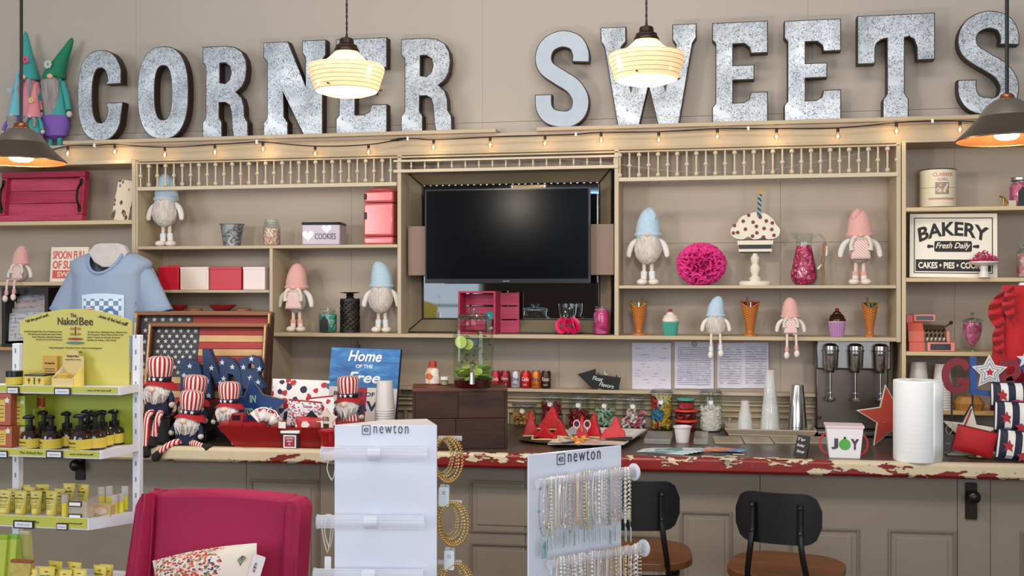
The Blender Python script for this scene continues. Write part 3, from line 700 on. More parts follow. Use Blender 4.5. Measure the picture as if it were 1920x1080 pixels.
tall_gnome('small gnome with pink pointed hat and yellow flower in front of the large pair', 63, 157, 218, zt_, PNK, TEAL, LILAC, 3, 38, False, -.21, fl=(.2, .45, plain('#d8c27a', .8)))
# ---------------------------------------------------------------- mirror, board and television
def rect(u0, u1, v0, v1, y):
    a, b = P(u0, (v0+v1)/2, y), P(u1, (v0+v1)/2, y); um = (u0+u1)/2
    return a.x, b.x, P(um, v1, y).z, P(um, v0, y).z
n = NB('mirror'); MIR = n.out('#c4c9cb', .03, 1.0)
n = NB('mirror_painted_reflection'); MIR2 = n.out('#a8997f', .2, .55)  # beige base and low metal paint the shelf's reflection into the frame strips
x0, x1, z0, z1 = rect(769, 1149, 321, 612, -.06); z0 = zs2b+.004
mir = thing('wall_mirror', 'large wall mirror with wide mirrored border, behind the television', 'mirror', (0, 0, 0))
fw = .062
obj('backing', Bx(x0, x1, -.05, -.02, z0, z1), BLACK, mir, smooth=0)
obj('mirror_glass', Bx(x0+fw, x1-fw, -.058, -.0505, z0+fw, z1-fw), MIR, mir, smooth=0)
A = lambda x, z: (x, -.115, z); Bq = lambda x, z: (x, -.06, z)
for nm, q in (('frame_strip', [A(x0, z1), Bq(x0+fw, z1-fw), Bq(x1-fw, z1-fw), A(x1, z1)]), ('frame_strip', [A(x0, z0), A(x1, z0), Bq(x1-fw, z0+fw), Bq(x0+fw, z0+fw)]),
              ('frame_strip', [A(x0, z0), Bq(x0+fw, z0+fw), Bq(x0+fw, z1-fw), A(x0, z1)]), ('frame_strip', [A(x1, z1), Bq(x1-fw, z1-fw), Bq(x1-fw, z0+fw), A(x1, z0)])):
    obj(nm, MB().hexa(q, [(a, b+.008, c) for a, b, c in q]), MIR2, mir, smooth=0)
cc = [(x0, z0), (x1, z0), (x1, z1), (x0, z1)]; ci = [(x0+fw, z0+fw), (x1-fw, z0+fw), (x1-fw, z1-fw), (x0+fw, z1-fw)]
dk = plain('#1c1815', .3, .3)
for L, y in ((cc, -.118), (ci, -.063)):
    m = MB()
    for i in range(4): m.cyl((L[i][0], y, L[i][1]), (L[(i+1) % 4][0], y, L[(i+1) % 4][1]), .004, n=8)
    obj('frame_bead', m, dk, mir)
for i in range(4): obj('corner_joint', MB().cyl((cc[i][0], -.118, cc[i][1]), (ci[i][0], -.063, ci[i][1]), .003, n=8), dk, mir)
mB_ = MB().ell((0, 0, 0), (.006, .0035, .0045), 8, 5).mesh('bead', plain('#cfd3d4', .2, .9))
for i in range(28): obj('bead', mB_, None, mir, (x0+fw+.01+i*(x1-x0-2*fw-.02)/27, -.066, z1-fw))
# brown board carrying the TV
x0, x1, z0, z1 = rect(765, 1151, 422, 516, -.185)
bd = thing('mounting_board', 'brown painted board behind the television on the mirror', 'board')
obj('board', Bx(x0, x1, -.185, -.165, z0, z1), plain('#8c7262', .55, var='#7f6657', vs=5), bd, bev=.002, smooth=0)
obj('bracket', Bx((x0+x1)/2-.1, (x0+x1)/2+.1, -.164, -.117, z0+.02, z0+.10), BLACK, bd)
x0, x1, z0, z1 = rect(797, 1106, 353, 531, -.24)
tv = thing('television', 'flat black television in front of the wall mirror', 'television')
obj('housing', Bx(x0+.002, x1-.002, -.236, -.187, z0+.002, z1-.002), plain('#0b0b0c', .5), tv, bev=.004)
obj('bezel', MB().prism([(x0, z0), (x1, z0), (x1, z1), (x0, z1)], -.242, -.236, [[(x0+.007, z0+.02), (x1-.007, z0+.02), (x1-.007, z1-.007), (x0+.007, z1-.007)]]), plain('#0d0d0f', .25), tv, smooth=0)
n = NB('tv_screen'); n.b.inputs['Specular IOR Level'].default_value = .10
obj('screen', Bx(x0+.007, x1-.007, -.2385, -.2361, z0+.02, z1-.007), n.out('#020203', .22), tv, smooth=0)
obj('maker_plate', Bx((x0+x1)/2-.016, (x0+x1)/2+.016, -.2432, -.242, z0+.007, z0+.012), CHROME, tv, smooth=0)
# ---------------------------------------------------------------- shelf goods
def box_thing(name, lab, cat, uc0, uc1, vt, zb, y, dep, mat, grp=None, rot=0, bev=.003):
    x, w, h = slot(uc0, uc1, vt, zb, y)
    t = thing(name, lab, cat, (x, y, zb), rot, grp); t['_w'] = w; t['_h'] = h; t['_d'] = dep
    return t, w, h
def slab(m, w, d, h, z=0): return m.box(-w/2, w/2, -d/2, d/2, z, z+h)
# pink wooden tray
PW = wood('#b5304f', '#8f1f3c', 'x', 40, .6, .5); PW2 = wood('#c44663', '#a12b48', 'x', 40, .6, .5); IRON = plain('#1d1412', .5, .5)
x, w, h = slot(1, 157, 322, zl1, -.17)
t = thing('wooden_tray', 'pink painted plank tray with black iron handles on the left bookcase', 'tray', (x, -.16, zl1+.002), 0, rot=(-.12, 0, 0))
b = .03
for i in range(3):
    z0 = b+i*(h-2*b)/3; obj('plank', Bx(-w/2+b, w/2-b, .0, .012, z0+.0012, z0+(h-2*b)/3-.0012), PW2 if i != 1 else PW, t, bev=.002, smooth=0)
obj('frame_board', Bx(-w/2, w/2, -.028, .014, h-b, h), PW, t, bev=.003, smooth=0); obj('frame_board', Bx(-w/2, w/2, -.028, .014, 0, b), PW2, t, bev=.003, smooth=0)
for sx in (-1, 1):
    obj('frame_board', Bx(min(sx*(w/2-b), sx*w/2), max(sx*(w/2-b), sx*w/2), -.028, .014, b+.001, h-b-.001), PW, t, bev=.003, smooth=0)
    xx = sx*(w/2-b*.5); hz = h*.5
    m = MB().sweep(catmull([(xx, -.03, hz-.065), (xx-sx*.004, -.05, hz-.03), (xx-sx*.004, -.054, hz), (xx-sx*.004, -.05, hz+.03), (xx, -.03, hz+.065)], 4), .0055, 8).ell((xx, -.03, hz-.07), (.010, .004, .016)).ell((xx, -.03, hz+.07), (.010, .004, .016))
    obj('handle', m, IRON, t)
# spotted card panel leaning on the divider
x, w, h = slot(217, 246, 336, zl1, -.16)
n = NB('spotted_card'); v = n.vor(42, 'Distance', (1, 1, .6)); rc = n.vor(42, 'Color', (1, 1, .6))
c = n.mix(n.math('LESS_THAN', v, .38), '#d7c6b0', n.mix(n.math('GREATER_THAN', n.noise(30, 1), .5), '#4d3d33', '#8b6b45'))
t = thing('picture_card', 'cream card printed with small sweets, leaning against the bookcase side', 'card', (x, -.19, zl1+.001), 0, rot=(-.1, .16, .2))
obj('card', Bx(-w*.55, w*.45, 0, .012, 0, h*.98), n.out(c, .6), t, smooth=0)
# sign: spoonful of sugar
def signboard(name, lab, uc0, uc1, vt, zb, y, matf, dep=.015, lean=-.08, rot=0, grp=None, cat='sign', pitch=None):
    x, w, h = slot(uc0, uc1, vt, zb, y)
    t = thing(name, lab, cat, (x, y, zb+.001), 0, grp, rot=(lean, 0, rot))
    obj('board', Bx(-w/2, w/2, 0, dep, 0, h), matf, t, bev=.0015, smooth=0); return t, w, h
CREAM = plain('#efe2cc', .6); CORAL = plain('#d95f57', .6)
t, w, h = signboard('wooden_sign', 'cream sign with coral block lettering behind the blue T-shirt', 93, 163, 463, zl2, -.13, CREAM, .02)
text('SPOON FULL', w*.88, CORAL, t, (0, -.0003, h*.77), h*.23, .02); text('OF SUGAR', w*.86, CORAL, t, (0, -.0003, h*.49), h*.23, .02)
obj('coral_bar', Bx(-w*.43, w*.43, -.001, .0002, h*.1, h*.33), CORAL, t, smooth=0); text('SWEET', w*.6, CREAM, t, (0, -.0013, h*.215), h*.15, .02)
# black rack of printed papers, left bookcase lower
x0, x1 = X(8, -.2), X(95, -.2); za = ZF(20, 651)+.001; zb_ = ZF(60, 537, -.2)
t = thing('paper_rack', 'black open box rack full of grey printed sheets under the seated gnome', 'rack', ((x0+x1)/2, -.1, za)); W = x1-x0; H = zb_-za-.006
m = MB().box(-W/2, -W/2+.02, -.12, .08, 0, H).box(W/2-.02, W/2, -.12, .08, 0, H).box(-W/2+.02, W/2-.02, -.12, .08, 0, .015).box(-W/2+.02, W/2-.02, -.12, .08, H-.03, H).box(-W/2+.02, W/2-.02, .07, .08, .015, H-.03)
obj('rack_frame', m, plain('#1a1310', .5), t, smooth=0)
pp = [printed('#c3c0c2', '#77757c', .02, .5, 40), printed('#a9a5a4', '#6d6a6a', .03, .5, 30), printed('#c9b3b0', '#9b6e70', .03, .5, 30)]
for i in range(5):
    q = MB().box(-W/2+.024, W/2-.024, -.0015, .0015, 0, .14); z = .02+i*.03
    s = obj('paper_sheet', q, pp[i % 3], t, (0, -.10+.02*i, z+.012), (-.12, -.05-.02*i, 0), smooth=0)
# galvanised pot
def lathe_thing(name, lab, cat, u0, u1, vt, zb, y, prof, mat, n=28, part='body', grp=None, **k):
    x, w, h = slot(u0, u1, vt, zb, y); t = thing(name, lab, cat, (x, y, zb+.0005), 0, grp)
    obj(part, MB().lathe([(r*w/2, z*h) for r, z in prof], n, cap=False, **k), mat, t); return t, w, h
t, w, h = lathe_thing('metal_pot', 'small galvanised bucket pot on the shelf left of the pink sweets jar', 'pot', 414, 456, 420, zs1, -.14, [(.0, .005), (.66, .0), (.7, .02), (.95, .95), (1.0, .96), (1.0, 1.0), (.95, 1.0), (.92, .9), (.62, .04), (0, .04)], galv('#8e8f8c', '#4c4c49', 28, .08))
obj('rim', MB().sweep([(w/2*math.cos(a), w/2*math.sin(a), h*.985) for a in [2*PI*i/28 for i in range(28)]], .0022, 6, True), plain('#a8a49a', .4, .5), t)
# glass jars
def jar(lab, u0, u1, vt, zb, y, fillm, fillh=.7, lidm=None, grp=None, name='glass_jar', tagm=None, bits=0, bitm=None, square=False, cat='jar', gm=None):
    x, w, h = slot(u0, u1, vt, zb, y); r = w/2; t = thing(name, lab, cat, (x, y, zb+.0005), 0, grp)
    obj('glass', MB().lathe([(.01, .001), (r*.9, 0), (r, h*.06), (r, h*.70), (r*.93, h*.78), (r*.78, h*.84), (r*.78, h*.96), (r*.82, h*.97), (r*.82, h)], 28, cap=False), gm or GLASS, t)
    if fillm: obj('contents', MB().lathe([(.005, .004), (r*.85, .004), (r*.93, h*.08), (r*.93, h*min(fillh, .7)), (r*.6, h*fillh*1.04), (.004, h*fillh*1.06)], 24, wav=lambda a, z: 1+.03*math.sin(9*a+z*300)), fillm, t)
    if lidm: obj('lid', MB().lathe([(r*.84, h*.90), (r*.86, h*.92), (r*.86, h), (r*.8, h*1.02), (.002, h*1.02)], 28, cap=False), lidm, t)
    else: obj('neck_ring', MB().sweep([(r*.83*math.cos(a), r*.83*math.sin(a), h*.88) for a in [2*PI*i/24 for i in range(24)]], .0018, 6, True), plain('#b9b3a8', .3, .5), t)
    if tagm:
        tg = obj('tag', MB().prism([(-r*.46, h*.02), (r*.46, h*.02), (r*.46, h*.5), (0, h*.68), (-r*.46, h*.5)], -r-.006, -r-.004), tagm, t, smooth=0)
        obj('tag_string', MB().sweep([(-.004, -r-.002, h*.66), (-r*.5, -r*.75, h*.84), (0, -r*.84, h*.86), (r*.5, -r*.75, h*.84), (.004, -r-.002, h*.66)], .0012, 6), plain('#d8cbb0', .8), tg)
    return t, w, h
def chips(a, b, c, sc=130, d='#ffffff'):
    k = ('ch', a, b, c, sc)
    if k in MC: return MC[k]
    n = NB('small_sweets'); cc_ = n.vor(sc, 'Color'); s = n.n.new('ShaderNodeSeparateColor'); n.l(cc_, s.inputs[0])
    col = n.ramp(s.outputs[0], [(0, a), (.35, b), (.62, c), (.85, d)], True); v = n.vor(sc, 'Distance'); n.bump(v, -.8, .006)
    MC[k] = n.out(n.mix(n.math('MULTIPLY', v, .45), col, n.mix(.5, col, '#5a2a20')), .45); return MC[k]
jar('glass jar of pink and white sweets beside the cookie tin', 494, 525, 412, zs1, -.14, chips('#e8a08c', '#f0d5c8', '#d98574', 110, '#f6e8de'), .66)
# cookie tin
x, w, h = slot(567, 648, 418, zs1, -.15)
t = thing('cookie_tin', 'lilac grey cookie tin with black lid edge and white hearts', 'tin', (x, -.14, zs1+.0005), .12)
TIN = plain('#bdb1bd', .4, .1)
obj('tin_body', Bx(-w*.42, w*.42, -.075, .06, 0, h*.9), TIN, t, bev=.006)
obj('tin_lid', Bx(-w*.425, w*.425, -.078, .063, h*.88, h), plain('#1b1618', .35, .3), t, bev=.005)
obj('lid_top', Bx(-w*.39, w*.39, -.068, .055, h*.99, h*1.03), TIN, t, bev=.004)
text('COOKIES', w*.46, plain('#4a434c', .5), t, (w*.1, -.0755, h*.38), h*.26)
ht = lambda cx, cz, s: [(cx+s*1.0*math.sin(a)**3, cz+s*(.81*math.cos(a)-.31*math.cos(2*a)-.125*math.cos(3*a)-.06*math.cos(4*a))) for a in [2*PI*i/24 for i in range(24)]]
obj('heart', MB().prism(ht(-w*.28, h*.42, h*.26), -.077, -.0752), WHITE, t, smooth=0); obj('heart', MB().prism(ht(w*.13, h*.70, h*.22), -.077, -.0752), WHITE, t, smooth=0)
# pink fridge shaped tin
x, w, h = slot(687, 743.5, 352, zs1, -.16)
FR = plain('#d96c6c', .25, .1, coat=.5)
t = thing('storage_tin', 'tall pink tin shaped like an old refrigerator in the shelf corner', 'tin', (x-.001, -.13, zs1+.0005), 0)
for nm, a, b_ in (('lower_drawer', 0, .14), ('main_door', .15, .72), ('freezer_door', .73, .93)): obj(nm, Bx(-w/2, w/2-.002, -.075, .07, a*h, b_*h), FR, t, bev=.010)
obj('tin_top', MB().lathe([(w*.49, h*.93), (w*.47, h*.97), (w*.40, h*.995), (.01, h)], 24, sy=1.1), FR, t)
for a, b_ in ((.44, .56), (.78, .88)): obj('door_handle', MB().box(-w*.46, -w*.38, -.083, -.074, a*h, b_*h), BLACK, t, bev=.003)
# red and white small boxes
for i, (u0, u1, hx, lab) in enumerate(((303, 343, '#c3182c', 'red open gift box with crinkled tissue on top, half behind the blue shirt'), (345, 398.5, '#e9d3c8', 'plain cream white gift box between two red ones'), (400, 460, '#c3182c', 'red gift box right of the cream box'), (462, 504, '#ead6d0', 'pale pink white gift box against the divider'))):
    x, w, h = slot(u0, u1, 501, zs2a, -.17)
    t = thing('gift_box', lab, 'box', (x, -.16, zs2a+.0005), 0, 'gift boxes on the shelf'); m_ = plain(hx, .4, bump=.05)
    obj('box_base', Bx(-w/2+.001, w/2-.002, -.05, .05, 0, h*.97), m_, t, bev=.003)
    if i == 0:
        mb = MB()
        for k in range(26): a = (rnd.uniform(-w*.45, w*.45), rnd.uniform(-.045, .045)); mb.box(a[0]-.006, a[0]+.006, a[1]-.001, a[1]+.001, h*.93, h*(1.0+rnd.random()*.08))
        obj('crinkle_tissue', mb, plain('#d43a4a', .7), t, kind='stuff', smooth=0)
    else:
        obj('box_lid', Bx(-w/2+.0005, w/2-.0015, -.052, .052, h*.88, h), m_, t, bev=.002)
        if i == 1: obj('window_panel', Bx(-w*.42, w*.42, -.0525, -.0505, h*.08, h*.84), plain('#dcc7b8', .3), t, smooth=0)
# red bowls with wooden slices on a low board behind the trays
zrb = ZF(420, 583, -.16)
obj_b = obj('board', Bx(X(300, -.2), X(503, -.2), -.23, -.06, zrb-.012, zrb), EDGE, mid, smooth=0)
for i, (u0, u1) in enumerate(((320, 350), (393, 441))):
    x, w, h = slot(u0, u1, 572, zrb, -.16)
    t = thing('bowl', ('red bowl nearest the blue shirt on the low shelf' if i == 0 else 'wide red bowl behind the flag tray'), 'bowl', (x, -.16, zrb+.0005), 0, 'red bowls')
    obj('bowl_wall', MB().lathe([(w*.26, 0), (w*.5, h), (w*.46, h), (w*.24, .004), (.002, .004)], 24, cap=False), REDC, t, solid=.001)
    x, w, h = slot(u1+2, u1+30, 577, zrb, -.16)
    t = tag(obj('wood_slice', MB().lathe([(w*.5, 0), (w*.5, .005), (w*.44, .012), (.002, .014)], 24, wav=lambda a, z: 1+.04*math.sin(3*a)), wood('#7a4526', '#9c6038', 'x', 50), None, (x, -.17, zrb+.0005)), 'reddish wooden slice right of the '+('first' if i == 0 else 'wide')+' red bowl', 'wood slice')
# teal jar with black tag
jar('square jar of teal sweets with a black house shaped tag', 598, 631, 577, zs2b, -.16, chips('#3f9a8b', '#63bfae', '#2f7f74', 90, '#a9d8cc'), .72, tagm=BLACK)
# black woven canister with plate top
x, w, h = slot(637, 673, 548, zs2b, -.15)
t = thing('woven_canister', 'black woven lattice canister with flat round top plate', 'canister', (x, -.14, zs2b+.0005)); r = w*.46; wh = h*.84
n = NB('black_weave'); obj('inner_drum', MB().cyl((0, 0, .01), (0, 0, wh-.004), r*.84, n=24), plain('#4b3b30', .6), t)
m = MB()
for k in range(10):
    for sg in (1, -1): m.sweep([((r+.002*math.sin(q*2.2+sg*1.5))*math.cos(2*PI*k/10+sg*q*.42), (r+.002*math.sin(q*2.2+sg*1.5))*math.sin(2*PI*k/10+sg*q*.42), .012+(wh-.024)*q/9) for q in range(10)], .0036, 5)
obj('lattice', m, BLACK, t); obj('base_ring', MB().cyl((0, 0, 0), (0, 0, .013), r*1.1, n=28), BLACK, t)
obj('upper_ring', MB().cyl((0, 0, wh-.012), (0, 0, wh), r*1.07, n=28), BLACK, t)
obj('stem', MB().lathe([(r*.5, wh), (r*.35, wh+h*.05), (r*.45, wh+h*.09), (r*.3, h*.96)], 16), BLACK, t)
obj('top_plate', MB().lathe([(r*.2, h*.955), (r*1.02, h*.985), (r*1.05, h), (.002, h*.985)], 30), BLACK, t)
# pink crate standing on its side
x, w, h = slot(858, 930, 546, zs2b, -.21)
CR = wood('#b8345a', '#93213f', 'x', 45, .6, .5)
t = thing('wooden_crate', 'small pink wooden crate on its side before the mirror', 'crate', (x+.004, -.165, zs2b+.0005), -.10)
D = .045
obj('side_board', Bx(-w/2, -w/2+.009, -D, D, 0, h), CR, t, bev=.001, smooth=0); obj('side_board', Bx(w/2-.009, w/2, -D, D, 0, h), CR, t, bev=.001, smooth=0)
obj('side_board', Bx(-w/2+.009, w/2-.009, -D, D, h-.009, h), CR, t, bev=.001, smooth=0); obj('side_board', Bx(-w/2+.009, w/2-.009, -D, D, 0, .009), CR, t, bev=.001, smooth=0)
for i in range(3): z = .010+i*(h-.02)/3; obj('slat', Bx(-w/2+.009, w/2-.009, D-.008, D-.002, z+.004, z+(h-.02)/3-.004), CR, t, bev=.001, smooth=0)
x2, w2, h2 = slot(936, 972, 548, zs2b, -.14)
t = thing('wooden_crate', 'second pink slatted crate standing right behind the first', 'crate', (x2, -.125, zs2b+.0005), .25)
for i in range(3): obj('slat', Bx(-w2*.5, w2*.5, -.006, -.001, i*h2/3+.003, (i+1)*h2/3-.003), CR, t, bev=.001, smooth=0)
for sx in (-1, 1): obj('post', Bx(sx*w2*.45-.006, sx*w2*.45+.006, 0, .012, 0, h2), CR, t, smooth=0)
# tumbler with teal cloth in the crate
x, w, h = slot(913, 934, 598, zs2b+.010, -.185)
t = thing('steel_tumbler', 'shiny steel tumbler stuffed with teal cloth inside the pink crate', 'tumbler', (x-.012, -.185, zs2b+.0105))
obj('cup', MB().lathe([(.005, 0), (w*.38, 0), (w*.5, h*.98), (w*.47, h), (w*.36, .006), (.002, .006)], 24, cap=False), CHROME, t)
obj('teal_cloth', MB().ell((0, 0, h*1.18), (w*.55, w*.42, h*.38), 16, 10, .5, 5, 3), plain('#2f8a8c', .8, bump=.6, bs=60), t)
# glass tumbler with pink ribbon and pink jar
x, w, h = slot(1046, 1082, 570, zs2b, -.17)
t = thing('glass_vase', 'ribbed clear glass tied with bright pink ribbon before the mirror', 'vase', (x, -.17, zs2b+.0005))
obj('glass_bowl', MB().lathe([(.002, h*.45), (w*.3, h*.48), (w*.44, h*.7), (w*.46, h)], 24, wav=lambda a, z: 1+.03*math.cos(12*a), cap=False), GLASS, t)
PKR = plain('#d8195c', .35, bump=.4, bs=50)
for i in range(7):
    a = 2*PI*i/7; obj('ribbon_loop', MB().sweep(catmull([(0, 0, h*.34), (w*.33*math.cos(a), w*.3*math.sin(a), h*.5), (w*.58*math.cos(a), w*.5*math.sin(a), h*.28), (w*.42*math.cos(a+.4), w*.4*math.sin(a+.4), h*.08), (0, 0, h*.2)], 3), w*.13, 6, fl=.4), PKR, t)
obj('foot', MB().lathe([(w*.25, 0), (w*.25, h*.05), (w*.06, h*.12), (w*.06, h*.45)], 16), GLASS, t)
jar('jar packed with hot pink ribbon at the right end before the mirror', 1113, 1144, 575, zs2b, -.17, chips('#d8317c', '#e85fa0', '#b01f63', 45, '#e8468f'), .9, cat='jar')
# right middle shelf: pompom, cupcake stand, pitcher, spoon
x, w, h = slot(1269, 1361, 456, zs3, -.16); R = w/2
t = thing('paper_pompom', 'big round hot pink tissue paper pompom', 'pompom', (x, -.15, zs3+h/2))
PK = plain('#ea3f94', .75, var='#d42a7c', vs=30)
obj('core', MB().ell((0, 0, 0), (R*.72, R*.72*.8, h*.36), 20, 12), plain('#a81659', .9), t)
m = MB(); r2 = random.Random(3)
for i in range(210):
    z = 1-2*(i+.5)/210; a = i*2.39996; q = math.sqrt(1-z*z); d = Vector((q*math.cos(a), q*math.sin(a), z))
    t1 = d.cross(Vector((r2.uniform(-1, 1), r2.uniform(-1, 1), r2.uniform(-1, 1)))).normalized(); t2 = d.cross(t1); ph = r2.uniform(0, 6)
    L = r2.uniform(.2, .3)
    def fn(u, v, d=d, t1=t1, t2=t2, ph=ph, L=L):
        e = d*(.66+.36*v)+t1*((u-.5)*L*(1.3+v*.6))+t2*(.07*math.sin(u*9+ph)*(v+.2)); return Vector((e.x*R, e.y*R*.8, e.z*h/2))
    m.grid(fn, 6, 2)
obj('tissue_petals', m, PK, t, kind='stuff', smooth=.9, solid=.0008)
x, w, h = slot(1370, 1462, 350, zs3, -.15); k = tt(1415, -.15)/F
t = thing('cupcake_ornament', 'white wooden cupcake sign with dark red dots and a candle on turned stand', 'ornament', (x, -.15, zs3+.0005)); yf = -.012
WCH = plain('#e9e2cf', .6, var='#d8ccb2', vs=20)
obj('foot', MB().lathe([(29*k, 0), (30*k, 4*k), (28*k, 7*k), (26*k, 8*k), (.002, 8*k)], 32, sy=.7), WCH, t)
obj('turned_post', MB().lathe([(10*k, 8*k), (11*k, 13*k), (6*k, 18*k), (9*k, 26*k), (10*k, 32*k), (6*k, 40*k), (8*k, 46*k), (8.5*k, 51*k), (4.5*k, 58*k), (5*k, 62*k)], 20), WCH, t)
cup = [(-27*k, 60*k), (27*k, 60*k), (32*k, 86*k), (-32*k, 86*k)]
cb = obj('cupcake_base', MB().prism(cup, yf, yf+.02), plain('#141113', .5), t, smooth=0)
obj('white_band', MB().prism([(-30*k, 63*k), (30*k, 63*k), (30.5*k, 68*k), (-30.5*k, 68*k)], yf-.002, yf+.001), WCH, cb, smooth=0)
obj('white_band', MB().prism([(-32*k, 76*k), (32*k, 76*k), (33*k, 84*k), (-33*k, 84*k)], yf-.002, yf+.001), WCH, cb, smooth=0)
fr = catmull([(-36*k, 88*k, 0), (-45*k, 97*k, 0), (-43*k, 108*k, 0), (-34*k, 116*k, 0), (-26*k, 128*k, 0), (-10*k, 134*k, 0), (4*k, 137*k, 0), (20*k, 133*k, 0), (33*k, 122*k, 0), (38*k, 113*k, 0), (45*k, 104*k, 0), (43*k, 93*k, 0), (34*k, 87*k, 0), (22*k, 86*k, 0), (15*k, 91*k, 0), (7*k, 87*k, 0), (-4*k, 86*k, 0), (-13*k, 91*k, 0), (-22*k, 86*k, 0)], 3, True)
f_ = obj('frosting', MB().prism([(p.x, p.y) for p in fr], yf-.004, yf+.018), WCH, t, smooth=.3)
for dx, dz in ((-38, 112), (-32, 99), (-22, 120), (-18, 105), (-12, 131), (-5, 92), (2, 110), (3, 98), (9, 127), (15, 90), (16, 106), (20, 120), (30, 104), (31, 116), (34, 93), (-4, 118), (-40, 98)):
    obj('dot', MB().prism(circ(3.4*k, 12, dx*k, dz*k), yf-.006, yf-.003), plain('#6e1420', .5), f_, smooth=0)
obj('candle', Bx(-3.6*k, 3.6*k, yf-.012, yf-.004, 129*k, 170*k), bands('#7fa0a8', '#2f3340', 'z', .022, .5, .6, slant=.8), t, (.0, 0, 0), (0, .05, 0), smooth=0)
obj('candle_flame', MB().prism([(-3*k, 170*k), (3.5*k, 170*k), (4.5*k, 177*k), (1*k, 186*k), (-4*k, 178*k)], yf-.011, yf-.005), plain('#c08a4a', .5), t, (9*k, 0, 0), smooth=0)
# pitcher
x, w, h = slot(1482, 1533, 437, zs3, -.14); r = w/2
t = thing('glass_pitcher', 'glass pitcher filled with hot pink sweets, with handle', 'pitcher', (x, -.14, zs3+.0005))
pf = [(.002, .002), (r*.6, 0), (r*.75, h*.03), (r*.98, h*.12), (r*.99, h*.24), (r*.78, h*.5), (r*.58, h*.72), (r*.60, h*.86), (r*.7, h)]
obj('glass', MB().lathe(pf, 32, cap=False), GLASS, t)
obj('contents', MB().lathe([(.002, .004), (r*.6, .004), (r*.92, h*.12), (r*.93, h*.24), (r*.73, h*.5), (r*.54, h*.72), (r*.50, h*.76), (.003, h*.77)], 28, wav=lambda a, z: 1+.04*math.sin(8*a+z*250)), chips('#c21350', '#e0407c', '#8f0c3c', 120, '#f08cb0'), t)
obj('handle', MB().sweep(catmull([(r*.6, 0, h*.9), (r*1.15, 0, h*.96), (r*1.62, 0, h*.78), (r*1.55, 0, h*.5), (r*.95, 0, h*.3)], 4), .005, 8), glass('#f4fbf8', 2.2), t)
obj('spout', MB().sweep([(-r*.6, 0, h*.9), (-r*.9, 0, h*.985), (-r*1.05, 0, h)], [.008, .007, .003], 8), GLASS, t)
x, w, h = slot(1538, 1549, 450, zs3+.004, -.1)
t = thing('wooden_spoon', 'carved wooden spoon standing between pitcher and pink gnome', 'spoon', (x-.008, -.13, zs3+.001), rot=(-.25, .06, 0)); SPW = wood('#b07a48', '#8e5c32', 'z', 60)
obj('spoon_handle', MB().sweep(catmull([(0, 0, 0), (.004, 0, h*.25), (-.002, 0, h*.45), (.003, 0, h*.7)], 3), [.005]*5+[.007]*5, 8), SPW, t)
obj('spoon_bowl', MB().ell((.005, 0, h*.86), (.010, .005, h*.16)), SPW, t)
# cones and cupcakes on the lower right shelf
WAF = NB('waffle'); o3 = WAF.xyz(); an = WAF.math('MULTIPLY', WAF.math('ARCTAN2', o3[0], o3[1]), 4/PI)
g1 = WAF.math('GREATER_THAN', WAF.math('FRACT', WAF.math('ADD', WAF.math('MULTIPLY', o3[2], 90), WAF.math('ADD', an, 50))), .72)
g2 = WAF.math('GREATER_THAN', WAF.math('FRACT', WAF.math('ADD', WAF.math('MULTIPLY', o3[2], 90), WAF.math('SUBTRACT', 50, an))), .8)
g = WAF.math('MAXIMUM', g1, g2); WAF.bump(g, -.6, .003); WAFM = WAF.out(WAF.mix(g, '#c97b34', '#8f4f1c'), .35, coat=.3)
def cone(lab, u0, u1, vt, inm, flip):
    x, w, h = slot(u0, u1, vt, zs2b, -.16); r = w/2; t = thing('waffle_cone', lab, 'cone vase', (x, -.16, zs2b+.0005), 0, 'ceramic waffle cones'); hb = h*.86
    obj('foot', MB().lathe([(r*.8, 0), (r*.78, h*.03), (r*.42, h*.07), (r*.42, h*.13)], 24), WAFM, t)
    rim = lambda a: hb*(1-.16*max(0, math.cos(a+PI/2))**2)
    def fn(u, v, k=1.0): a = 2*PI*u; z = h*.12+(rim(a)-h*.12)*v; q = r*(.40+.60*(z-h*.12)/(hb-h*.12))*k; return (q*math.cos(a), q*math.sin(a), z)
    obj('cone', MB().grid(fn, 28, 6), WAFM, t); obj('glazed_inside', MB().grid(lambda u, v: fn(u, .35+.66*v, .95), 28, 4), inm, t)
    obj('rim', MB().sweep([fn(k/28, 1, .98) for k in range(28)], .003, 6, True), WAFM, t)
    obj('filling', MB().lathe([(r*.62, h*.62), (.003, h*.66)], 20, cap=False), inm, t)
    obj('wafer_stick', MB().cyl((flip*r*.1, 0, h*.6), (flip*r*.35, .0, h), .0045, n=8), wood('#8a5a34', '#6a3f22', 'z', 60), t)
cone('waffle cone vase with pale green inside, next to the mirror', 1181, 1215, 556, plain('#7fa57a', .2, coat=.5), 1)
cone('waffle cone vase with dark red inside, between the seated gnomes', 1388, 1424, 556, plain('#8f1424', .2, coat=.5), -1)
cone('waffle cone vase with dark green inside, at the right end of the shelf', 1615, 1647, 558, plain('#1f5a34', .2, coat=.5), -1)
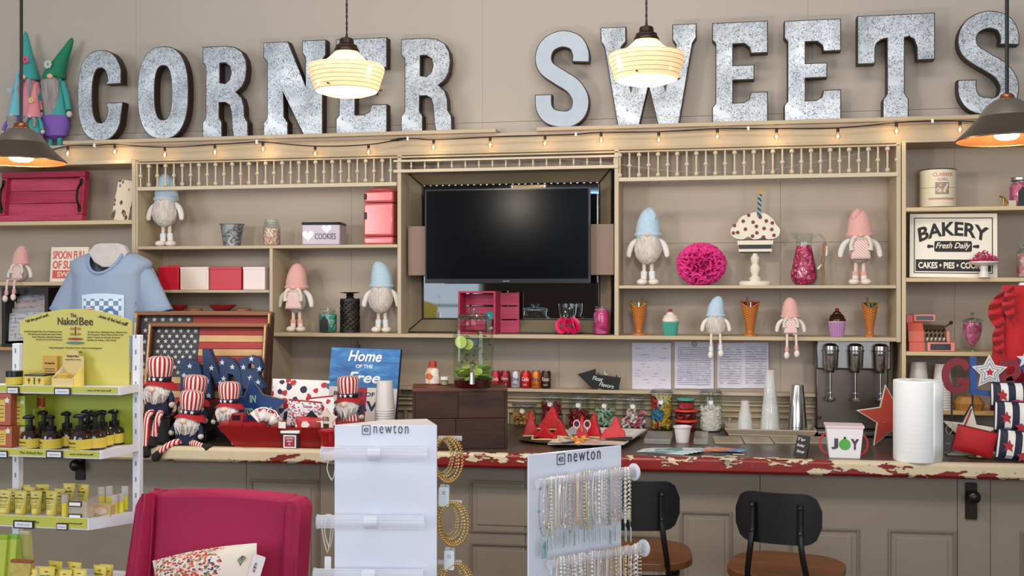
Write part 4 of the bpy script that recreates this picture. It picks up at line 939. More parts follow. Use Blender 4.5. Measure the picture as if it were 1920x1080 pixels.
def cupcake(lab, u0, u1, vt, cm, fm, topm, dots=False):
    x, w, h = slot(u0, u1, vt, zs2b, -.16); r = w/2; t = thing('cupcake', lab, 'cupcake', (x, -.16, zs2b+.0005), 0, 'ceramic cupcakes')
    obj('paper_case', MB().lathe([(r*.74, 0), (r*.76, h*.02), (r*.98, h*.5), (r*.9, h*.52)], 64, wav=lambda a, z: 1+.035*(1 if math.cos(22*a) > 0 else -1)), cm, t)
    obj('frosting', MB().lathe([(r*.9, h*.5), (r*1.0, h*.55), (r*.97, h*.61), (r*.84, h*.65), (r*.86, h*.70), (r*.7, h*.76), (r*.5, h*.80), (r*.46, h*.85), (r*.2, h*.9), (.002, h*.93)], 28, wav=lambda a, z: 1+.02*math.sin(5*a+z*120)), fm, t)
    obj('cherry', MB().ell((0, 0, h*.94), (r*.24, r*.24, h*.07)), topm, t)
    if dots: obj('rolled_rim', MB().sweep([(r*.95*math.cos(a), r*.95*math.sin(a), h*.515) for a in [2*PI*i/24 for i in range(24)]], .003, 6, True), plain('#d9c3b4', .4), t)
cupcake('cupcake in ribbed teal case with white frosting and cherry', 1241, 1273, 580, plain('#4b9f90', .35), plain('#e9d8cc', .45), plain('#9f1822', .2))
cupcake('cupcake in ribbed lilac case with dark chocolate frosting', 1553, 1586, 578, plain('#b483b4', .35), plain('#32130f', .25, coat=.4), plain('#7c1420', .2), True)
# ---------------------------------------------------------------- right bookcase goods
INK = plain('#17140f', .6)
x, w, h = slot(1725, 1795, 316, zr1, -.14); r = w/2
t = thing('baking_tin', 'large round cream tin with pink lettering on the top right shelf', 'tin', (x, -.125, zr1+.0005)); r *= .98
n = NB('tin_paper'); TINP = n.out('#e6d9bb', .45)
obj('can_body', MB().lathe([(r*.98, 0), (r, .003), (r, h*.95), (r*.98, h*.955)], 40), TINP, t)
for z in (.004, h*.5, h*.955): obj('rim', MB().sweep([(r*1.0*math.cos(a), r*1.0*math.sin(a), z) for a in [2*PI*i/36 for i in range(36)]], .0022 if z != h*.5 else .0008, 6, True), plain('#8a867a', .3, .8), t)
obj('lid', MB().cyl((0, 0, h*.94), (0, 0, h*.975), r*.97, n=36), plain('#3c3a36', .4, .6), t)
cw = lambda rr: (lambda X_, Z_: (X_, Z_))
def curved_text(s, wd, m_, par, x0, z0, hh, rr, bold=0):
    o = text(s, wd, m_, par, (0, 0, 0), hh, bold)
    for v in o.data.vertices: a = (v.co.x+x0)/rr; q = rr+.0006-min(v.co.y, 0)*.5; v.co = (q*math.sin(a), -q*math.cos(a), v.co.z+z0)
    return o
TP = plain('#c07a78', .5); curved_text('CLABBER', r*1.15, TP, t, .1*r, h*.82, h*.09, r); curved_text('GIRL', r*.6, TP, t, .1*r, h*.70, h*.075, r)
fr_ = curved_text('I', 1e-3, TP, t, 0, h*.1, .001, r)
m = MB()
for a0, a1, za_, zb2 in ((-.32, .42, .34, .36), (-.32, .42, .60, .62)): m.grid(lambda u, v: ((r+.001)*math.sin(a0+(a1-a0)*u), -(r+.001)*math.cos(a0+(a1-a0)*u), h*(za_+(zb2-za_)*v)), 8, 1)
for a0, a1 in ((-.32, -.29), (.39, .42)): m.grid(lambda u, v: ((r+.001)*math.sin(a0+(a1-a0)*u), -(r+.001)*math.cos(a0+(a1-a0)*u), h*(.34+.28*v)), 1, 1)
obj('picture_border', m, plain('#4c564c', .5), t)
obj('picture', MB().grid(lambda u, v: ((r+.0008)*math.sin(-.28+.66*u), -(r+.0008)*math.cos(-.28+.66*u), h*(.37+.22*v)), 8, 1), chips('#b58c7c', '#e2d2b6', '#7c8573', 120, '#c46a60'), t)
obj('red_band', MB().grid(lambda u, v: ((r+.0008)*math.sin(-.7+1.5*u), -(r+.0008)*math.cos(-.7+1.5*u), h*(.20+.045*v)), 10, 1), plain('#b98a7c', .5), t)
fr_.name = 'stroke'
jar('pink filled jar with big black tag at the top right edge', 1893, 1932, 334, zr1, -.16, chips('#dd5a86', '#e8779c', '#c8446e', 50, '#e98aa8'), .8, tagm=BLACK, lidm=plain('#b0aba2', .3, .8))
GOLD = plain('#b98d4a', .3, .9); x, w, h = slot(1874, 1894, 367, zr1, -.19)
t = thing('brass_scoop', 'small brass tap shaped trinket beside the pink filled jar', 'trinket', (x, -.19, zr1+.0005))
obj('trinket_arm', MB().sweep(catmull([(-w*.5, 0, h*.95), (-w*.1, 0, h*.8), (w*.25, 0, h*.35), (w*.3, 0, 0.002)], 4), .004, 8), GOLD, t); obj('trinket_brace', MB().sweep([(-w*.1, 0, h*.75), (-w*.15, 0, .002)], .0035, 8), GOLD, t)
obj('tag_card', Bx(w*.3, w*1.0, -.012, -.010, .001, h*.55), plain('#c9bca4', .6), t)
# bakery sign
x, w, h = slot(1703, 1864, 401, zr2, -.16)
x0_ = X(1706, -.19)
t = thing('bakery_sign', 'white tin bakery sign with black arched lettering on the right bookcase', 'sign', (x, -.2, zr2+.001), rot=(-.10, .015, -.07)); h *= 1.0
SGN = plain('#ece3cd', .35); obj('sign_plate', MB().prism([(-w/2, 0), (w/2, 0), (w/2, h), (-w/2, h)], 0, .006), SGN, t, smooth=0)
R_ = lambda k: [(-w/2+k, k), (w/2-k, k), (w/2-k, h-k), (-w/2+k, h-k)]
obj('rolled_edge', MB().prism(R_(0), -.003, .0005, [R_(.004)]), SGN, t, smooth=0)
obj('border_line', MB().prism(R_(.017), -.0012, .0002, [R_(.0205)]), INK, t, smooth=0)
W2 = w*.80
text('BAKERY', W2, INK, t, (0, -.0002, h*.66), h*.22, .03, warp=lambda X_, Z_: (X_*(1+.25*Z_/h), Z_*(1.0)+h*.105*(1-(X_/(W2/2))**2)))
obj('rolling_pin', MB().prism(rrect(w*.43, h*.17, .008, 4, 0, h*.485), -.0016, .0002), INK, t, smooth=0)
for sx in (-1, 1): obj('pin_handle', MB().prism([(sx*w*.225, h*.47), (sx*w*.25, h*.465), (sx*w*.29, h*.455), (sx*w*.30, h*.485), (sx*w*.29, h*.515), (sx*w*.25, h*.505), (sx*w*.225, h*.50)], -.0016, .0002), INK, t, smooth=0)
text('Fresh Daily', w*.40, SGN, t, (0, -.0018, h*.485), h*.12, .015, .35)
obj('black_bar', MB().prism([(-w*.43, h*.095), (w*.43, h*.095), (w*.43, h*.28), (-w*.43, h*.28)], -.0014, .0002), INK, t, smooth=0)
text('CAKES • PIES • COOKIES', w*.80, SGN, t, (0, -.0016, h*.188), h*.10, .03)
# cake stand with pink shreds
x, w, h = slot(1816, 1872, 467, zr2, -.235); r = w/2
t = thing('cake_stand', 'small white cake stand in front of the bakery sign', 'cake stand', (x, -.245, zr2+.0005))
obj('stand', MB().lathe([(r*.42, 0), (r*.38, h*.05), (r*.26, h*.22), (r*.27, h*.4), (r*.9, h*.47), (r*1.0, h*.52), (r*.98, h*.56), (.002, h*.54)], 28), plain('#e6ddd6', .3), t)
t = thing('paper_shreds', 'heap of hot pink paper shreds on the white cake stand', 'paper shreds', (x, -.245, zr2+h*.545)); m = MB(); r2 = random.Random(5)
for i in range(120):
    a = r2.uniform(0, 2*PI); q = math.sqrt(r2.random())*r*.92; z = (1-(q/r)**2)*h*.42*r2.random()+.002
    M = Matrix.Translation((q*math.cos(a), q*math.sin(a), z)) @ Matrix.Rotation(r2.uniform(0, PI), 4, 'Z') @ Matrix.Rotation(r2.uniform(-.8, .8), 4, 'Y')
    m.box(-.010, .010, -.003, .003, -.0006, .0006, M)
obj('shreds', m, plain('#e0487e', .7, var='#c02c60', vs=60), t, kind='stuff', smooth=0)
jar('glass jar with pink sweets cut by the right photo edge, beside the bakery sign', 1906, 1950, 458, zr2, -.17, chips('#e08a94', '#f0b0b4', '#cf6a78', 60, '#f5d0cc'), .72)
# toy cash register
x, w, h = slot(1701, 1786, 591, zr3, -.16)
t = thing('toy_cash_register', 'coral pink old fashioned cash register ornament', 'cash register', (x, -.15, zr3+.0005), .0)
CRG = plain('#d2604c', .4, bump=.05); CRL = plain('#e8897a', .35); d = .11
side = [(-d*.5, 0), (-d*.5, h*.24), (-d*.42, h*.27), (-d*.34, h*.55), (-d*.1, h*.78), (-.0, h*.80), (0, h*1.0), (d*.5, h*1.0), (d*.5, 0)]
Mz = Matrix.Rotation(-PI/2, 4, 'Z')
def yz(poly, xa, xb, mm):  # outline given in (y,z), extruded along x
    vs = MB().prism(poly, xa, xb); vs.v = [(p[1], p[0], p[2]) for p in vs.v]; vs.f = [f[::-1] for f in vs.f]; return vs
obj('side_cheek', yz(side, -w*.5, -w*.16, 0), CRG, t, smooth=.4); obj('side_cheek', yz([(a*.98, b*.62 if b > h*.6 else b) for a, b in side], w*.34, w*.40, 0), CRL, t, smooth=.4)
obj('key_deck', yz([(-d*.46, 0), (-d*.46, h*.24), (-d*.38, h*.32), (-d*.3, h*.55), (0, h*.70), (d*.4, h*.72), (d*.4, 0)], -w*.16, w*.34, 0), plain('#6b5440', .35, .5), t, smooth=.4)
obj('base_drawer', Bx(-w*.1, w*.5, -d*.56, d*.4, 0, h*.25), CRL, t, bev=.003); obj('drawer_front', Bx(-w*.04, w*.40, -d*.585, -d*.55, h*.04, h*.21), plain('#2c2f36', .3, .3), t, bev=.001)
obj('display_box', Bx(-w*.36, w*.12, -d*.16, d*.42, h*.82, h*1.02), CRL, t, bev=.003); obj('display_window', Bx(-w*.31, w*.07, -d*.18, -d*.15, h*.86, h*.98), plain('#2a1020', .2), t)
for j in range(3):
    for i in range(5): obj('key', MB().cyl((-w*.10+i*w*.09, -d*(.46-.08*j), h*(.30+.12*j)), (-w*.10+i*w*.09, -d*(.56-.08*j), h*(.36+.12*j)), .0035, n=8), BLACK if j else WHITE, t)
obj('crank', MB().cyl((w*.34, -d*.1, h*.68), (w*.46, -d*.15, h*.78), .004, n=8).ell((w*.46, -d*.15, h*.79), .008), BLACK, t)
# enjoy candy jar
x, w, h = slot(1804, 1843, 585, zr3, -.17); r = w/2
t = thing('candy_jar', 'footed glass candy jar of pink sweets with ENJOY lettering', 'jar', (x, -.17, zr3+.0005))
obj('glass', MB().lathe([(r*.55, 0), (r*.5, h*.03), (r*.12, h*.07), (r*.2, h*.12), (r*.7, h*.32), (r*.95, h*.55), (r*.9, h*.76)], 28, cap=False), GLASS, t)
obj('contents', MB().lathe([(.002, h*.12), (r*.2, h*.135), (r*.66, h*.33), (r*.89, h*.55), (r*.85, h*.73), (.003, h*.75)], 28), chips('#ea6f9e', '#f08fb4', '#d9527f', 70, '#f2a5c2'), t)
obj('lid', MB().lathe([(r*1.0, h*.76), (r*1.0, h*.78), (r*.7, h*.82), (r*.12, h*.86), (r*.1, h*.92), (r*.22, h*.96), (.002, h)], 28), glass('#e9ecec', 1.6), t)
curved_text('ENJOY', r*1.1, plain('#a01548', .5), t, 0, h*.57, h*.15, r*.93)
# white cups and lids on the low shelf
zr4 = ZF(1880, 776)
def cupstack(lab, u0, u1, vt, zb, y, nn, grp=None, lidded=True, m_=None, name='paper_cup_stack'):
    x, w, h = slot(u0, u1, vt, zb, y); r = w/2; m_ = m_ or plain('#e4ddd6', .5); t = thing(name, lab, 'cups', (x, y, zb+.0005), 0, grp)
    ch = h*.5; st = (h-ch)/max(nn-1, 1)
    for i in range(nn):
        z = i*st; obj('cup', MB().lathe([(r, z), (r*1.0, z+.004), (r*.94, z+.005), (r*.72, z+ch-.002), (r*.7, z+ch), (.002, z+ch)], 24), m_, t)
    return t
cupstack('stack of white takeout lids and cups nearest the bookcase side', 1702, 1742, 678, zr4, -.13, 9)
cupstack('taller leaning white cup stack behind the paper towel', 1748, 1786, 682, zr4, -.12, 10)
x, w, h = slot(1790, 1846, 744, zr4, -.12)
t = thing('takeout_box', 'octagonal golden brown takeout box under the right shelf', 'box', (x, -.11, zr4+.0005)); KR = plain('#c08a45', .5, var='#a8732f', vs=12)
obj('box_tray', MB().lathe([(w*.46, 0), (w*.54, h*.45), (w*.53, h*.47)], 8, sy=.8), KR, t, smooth=.2); obj('box_lid', MB().lathe([(w*.54, h*.48), (w*.54, h*.53), (w*.36, h), (.002, h)], 8, sy=.8), KR, t, smooth=.2)

# mixer with three spindles
y0m = -.13
x0, x1, z0, z1 = rect(1528, 1668, 636, 815, y0m); z0 = ZC+.003; zq = P(1598, 692, y0m).z
t = thing('milkshake_mixer', 'three spindle stainless steel milkshake mixer against the wall', 'mixer', ((x0+x1)/2, y0m, z0)); W = (x1-x0)/2; H = z1-z0
DST = plain('#6f6660', .3, .9, var='#554a42', vs=4)
obj('back_column', MB().box(-W*.97, W*.97, 0, .09, .02, H*.72), DST, t, bev=.006); obj('head', Bx(-W, W, -.05, .10, zq-z0, H), plain('#8a8784', .3, .9, var='#6a6664', vs=5), t, bev=.008)
obj('base_foot', Bx(-W, W, -.09, .10, .0, .02), STEEL, t, bev=.005); obj('switch_plate', Bx(-W*.93, -W*.82, -.004, .0, .06, .075), BLACK, t)
for i in range(3):
    cx = -W*.62+i*W*.66; zt0 = H*.96; hz = H*.28; r = W*.21; cy = -.072
    md = obj('motor_cover', MB().lathe([(r*.7, zt0-hz), (r*.92, zt0-hz*.85), (r*.98, zt0-hz*.4), (r*1.0, zt0-hz*.25), (r*.98, zt0-hz*.08), (r*.6, zt0), (.002, zt0+.002)], 24, (cx, cy, 0)), plain('#b5b0a8', .22, 1.0), t)
    obj('ring', MB().sweep([(cx+r*1.06*math.cos(a), cy+r*1.06*math.sin(a), zt0-hz*.25) for a in [2*PI*k/24 for k in range(24)]], .003, 6, True), CHROME, md)
    obj('switch', Bx(cx-r*.5, cx+r*.5, cy-r*1.04, cy-r*.9, zt0-hz*.44, zt0-hz*.36), BLACK, md, bev=.001); obj('collar', MB().cyl((cx, cy, zt0-hz*1.08), (cx, cy, zt0-hz), r*.45, n=16), BLACK, md)
    sp_ = obj('spindle', MB().cyl((cx, cy, H*.15+.09), (cx, cy, zt0-hz), .0045, n=8), CHROME, t); zc = H*.15+.09
    obj('agitator', MB().cyl((cx, cy, zc+.03), (cx, cy, zc+.034), .014, n=16).lathe([(.004, zc-.008), (.016, zc-.004), (.019, zc+.004), (.015, zc+.012), (.005, zc+.012)], 16, (cx, cy, 0), wav=lambda a, z: 1+.12*math.cos(4*a)), CHROME, sp_)
# notices on the wall
for i, (u0, u1, v0, v1, lab, st) in enumerate(((1185, 1258, 643, 730, 'white notice sheet nearest the arrow sign', 0), (1265, 1338, 641, 729, 'white notice sheet printed in boxes with a round emblem, second from the arrow sign', 1), (1345, 1394, 643, 728, 'left page of the printed two page menu left of the cup towers', 2), (1394, 1441, 642, 728, 'right page of the printed two page menu, partly behind the cup tower', 2))):
    x0, x1, z0, z1 = rect(u0, u1, v0, v1, -.012)
    t = thing('notice_sheet', lab, 'notice', ((x0+x1)/2, -.004, (z0+z1)/2), 0, 'notices on the wall'); W = (x1-x0)/2; Hh = (z1-z0)/2
    pm = [printed('#dedae6', '#9f97b0', .0145, .42, 25), printed('#dedae6', '#6f6c86', .0085, .62, 60), printed('#dad6e0', '#7f7b8d', .011, .55, 40)][st]
    obj('sheet', Bx(-W, W, -.0035, -.0022, -Hh, Hh), plain('#dedae6', .5), t, smooth=0); obj('print_area', Bx(-W*.86, W*.86, -.0042, -.0034, -Hh*.86, Hh*.8), pm, t, smooth=0)
    if st == 1:
        obj('round_emblem', MB().prism(circ(.012, 20, W*.0, Hh*.9), -.0055, -.0034, [circ(.009, 20, 0, Hh*.9)]).prism([(-.004, Hh*.9+.002), (.004, Hh*.9+.002), (0, Hh*.9-.006)], -.0055, -.0034), plain('#5b5752', .5), t, smooth=0)
        for (a, b, c, d_) in ((-.7, -.15, .45, .75), (.1, .75, -.12, .12), (-.7, -.15, -.75, -.3), (.15, .7, -.85, -.6)): obj('printed_box', MB().prism([(a*W, c*Hh), (b*W, c*Hh), (b*W, d_*Hh), (a*W, d_*Hh)], -.0055, -.004, [[(a*W+.001, c*Hh+.001), (b*W-.001, c*Hh+.001), (b*W-.001, d_*Hh-.001), (a*W+.001, d_*Hh-.001)]]), plain('#77738a', .5), t, smooth=0)
# arrow sign
x, w, h = slot(1080, 1161, 692, zled, -.07)
t = thing('arrow_sign', 'black arrow shaped chalk sign pointing left on the ledge', 'sign', (x, -.075, zled+.001), rot=(-.06, .12, 0))
ap = [(-w/2, h*.60), (-w*.10, h*.98), (-w*.08, h*.72), (w*.5, h*.72), (w*.48, h*.02), (-w*.02, h*.06), (-w*.05, h*-.02+.004), (-w*.14, .003)]
obj('arrow_board', MB().prism(ap, -.004, .004), plain('#151311', .7), t, smooth=0)
text('Float', w*.24, plain('#cfe0dc', .7), t, (-w*.02, -.0042, h*.52), h*.2, .01, .2, rot=(0, .06, 0)); text('Flavors', w*.34, plain('#cfe0dc', .7), t, (w*.2, -.0042, h*.26), h*.2, .01, .2, rot=(0, .06, 0))
for u_ in (-.04, .38): obj('nail_tab', MB().cyl((w*u_+w*.02, 0, h*.72), (w*u_+w*.02, 0, h*.82), .003, n=6), BLACK, t)
obj('twine_bow', MB().sweep(catmull([(w*.1, -.002, h*.98), (w*.16, -.004, h*.78), (w*.2, -.002, h*.86), (w*.16, -.004, h*.76), (w*.1, -.003, h*.84)], 3), .002, 6).sweep([(w*.02, -.002, h*.04), (w*.06, -.002, -.001), (w*.1, -.002, h*.04)], .002, 5), plain('#c9c2b0', .9), t)
# cans
CANS = [(921, '#b01822', '#e8dcd8', 'dark red soda can with white script, half hidden by the drink dispenser', 'Soda'), (939, '#8e1524', '#e9dfda', 'maroon soda can, second from the dispenser', 'Cherry'), (958.5, '#bdb7bd', '#55505e', 'silver grey soda can next to the red one', 'Diet'), (977.5, '#c51a22', '#f0e6e0', 'bright red cola can between silver and orange', 'Cola'), (996.5, '#d0701f', '#2f3a7a', 'orange soda can with blue lettering', 'Fizz'), (1015.5, '#3f1d12', '#e6dccb', 'brown root beer can at the right end of the row', 'Root')]
for u, cb_, cf, lab, tx in CANS:
    x, w, h = slot(u, u+17.5, 694, zled, -.06); r = w/2; t = thing('soda_can', lab, 'can', (x, -.062, zled+.0005), 0, 'soda cans on the ledge')
    obj('can_body', MB().lathe([(r*.75, 0), (r*.97, h*.05), (r*.99, h*.08), (r*.99, h*.88), (r*.82, h*.95)], 24, cap=False), plain(cb_, .3, .35), t)
    obj('can_top', MB().lathe([(r*.8, h*.94), (r*.84, h*.955), (r*.84, h*.98), (r*.76, h*.97), (.002, h*.965)], 24), plain('#c4c0bb', .25, .9), t)
    o = curved_text(tx, r*1.5, plain(cf, .4), t, 0, h*.52, h*.22, r, .01); o.rotation_euler = (0, 0, 0)
    curved_text(tx[:3].upper(), r*.8, plain(cf, .4), t, 0, h*.2, h*.08, r, .01)
# ---------------------------------------------------------------- things on the counter, right and middle
def cslot(u0, u1, vt, vb, zc=ZC):
    uc = (u0+u1)/2; p = G(uc, vb, zc); a, b, c = ray(uc, vb); t = (p.y+CAMD)/b; k = t/F
    w = (u1-u0)*k; d = Vector((a, b, 0)).normalized(); q = p+d*w/2*.96
    return q.x, q.y, w, (vb-vt)*k, k
def cslot_flat(u0, u1, vt, vb, zc=ZC):
    x, y, w, h, k = cslot(u0, u1, vt, vb, zc); p = G((u0+u1)/2, vb, zc); return p.x, p.y, w, h, k
ring = lambda r, z, n_=28, e=.003, cx=0, cy=0: MB().sweep([(cx+r*math.cos(a), cy+r*math.sin(a), z) for a in [2*PI*i/n_ for i in range(n_)]], e, 6, True)
JL = glass('#eef3f1', 1.5)
def clampjar(lab, u0, u1, vt, vb, cont, frac, pieces=None):
    x, y, w, h, k = cslot(u0, u1, vt, vb); y = min(y, -.13); r = w*.45; h = P((u0+u1)/2, vt, y).z-ZC
    t = thing('glass_jar', lab, 'jar', (x, y, ZC+.0008), 0, 'clamp lid sweet jars on the back counter')
    obj('glass', MB().lathe([(.003, .001), (r*.92, 0), (r, .008), (r, h*.82), (r*.93, h*.87), (r*.95, h*.885)], 32, cap=False), GLASS, t)
    ld = obj('lid', MB().lathe([(r*1.02, h*.90), (r*1.08, h*.915), (r*1.08, h*.94), (r*.95, h*.97), (r*.9, h*.985), (.003, h*.985)], 32), JL, t)
    obj('rubber_seal', ring(r*1.03, h*.893, 32, .0028), plain('#b9aea4', .5), t)
    obj('wire_bail', MB().sweep([(r*1.09*math.cos(a), r*1.09*math.sin(a), h*.93) for a in [PI*1.5+(-1.5+3*i/16) for i in range(17)]], .0016, 6).sweep(catmull([(-.008, -r*1.1, h*.93), (-.009, -r*1.12, h*.8), (0, -r*1.14, h*.74), (.009, -r*1.12, h*.8), (.008, -r*1.1, h*.93)], 3), .0015, 6), CHROME, t)
    obj('round_tag', MB().prism(circ(.0105, 20, 0, h*.70), -r*1.16, -r*1.14), plain('#e6e0da', .5), t, smooth=0)
    if cont:
        obj('contents', MB().lathe([(.003, .004), (r*.86, .004), (r*.92, .012), (r*.93, h*frac*.92), (r*.6, h*frac), (.003, h*frac*1.02)], 26, wav=lambda a, z: 1+.02*math.sin(9*a+z*200)), cont, t)
    if pieces:
        m = MB(); r2 = random.Random(int(u0)); cnt, L, th, kind_ = pieces[:4]
        for i in range(cnt):
            a = r2.uniform(0, 2*PI); q = r*.80*math.sqrt(r2.random()) if i % 2 else r*.84; z = .012+r2.random()*h*frac*1.0
            c = Vector((q*math.cos(a), q*math.sin(a), z)); d = Vector((r2.uniform(-1, 1), r2.uniform(-1, 1), r2.uniform(-1, 1))).normalized()*L/2
            if kind_ == 'worm': e = d.cross(Vector((0, 0, 1)))*.4; pts = [c-d, c-d*.3+e, c+d*.4-e*.6, c+d]; pts = [Vector((p.x, p.y, max(.006, min(p.z, h*.85)))) for p in pts]; pts = [Vector((p.x, p.y, p.z)) if math.hypot(p.x, p.y) < r*.9 else Vector((p.x*r*.88/math.hypot(p.x, p.y), p.y*r*.88/math.hypot(p.x, p.y), p.z)) for p in pts]; m.sweep(pts, th, 5)
            else: q1, q2 = c-d, c+d; m.sweep([q1, q2], th, 7)
        obj('sweets', m, pieces[4], t, kind='stuff')
    return t
clampjar('low clamp jar of orange sweets beside the wooden crate', 964, 1013, 755, 799, None, .5, (90, .02, .006, 'rod', plain('#c98a4e', .5)))
clampjar('clamp jar of dark red liquorice behind the big watermelon slice', 1014, 1058, 737, 802, None, .6, (80, .035, .0045, 'worm', plain('#a02a2c', .4)))
clampjar('clamp jar of dark red wrapped sweets, second tall jar', 1065, 1110, 739, 804, None, .42, (60, .026, .006, 'rod', plain('#8e2226', .35)))
clampjar('clamp jar of pale green mints in the middle of the row', 1112, 1158, 740, 806, None, .48, (60, .03, .0055, 'worm', plain('#a9bfa4', .5)))
clampjar('clamp jar of pink and white wrapped taffy', 1166, 1212, 741, 806, None, .45, (55, .034, .0065, 'rod', chips('#d97a8a', '#e8c9c0', '#c04f66', 60)))
clampjar('full clamp jar of multicoloured gummy worms', 1219, 1263, 729, 807, None, .86, (330, .04, .0045, 'worm', chips('#d8b43a', '#c23a2e', '#2f7fa8', 22, '#e3d28a')))
clampjar('clamp jar half full of small white marshmallows', 1311, 1355, 729, 809, plain('#e8d8cc', .8), .50, (330, .012, .0064, 'rod', plain('#efe2d8', .8)))
# stacked round containers
x, y, w, h, k = cslot(1264, 1310, 747, 806); y = min(y, -.14); h = P(1287, 747, y).z-ZC
REDK = plain('#8c1420', .4); CLR = glass('#f2e8e4', .8); z = 0
for i, (rf, hf, lidc, lab, fill) in enumerate(((.44, .36, '#d9482c', 'bottom round sweet tub with orange lid of the small stack', '#7a1620'), (.46, .30, '#d9482c', 'middle round sweet tub with orange lid of the small stack', '#5f141b'), (.36, .34, '#3fa089', 'top round sweet tub with green lid', '#c03a40'))):
    r = w*rf; hh_ = h*hf; t = thing('round_tub', lab, 'tub', (x, y, ZC+.0008+z), 0, 'stack of round sweet tubs')
    obj('tub_wall', MB().lathe([(.003, .001), (r*.86, .001), (r*.97, hh_*.8)], 28, cap=False), CLR, t)
    obj('contents', MB().lathe([(.003, .003), (r*.80, .003), (r*.9, hh_*.6), (.003, hh_*.66)], 24), chips(fill, '#c8404a', fill, 90, '#d9707a'), t)
    obj('lid', MB().lathe([(r*1.0, hh_*.76), (r*1.06, hh_*.8), (r*1.06, hh_*.93), (r*.95, hh_*.98), (.003, hh_*.98)], 30), plain(lidc, .35), t); z += hh_+.001
# tray with cups and shakers
a, b, c_, d_ = G(1366, 816, ZC), G(1524, 819, ZC), G(1518, 800, ZC), G(1372, 797, ZC)
yb = -.08
t = thing('serving_tray', 'shallow beige lipped tray holding the cup towers', 'tray', ((a.x+b.x)/2, (a.y+yb)/2, ZC+.0008)); W = (b.x-a.x)/2; Dp = (yb-a.y)/2
TR = plain('#b9aa94', .45); m = MB(); m.box(-W, W, -Dp, Dp, 0, .008)
for q0, q1 in (([(-W, -Dp), (W, -Dp)], [(-W-.015, -Dp-.015), (W+.015, -Dp-.015)]), ([(W, -Dp), (W, Dp)], [(W+.015, -Dp-.015), (W+.015, Dp+.015)]), ([(W, Dp), (-W, Dp)], [(W+.015, Dp+.015), (-W-.015, Dp+.015)]), ([(-W, Dp), (-W, -Dp)], [(-W-.015, Dp+.015), (-W-.015, -Dp-.015)])):
    A_ = [(q0[0][0], q0[0][1], .004), (q0[1][0], q0[1][1], .004), (q1[1][0], q1[1][1], .026), (q1[0][0], q1[0][1], .026)]; m.hexa(A_, [(p[0], p[1], p[2]+.004) for p in A_])
obj('tray_body', m, TR, t, smooth=0)
zt2 = ZC+.0092
def tower(lab, u0, u1, vt, y, layers, mt, name, cat='cups', grp=None):
    x, w, h = slot(u0, u1, vt, zt2, y); t = thing(name, lab, cat, (x, y, zt2+.0003), 0, grp)
    for i, (z0_, z1_, r0_, r1_) in enumerate(layers):
        r0, r1 = r0_*w/2, r1_*w/2; za, zb3 = z0_*h, z1_*h
        obj('cup', MB().lathe([(r0*1.03, za), (r0*1.03, za+.003), (r0, za+.004), (r1, zb3-.002), (r1*.96, zb3), (.002, zb3)], 28), mt, t)
    return t
PC = milk('#efeeea', .38, .08)
tower('short tower of clear plastic cups on the tray, nearest the marshmallow jar', 1382, 1412, 751, -.20, [(0, .55, 1, .8), (.04, .6, .98, .8), (.08, .65, .96, .75), (.35, .97, .72, .5), (.4, 1, .7, .48)], PC, 'plastic_cup_tower', grp='cup towers')
tower('tall tower of clear plastic cups in the middle of the tray', 1425, 1463, 692, -.20, [(0, .38, 1, .82), (.03, .42, .98, .8), (.06, .45, .96, .78), (.3, .66, .82, .6), (.34, .7, .8, .6), (.55, .95, .66, .45), (.6, .985, .64, .43)], PC, 'plastic_cup_tower', grp='cup towers')
tower('shiny stack of steel milkshake cups with black rim side', 1476, 1514, 722, -.20, [(0, .88, 1, .66), (.06, .94, .98, .64), (.12, 1, .96, .62)], CHROME, 'steel_cup_stack')
# watermelon: two uncut heaps of slices
MEL = NB('melon_flesh'); f = MEL.noise(22, 3, None, .5, .3); MEL.bump(f, .3, .012); MELM = MEL.out(MEL.mix(f, '#a80f1a', '#dc2c33'), .4); RIND = plain('#d8c98a', .5); SEED = plain('#1c0f0b', .4)
def wedge(lab, u0, u1, vt, vb, rotz, lean, th=.035, grp='cut watermelon wedges', dy=0, asym=0.0, z=.0012):
    x, y, w, h, k = cslot_flat(u0, u1, vt, vb); W = w/2
    t = thing('watermelon_wedge', lab, 'watermelon', (x, y+dy, ZC+z), rot=(lean, 0, rotz), group=grp)
    out = [(-W, .0)]+[(-W+2*W*i/6, -.0+.008*math.sin(PI*i/6)) for i in range(1, 6)]+[(W, 0), (W*.55+asym*W, h*.42), (W*.36+asym*W, h*.5), (asym*W+W*.08, h*.97), (asym*W-W*.02, h), (asym*W-W*.12, h*.93), (-W*.45+asym*W, h*.55), (-W*.55, h*.45)]
    obj('flesh', MB().prism(out, 0, th), MELM, t, bev=.006, smooth=.8)
    obj('rind', MB().box(-W*1.0, W*1.0, -.001, th+.001, -.000, .007), RIND, t, bev=.003)
    return t
p = G(1050, 838, ZC)
t = thing('shallow_dish', 'dark shallow dish under the left watermelon heap', 'dish', (G(1035, 826, ZC).x, G(1035, 826, ZC).y, ZC+.0005)); 
obj('dish', MB().lathe([(.10, 0), (.14, .010), (.137, .012), (.1, .003), (.002, .003)], 36), plain('#4a4038', .3), t)
wedge('tall thin upright watermelon wedge at the left end of the heap', 980, 1012, 775, 826, .3, -.05, .03, z=.016)
wedge('largest peaked watermelon wedge rising above the others on the left', 1000, 1062, 770, 815, -.15, -.2, .04, dy=.03, z=.016)
wedge('watermelon slice lying low along the front of the left heap', 996, 1048, 806, 833, .1, .25, .03, dy=-.0, z=.016)
wedge('watermelon wedge behind the low front slice of the left heap', 1030, 1066, 800, 826, -.4, -.3, .03, dy=-.01, z=.016)
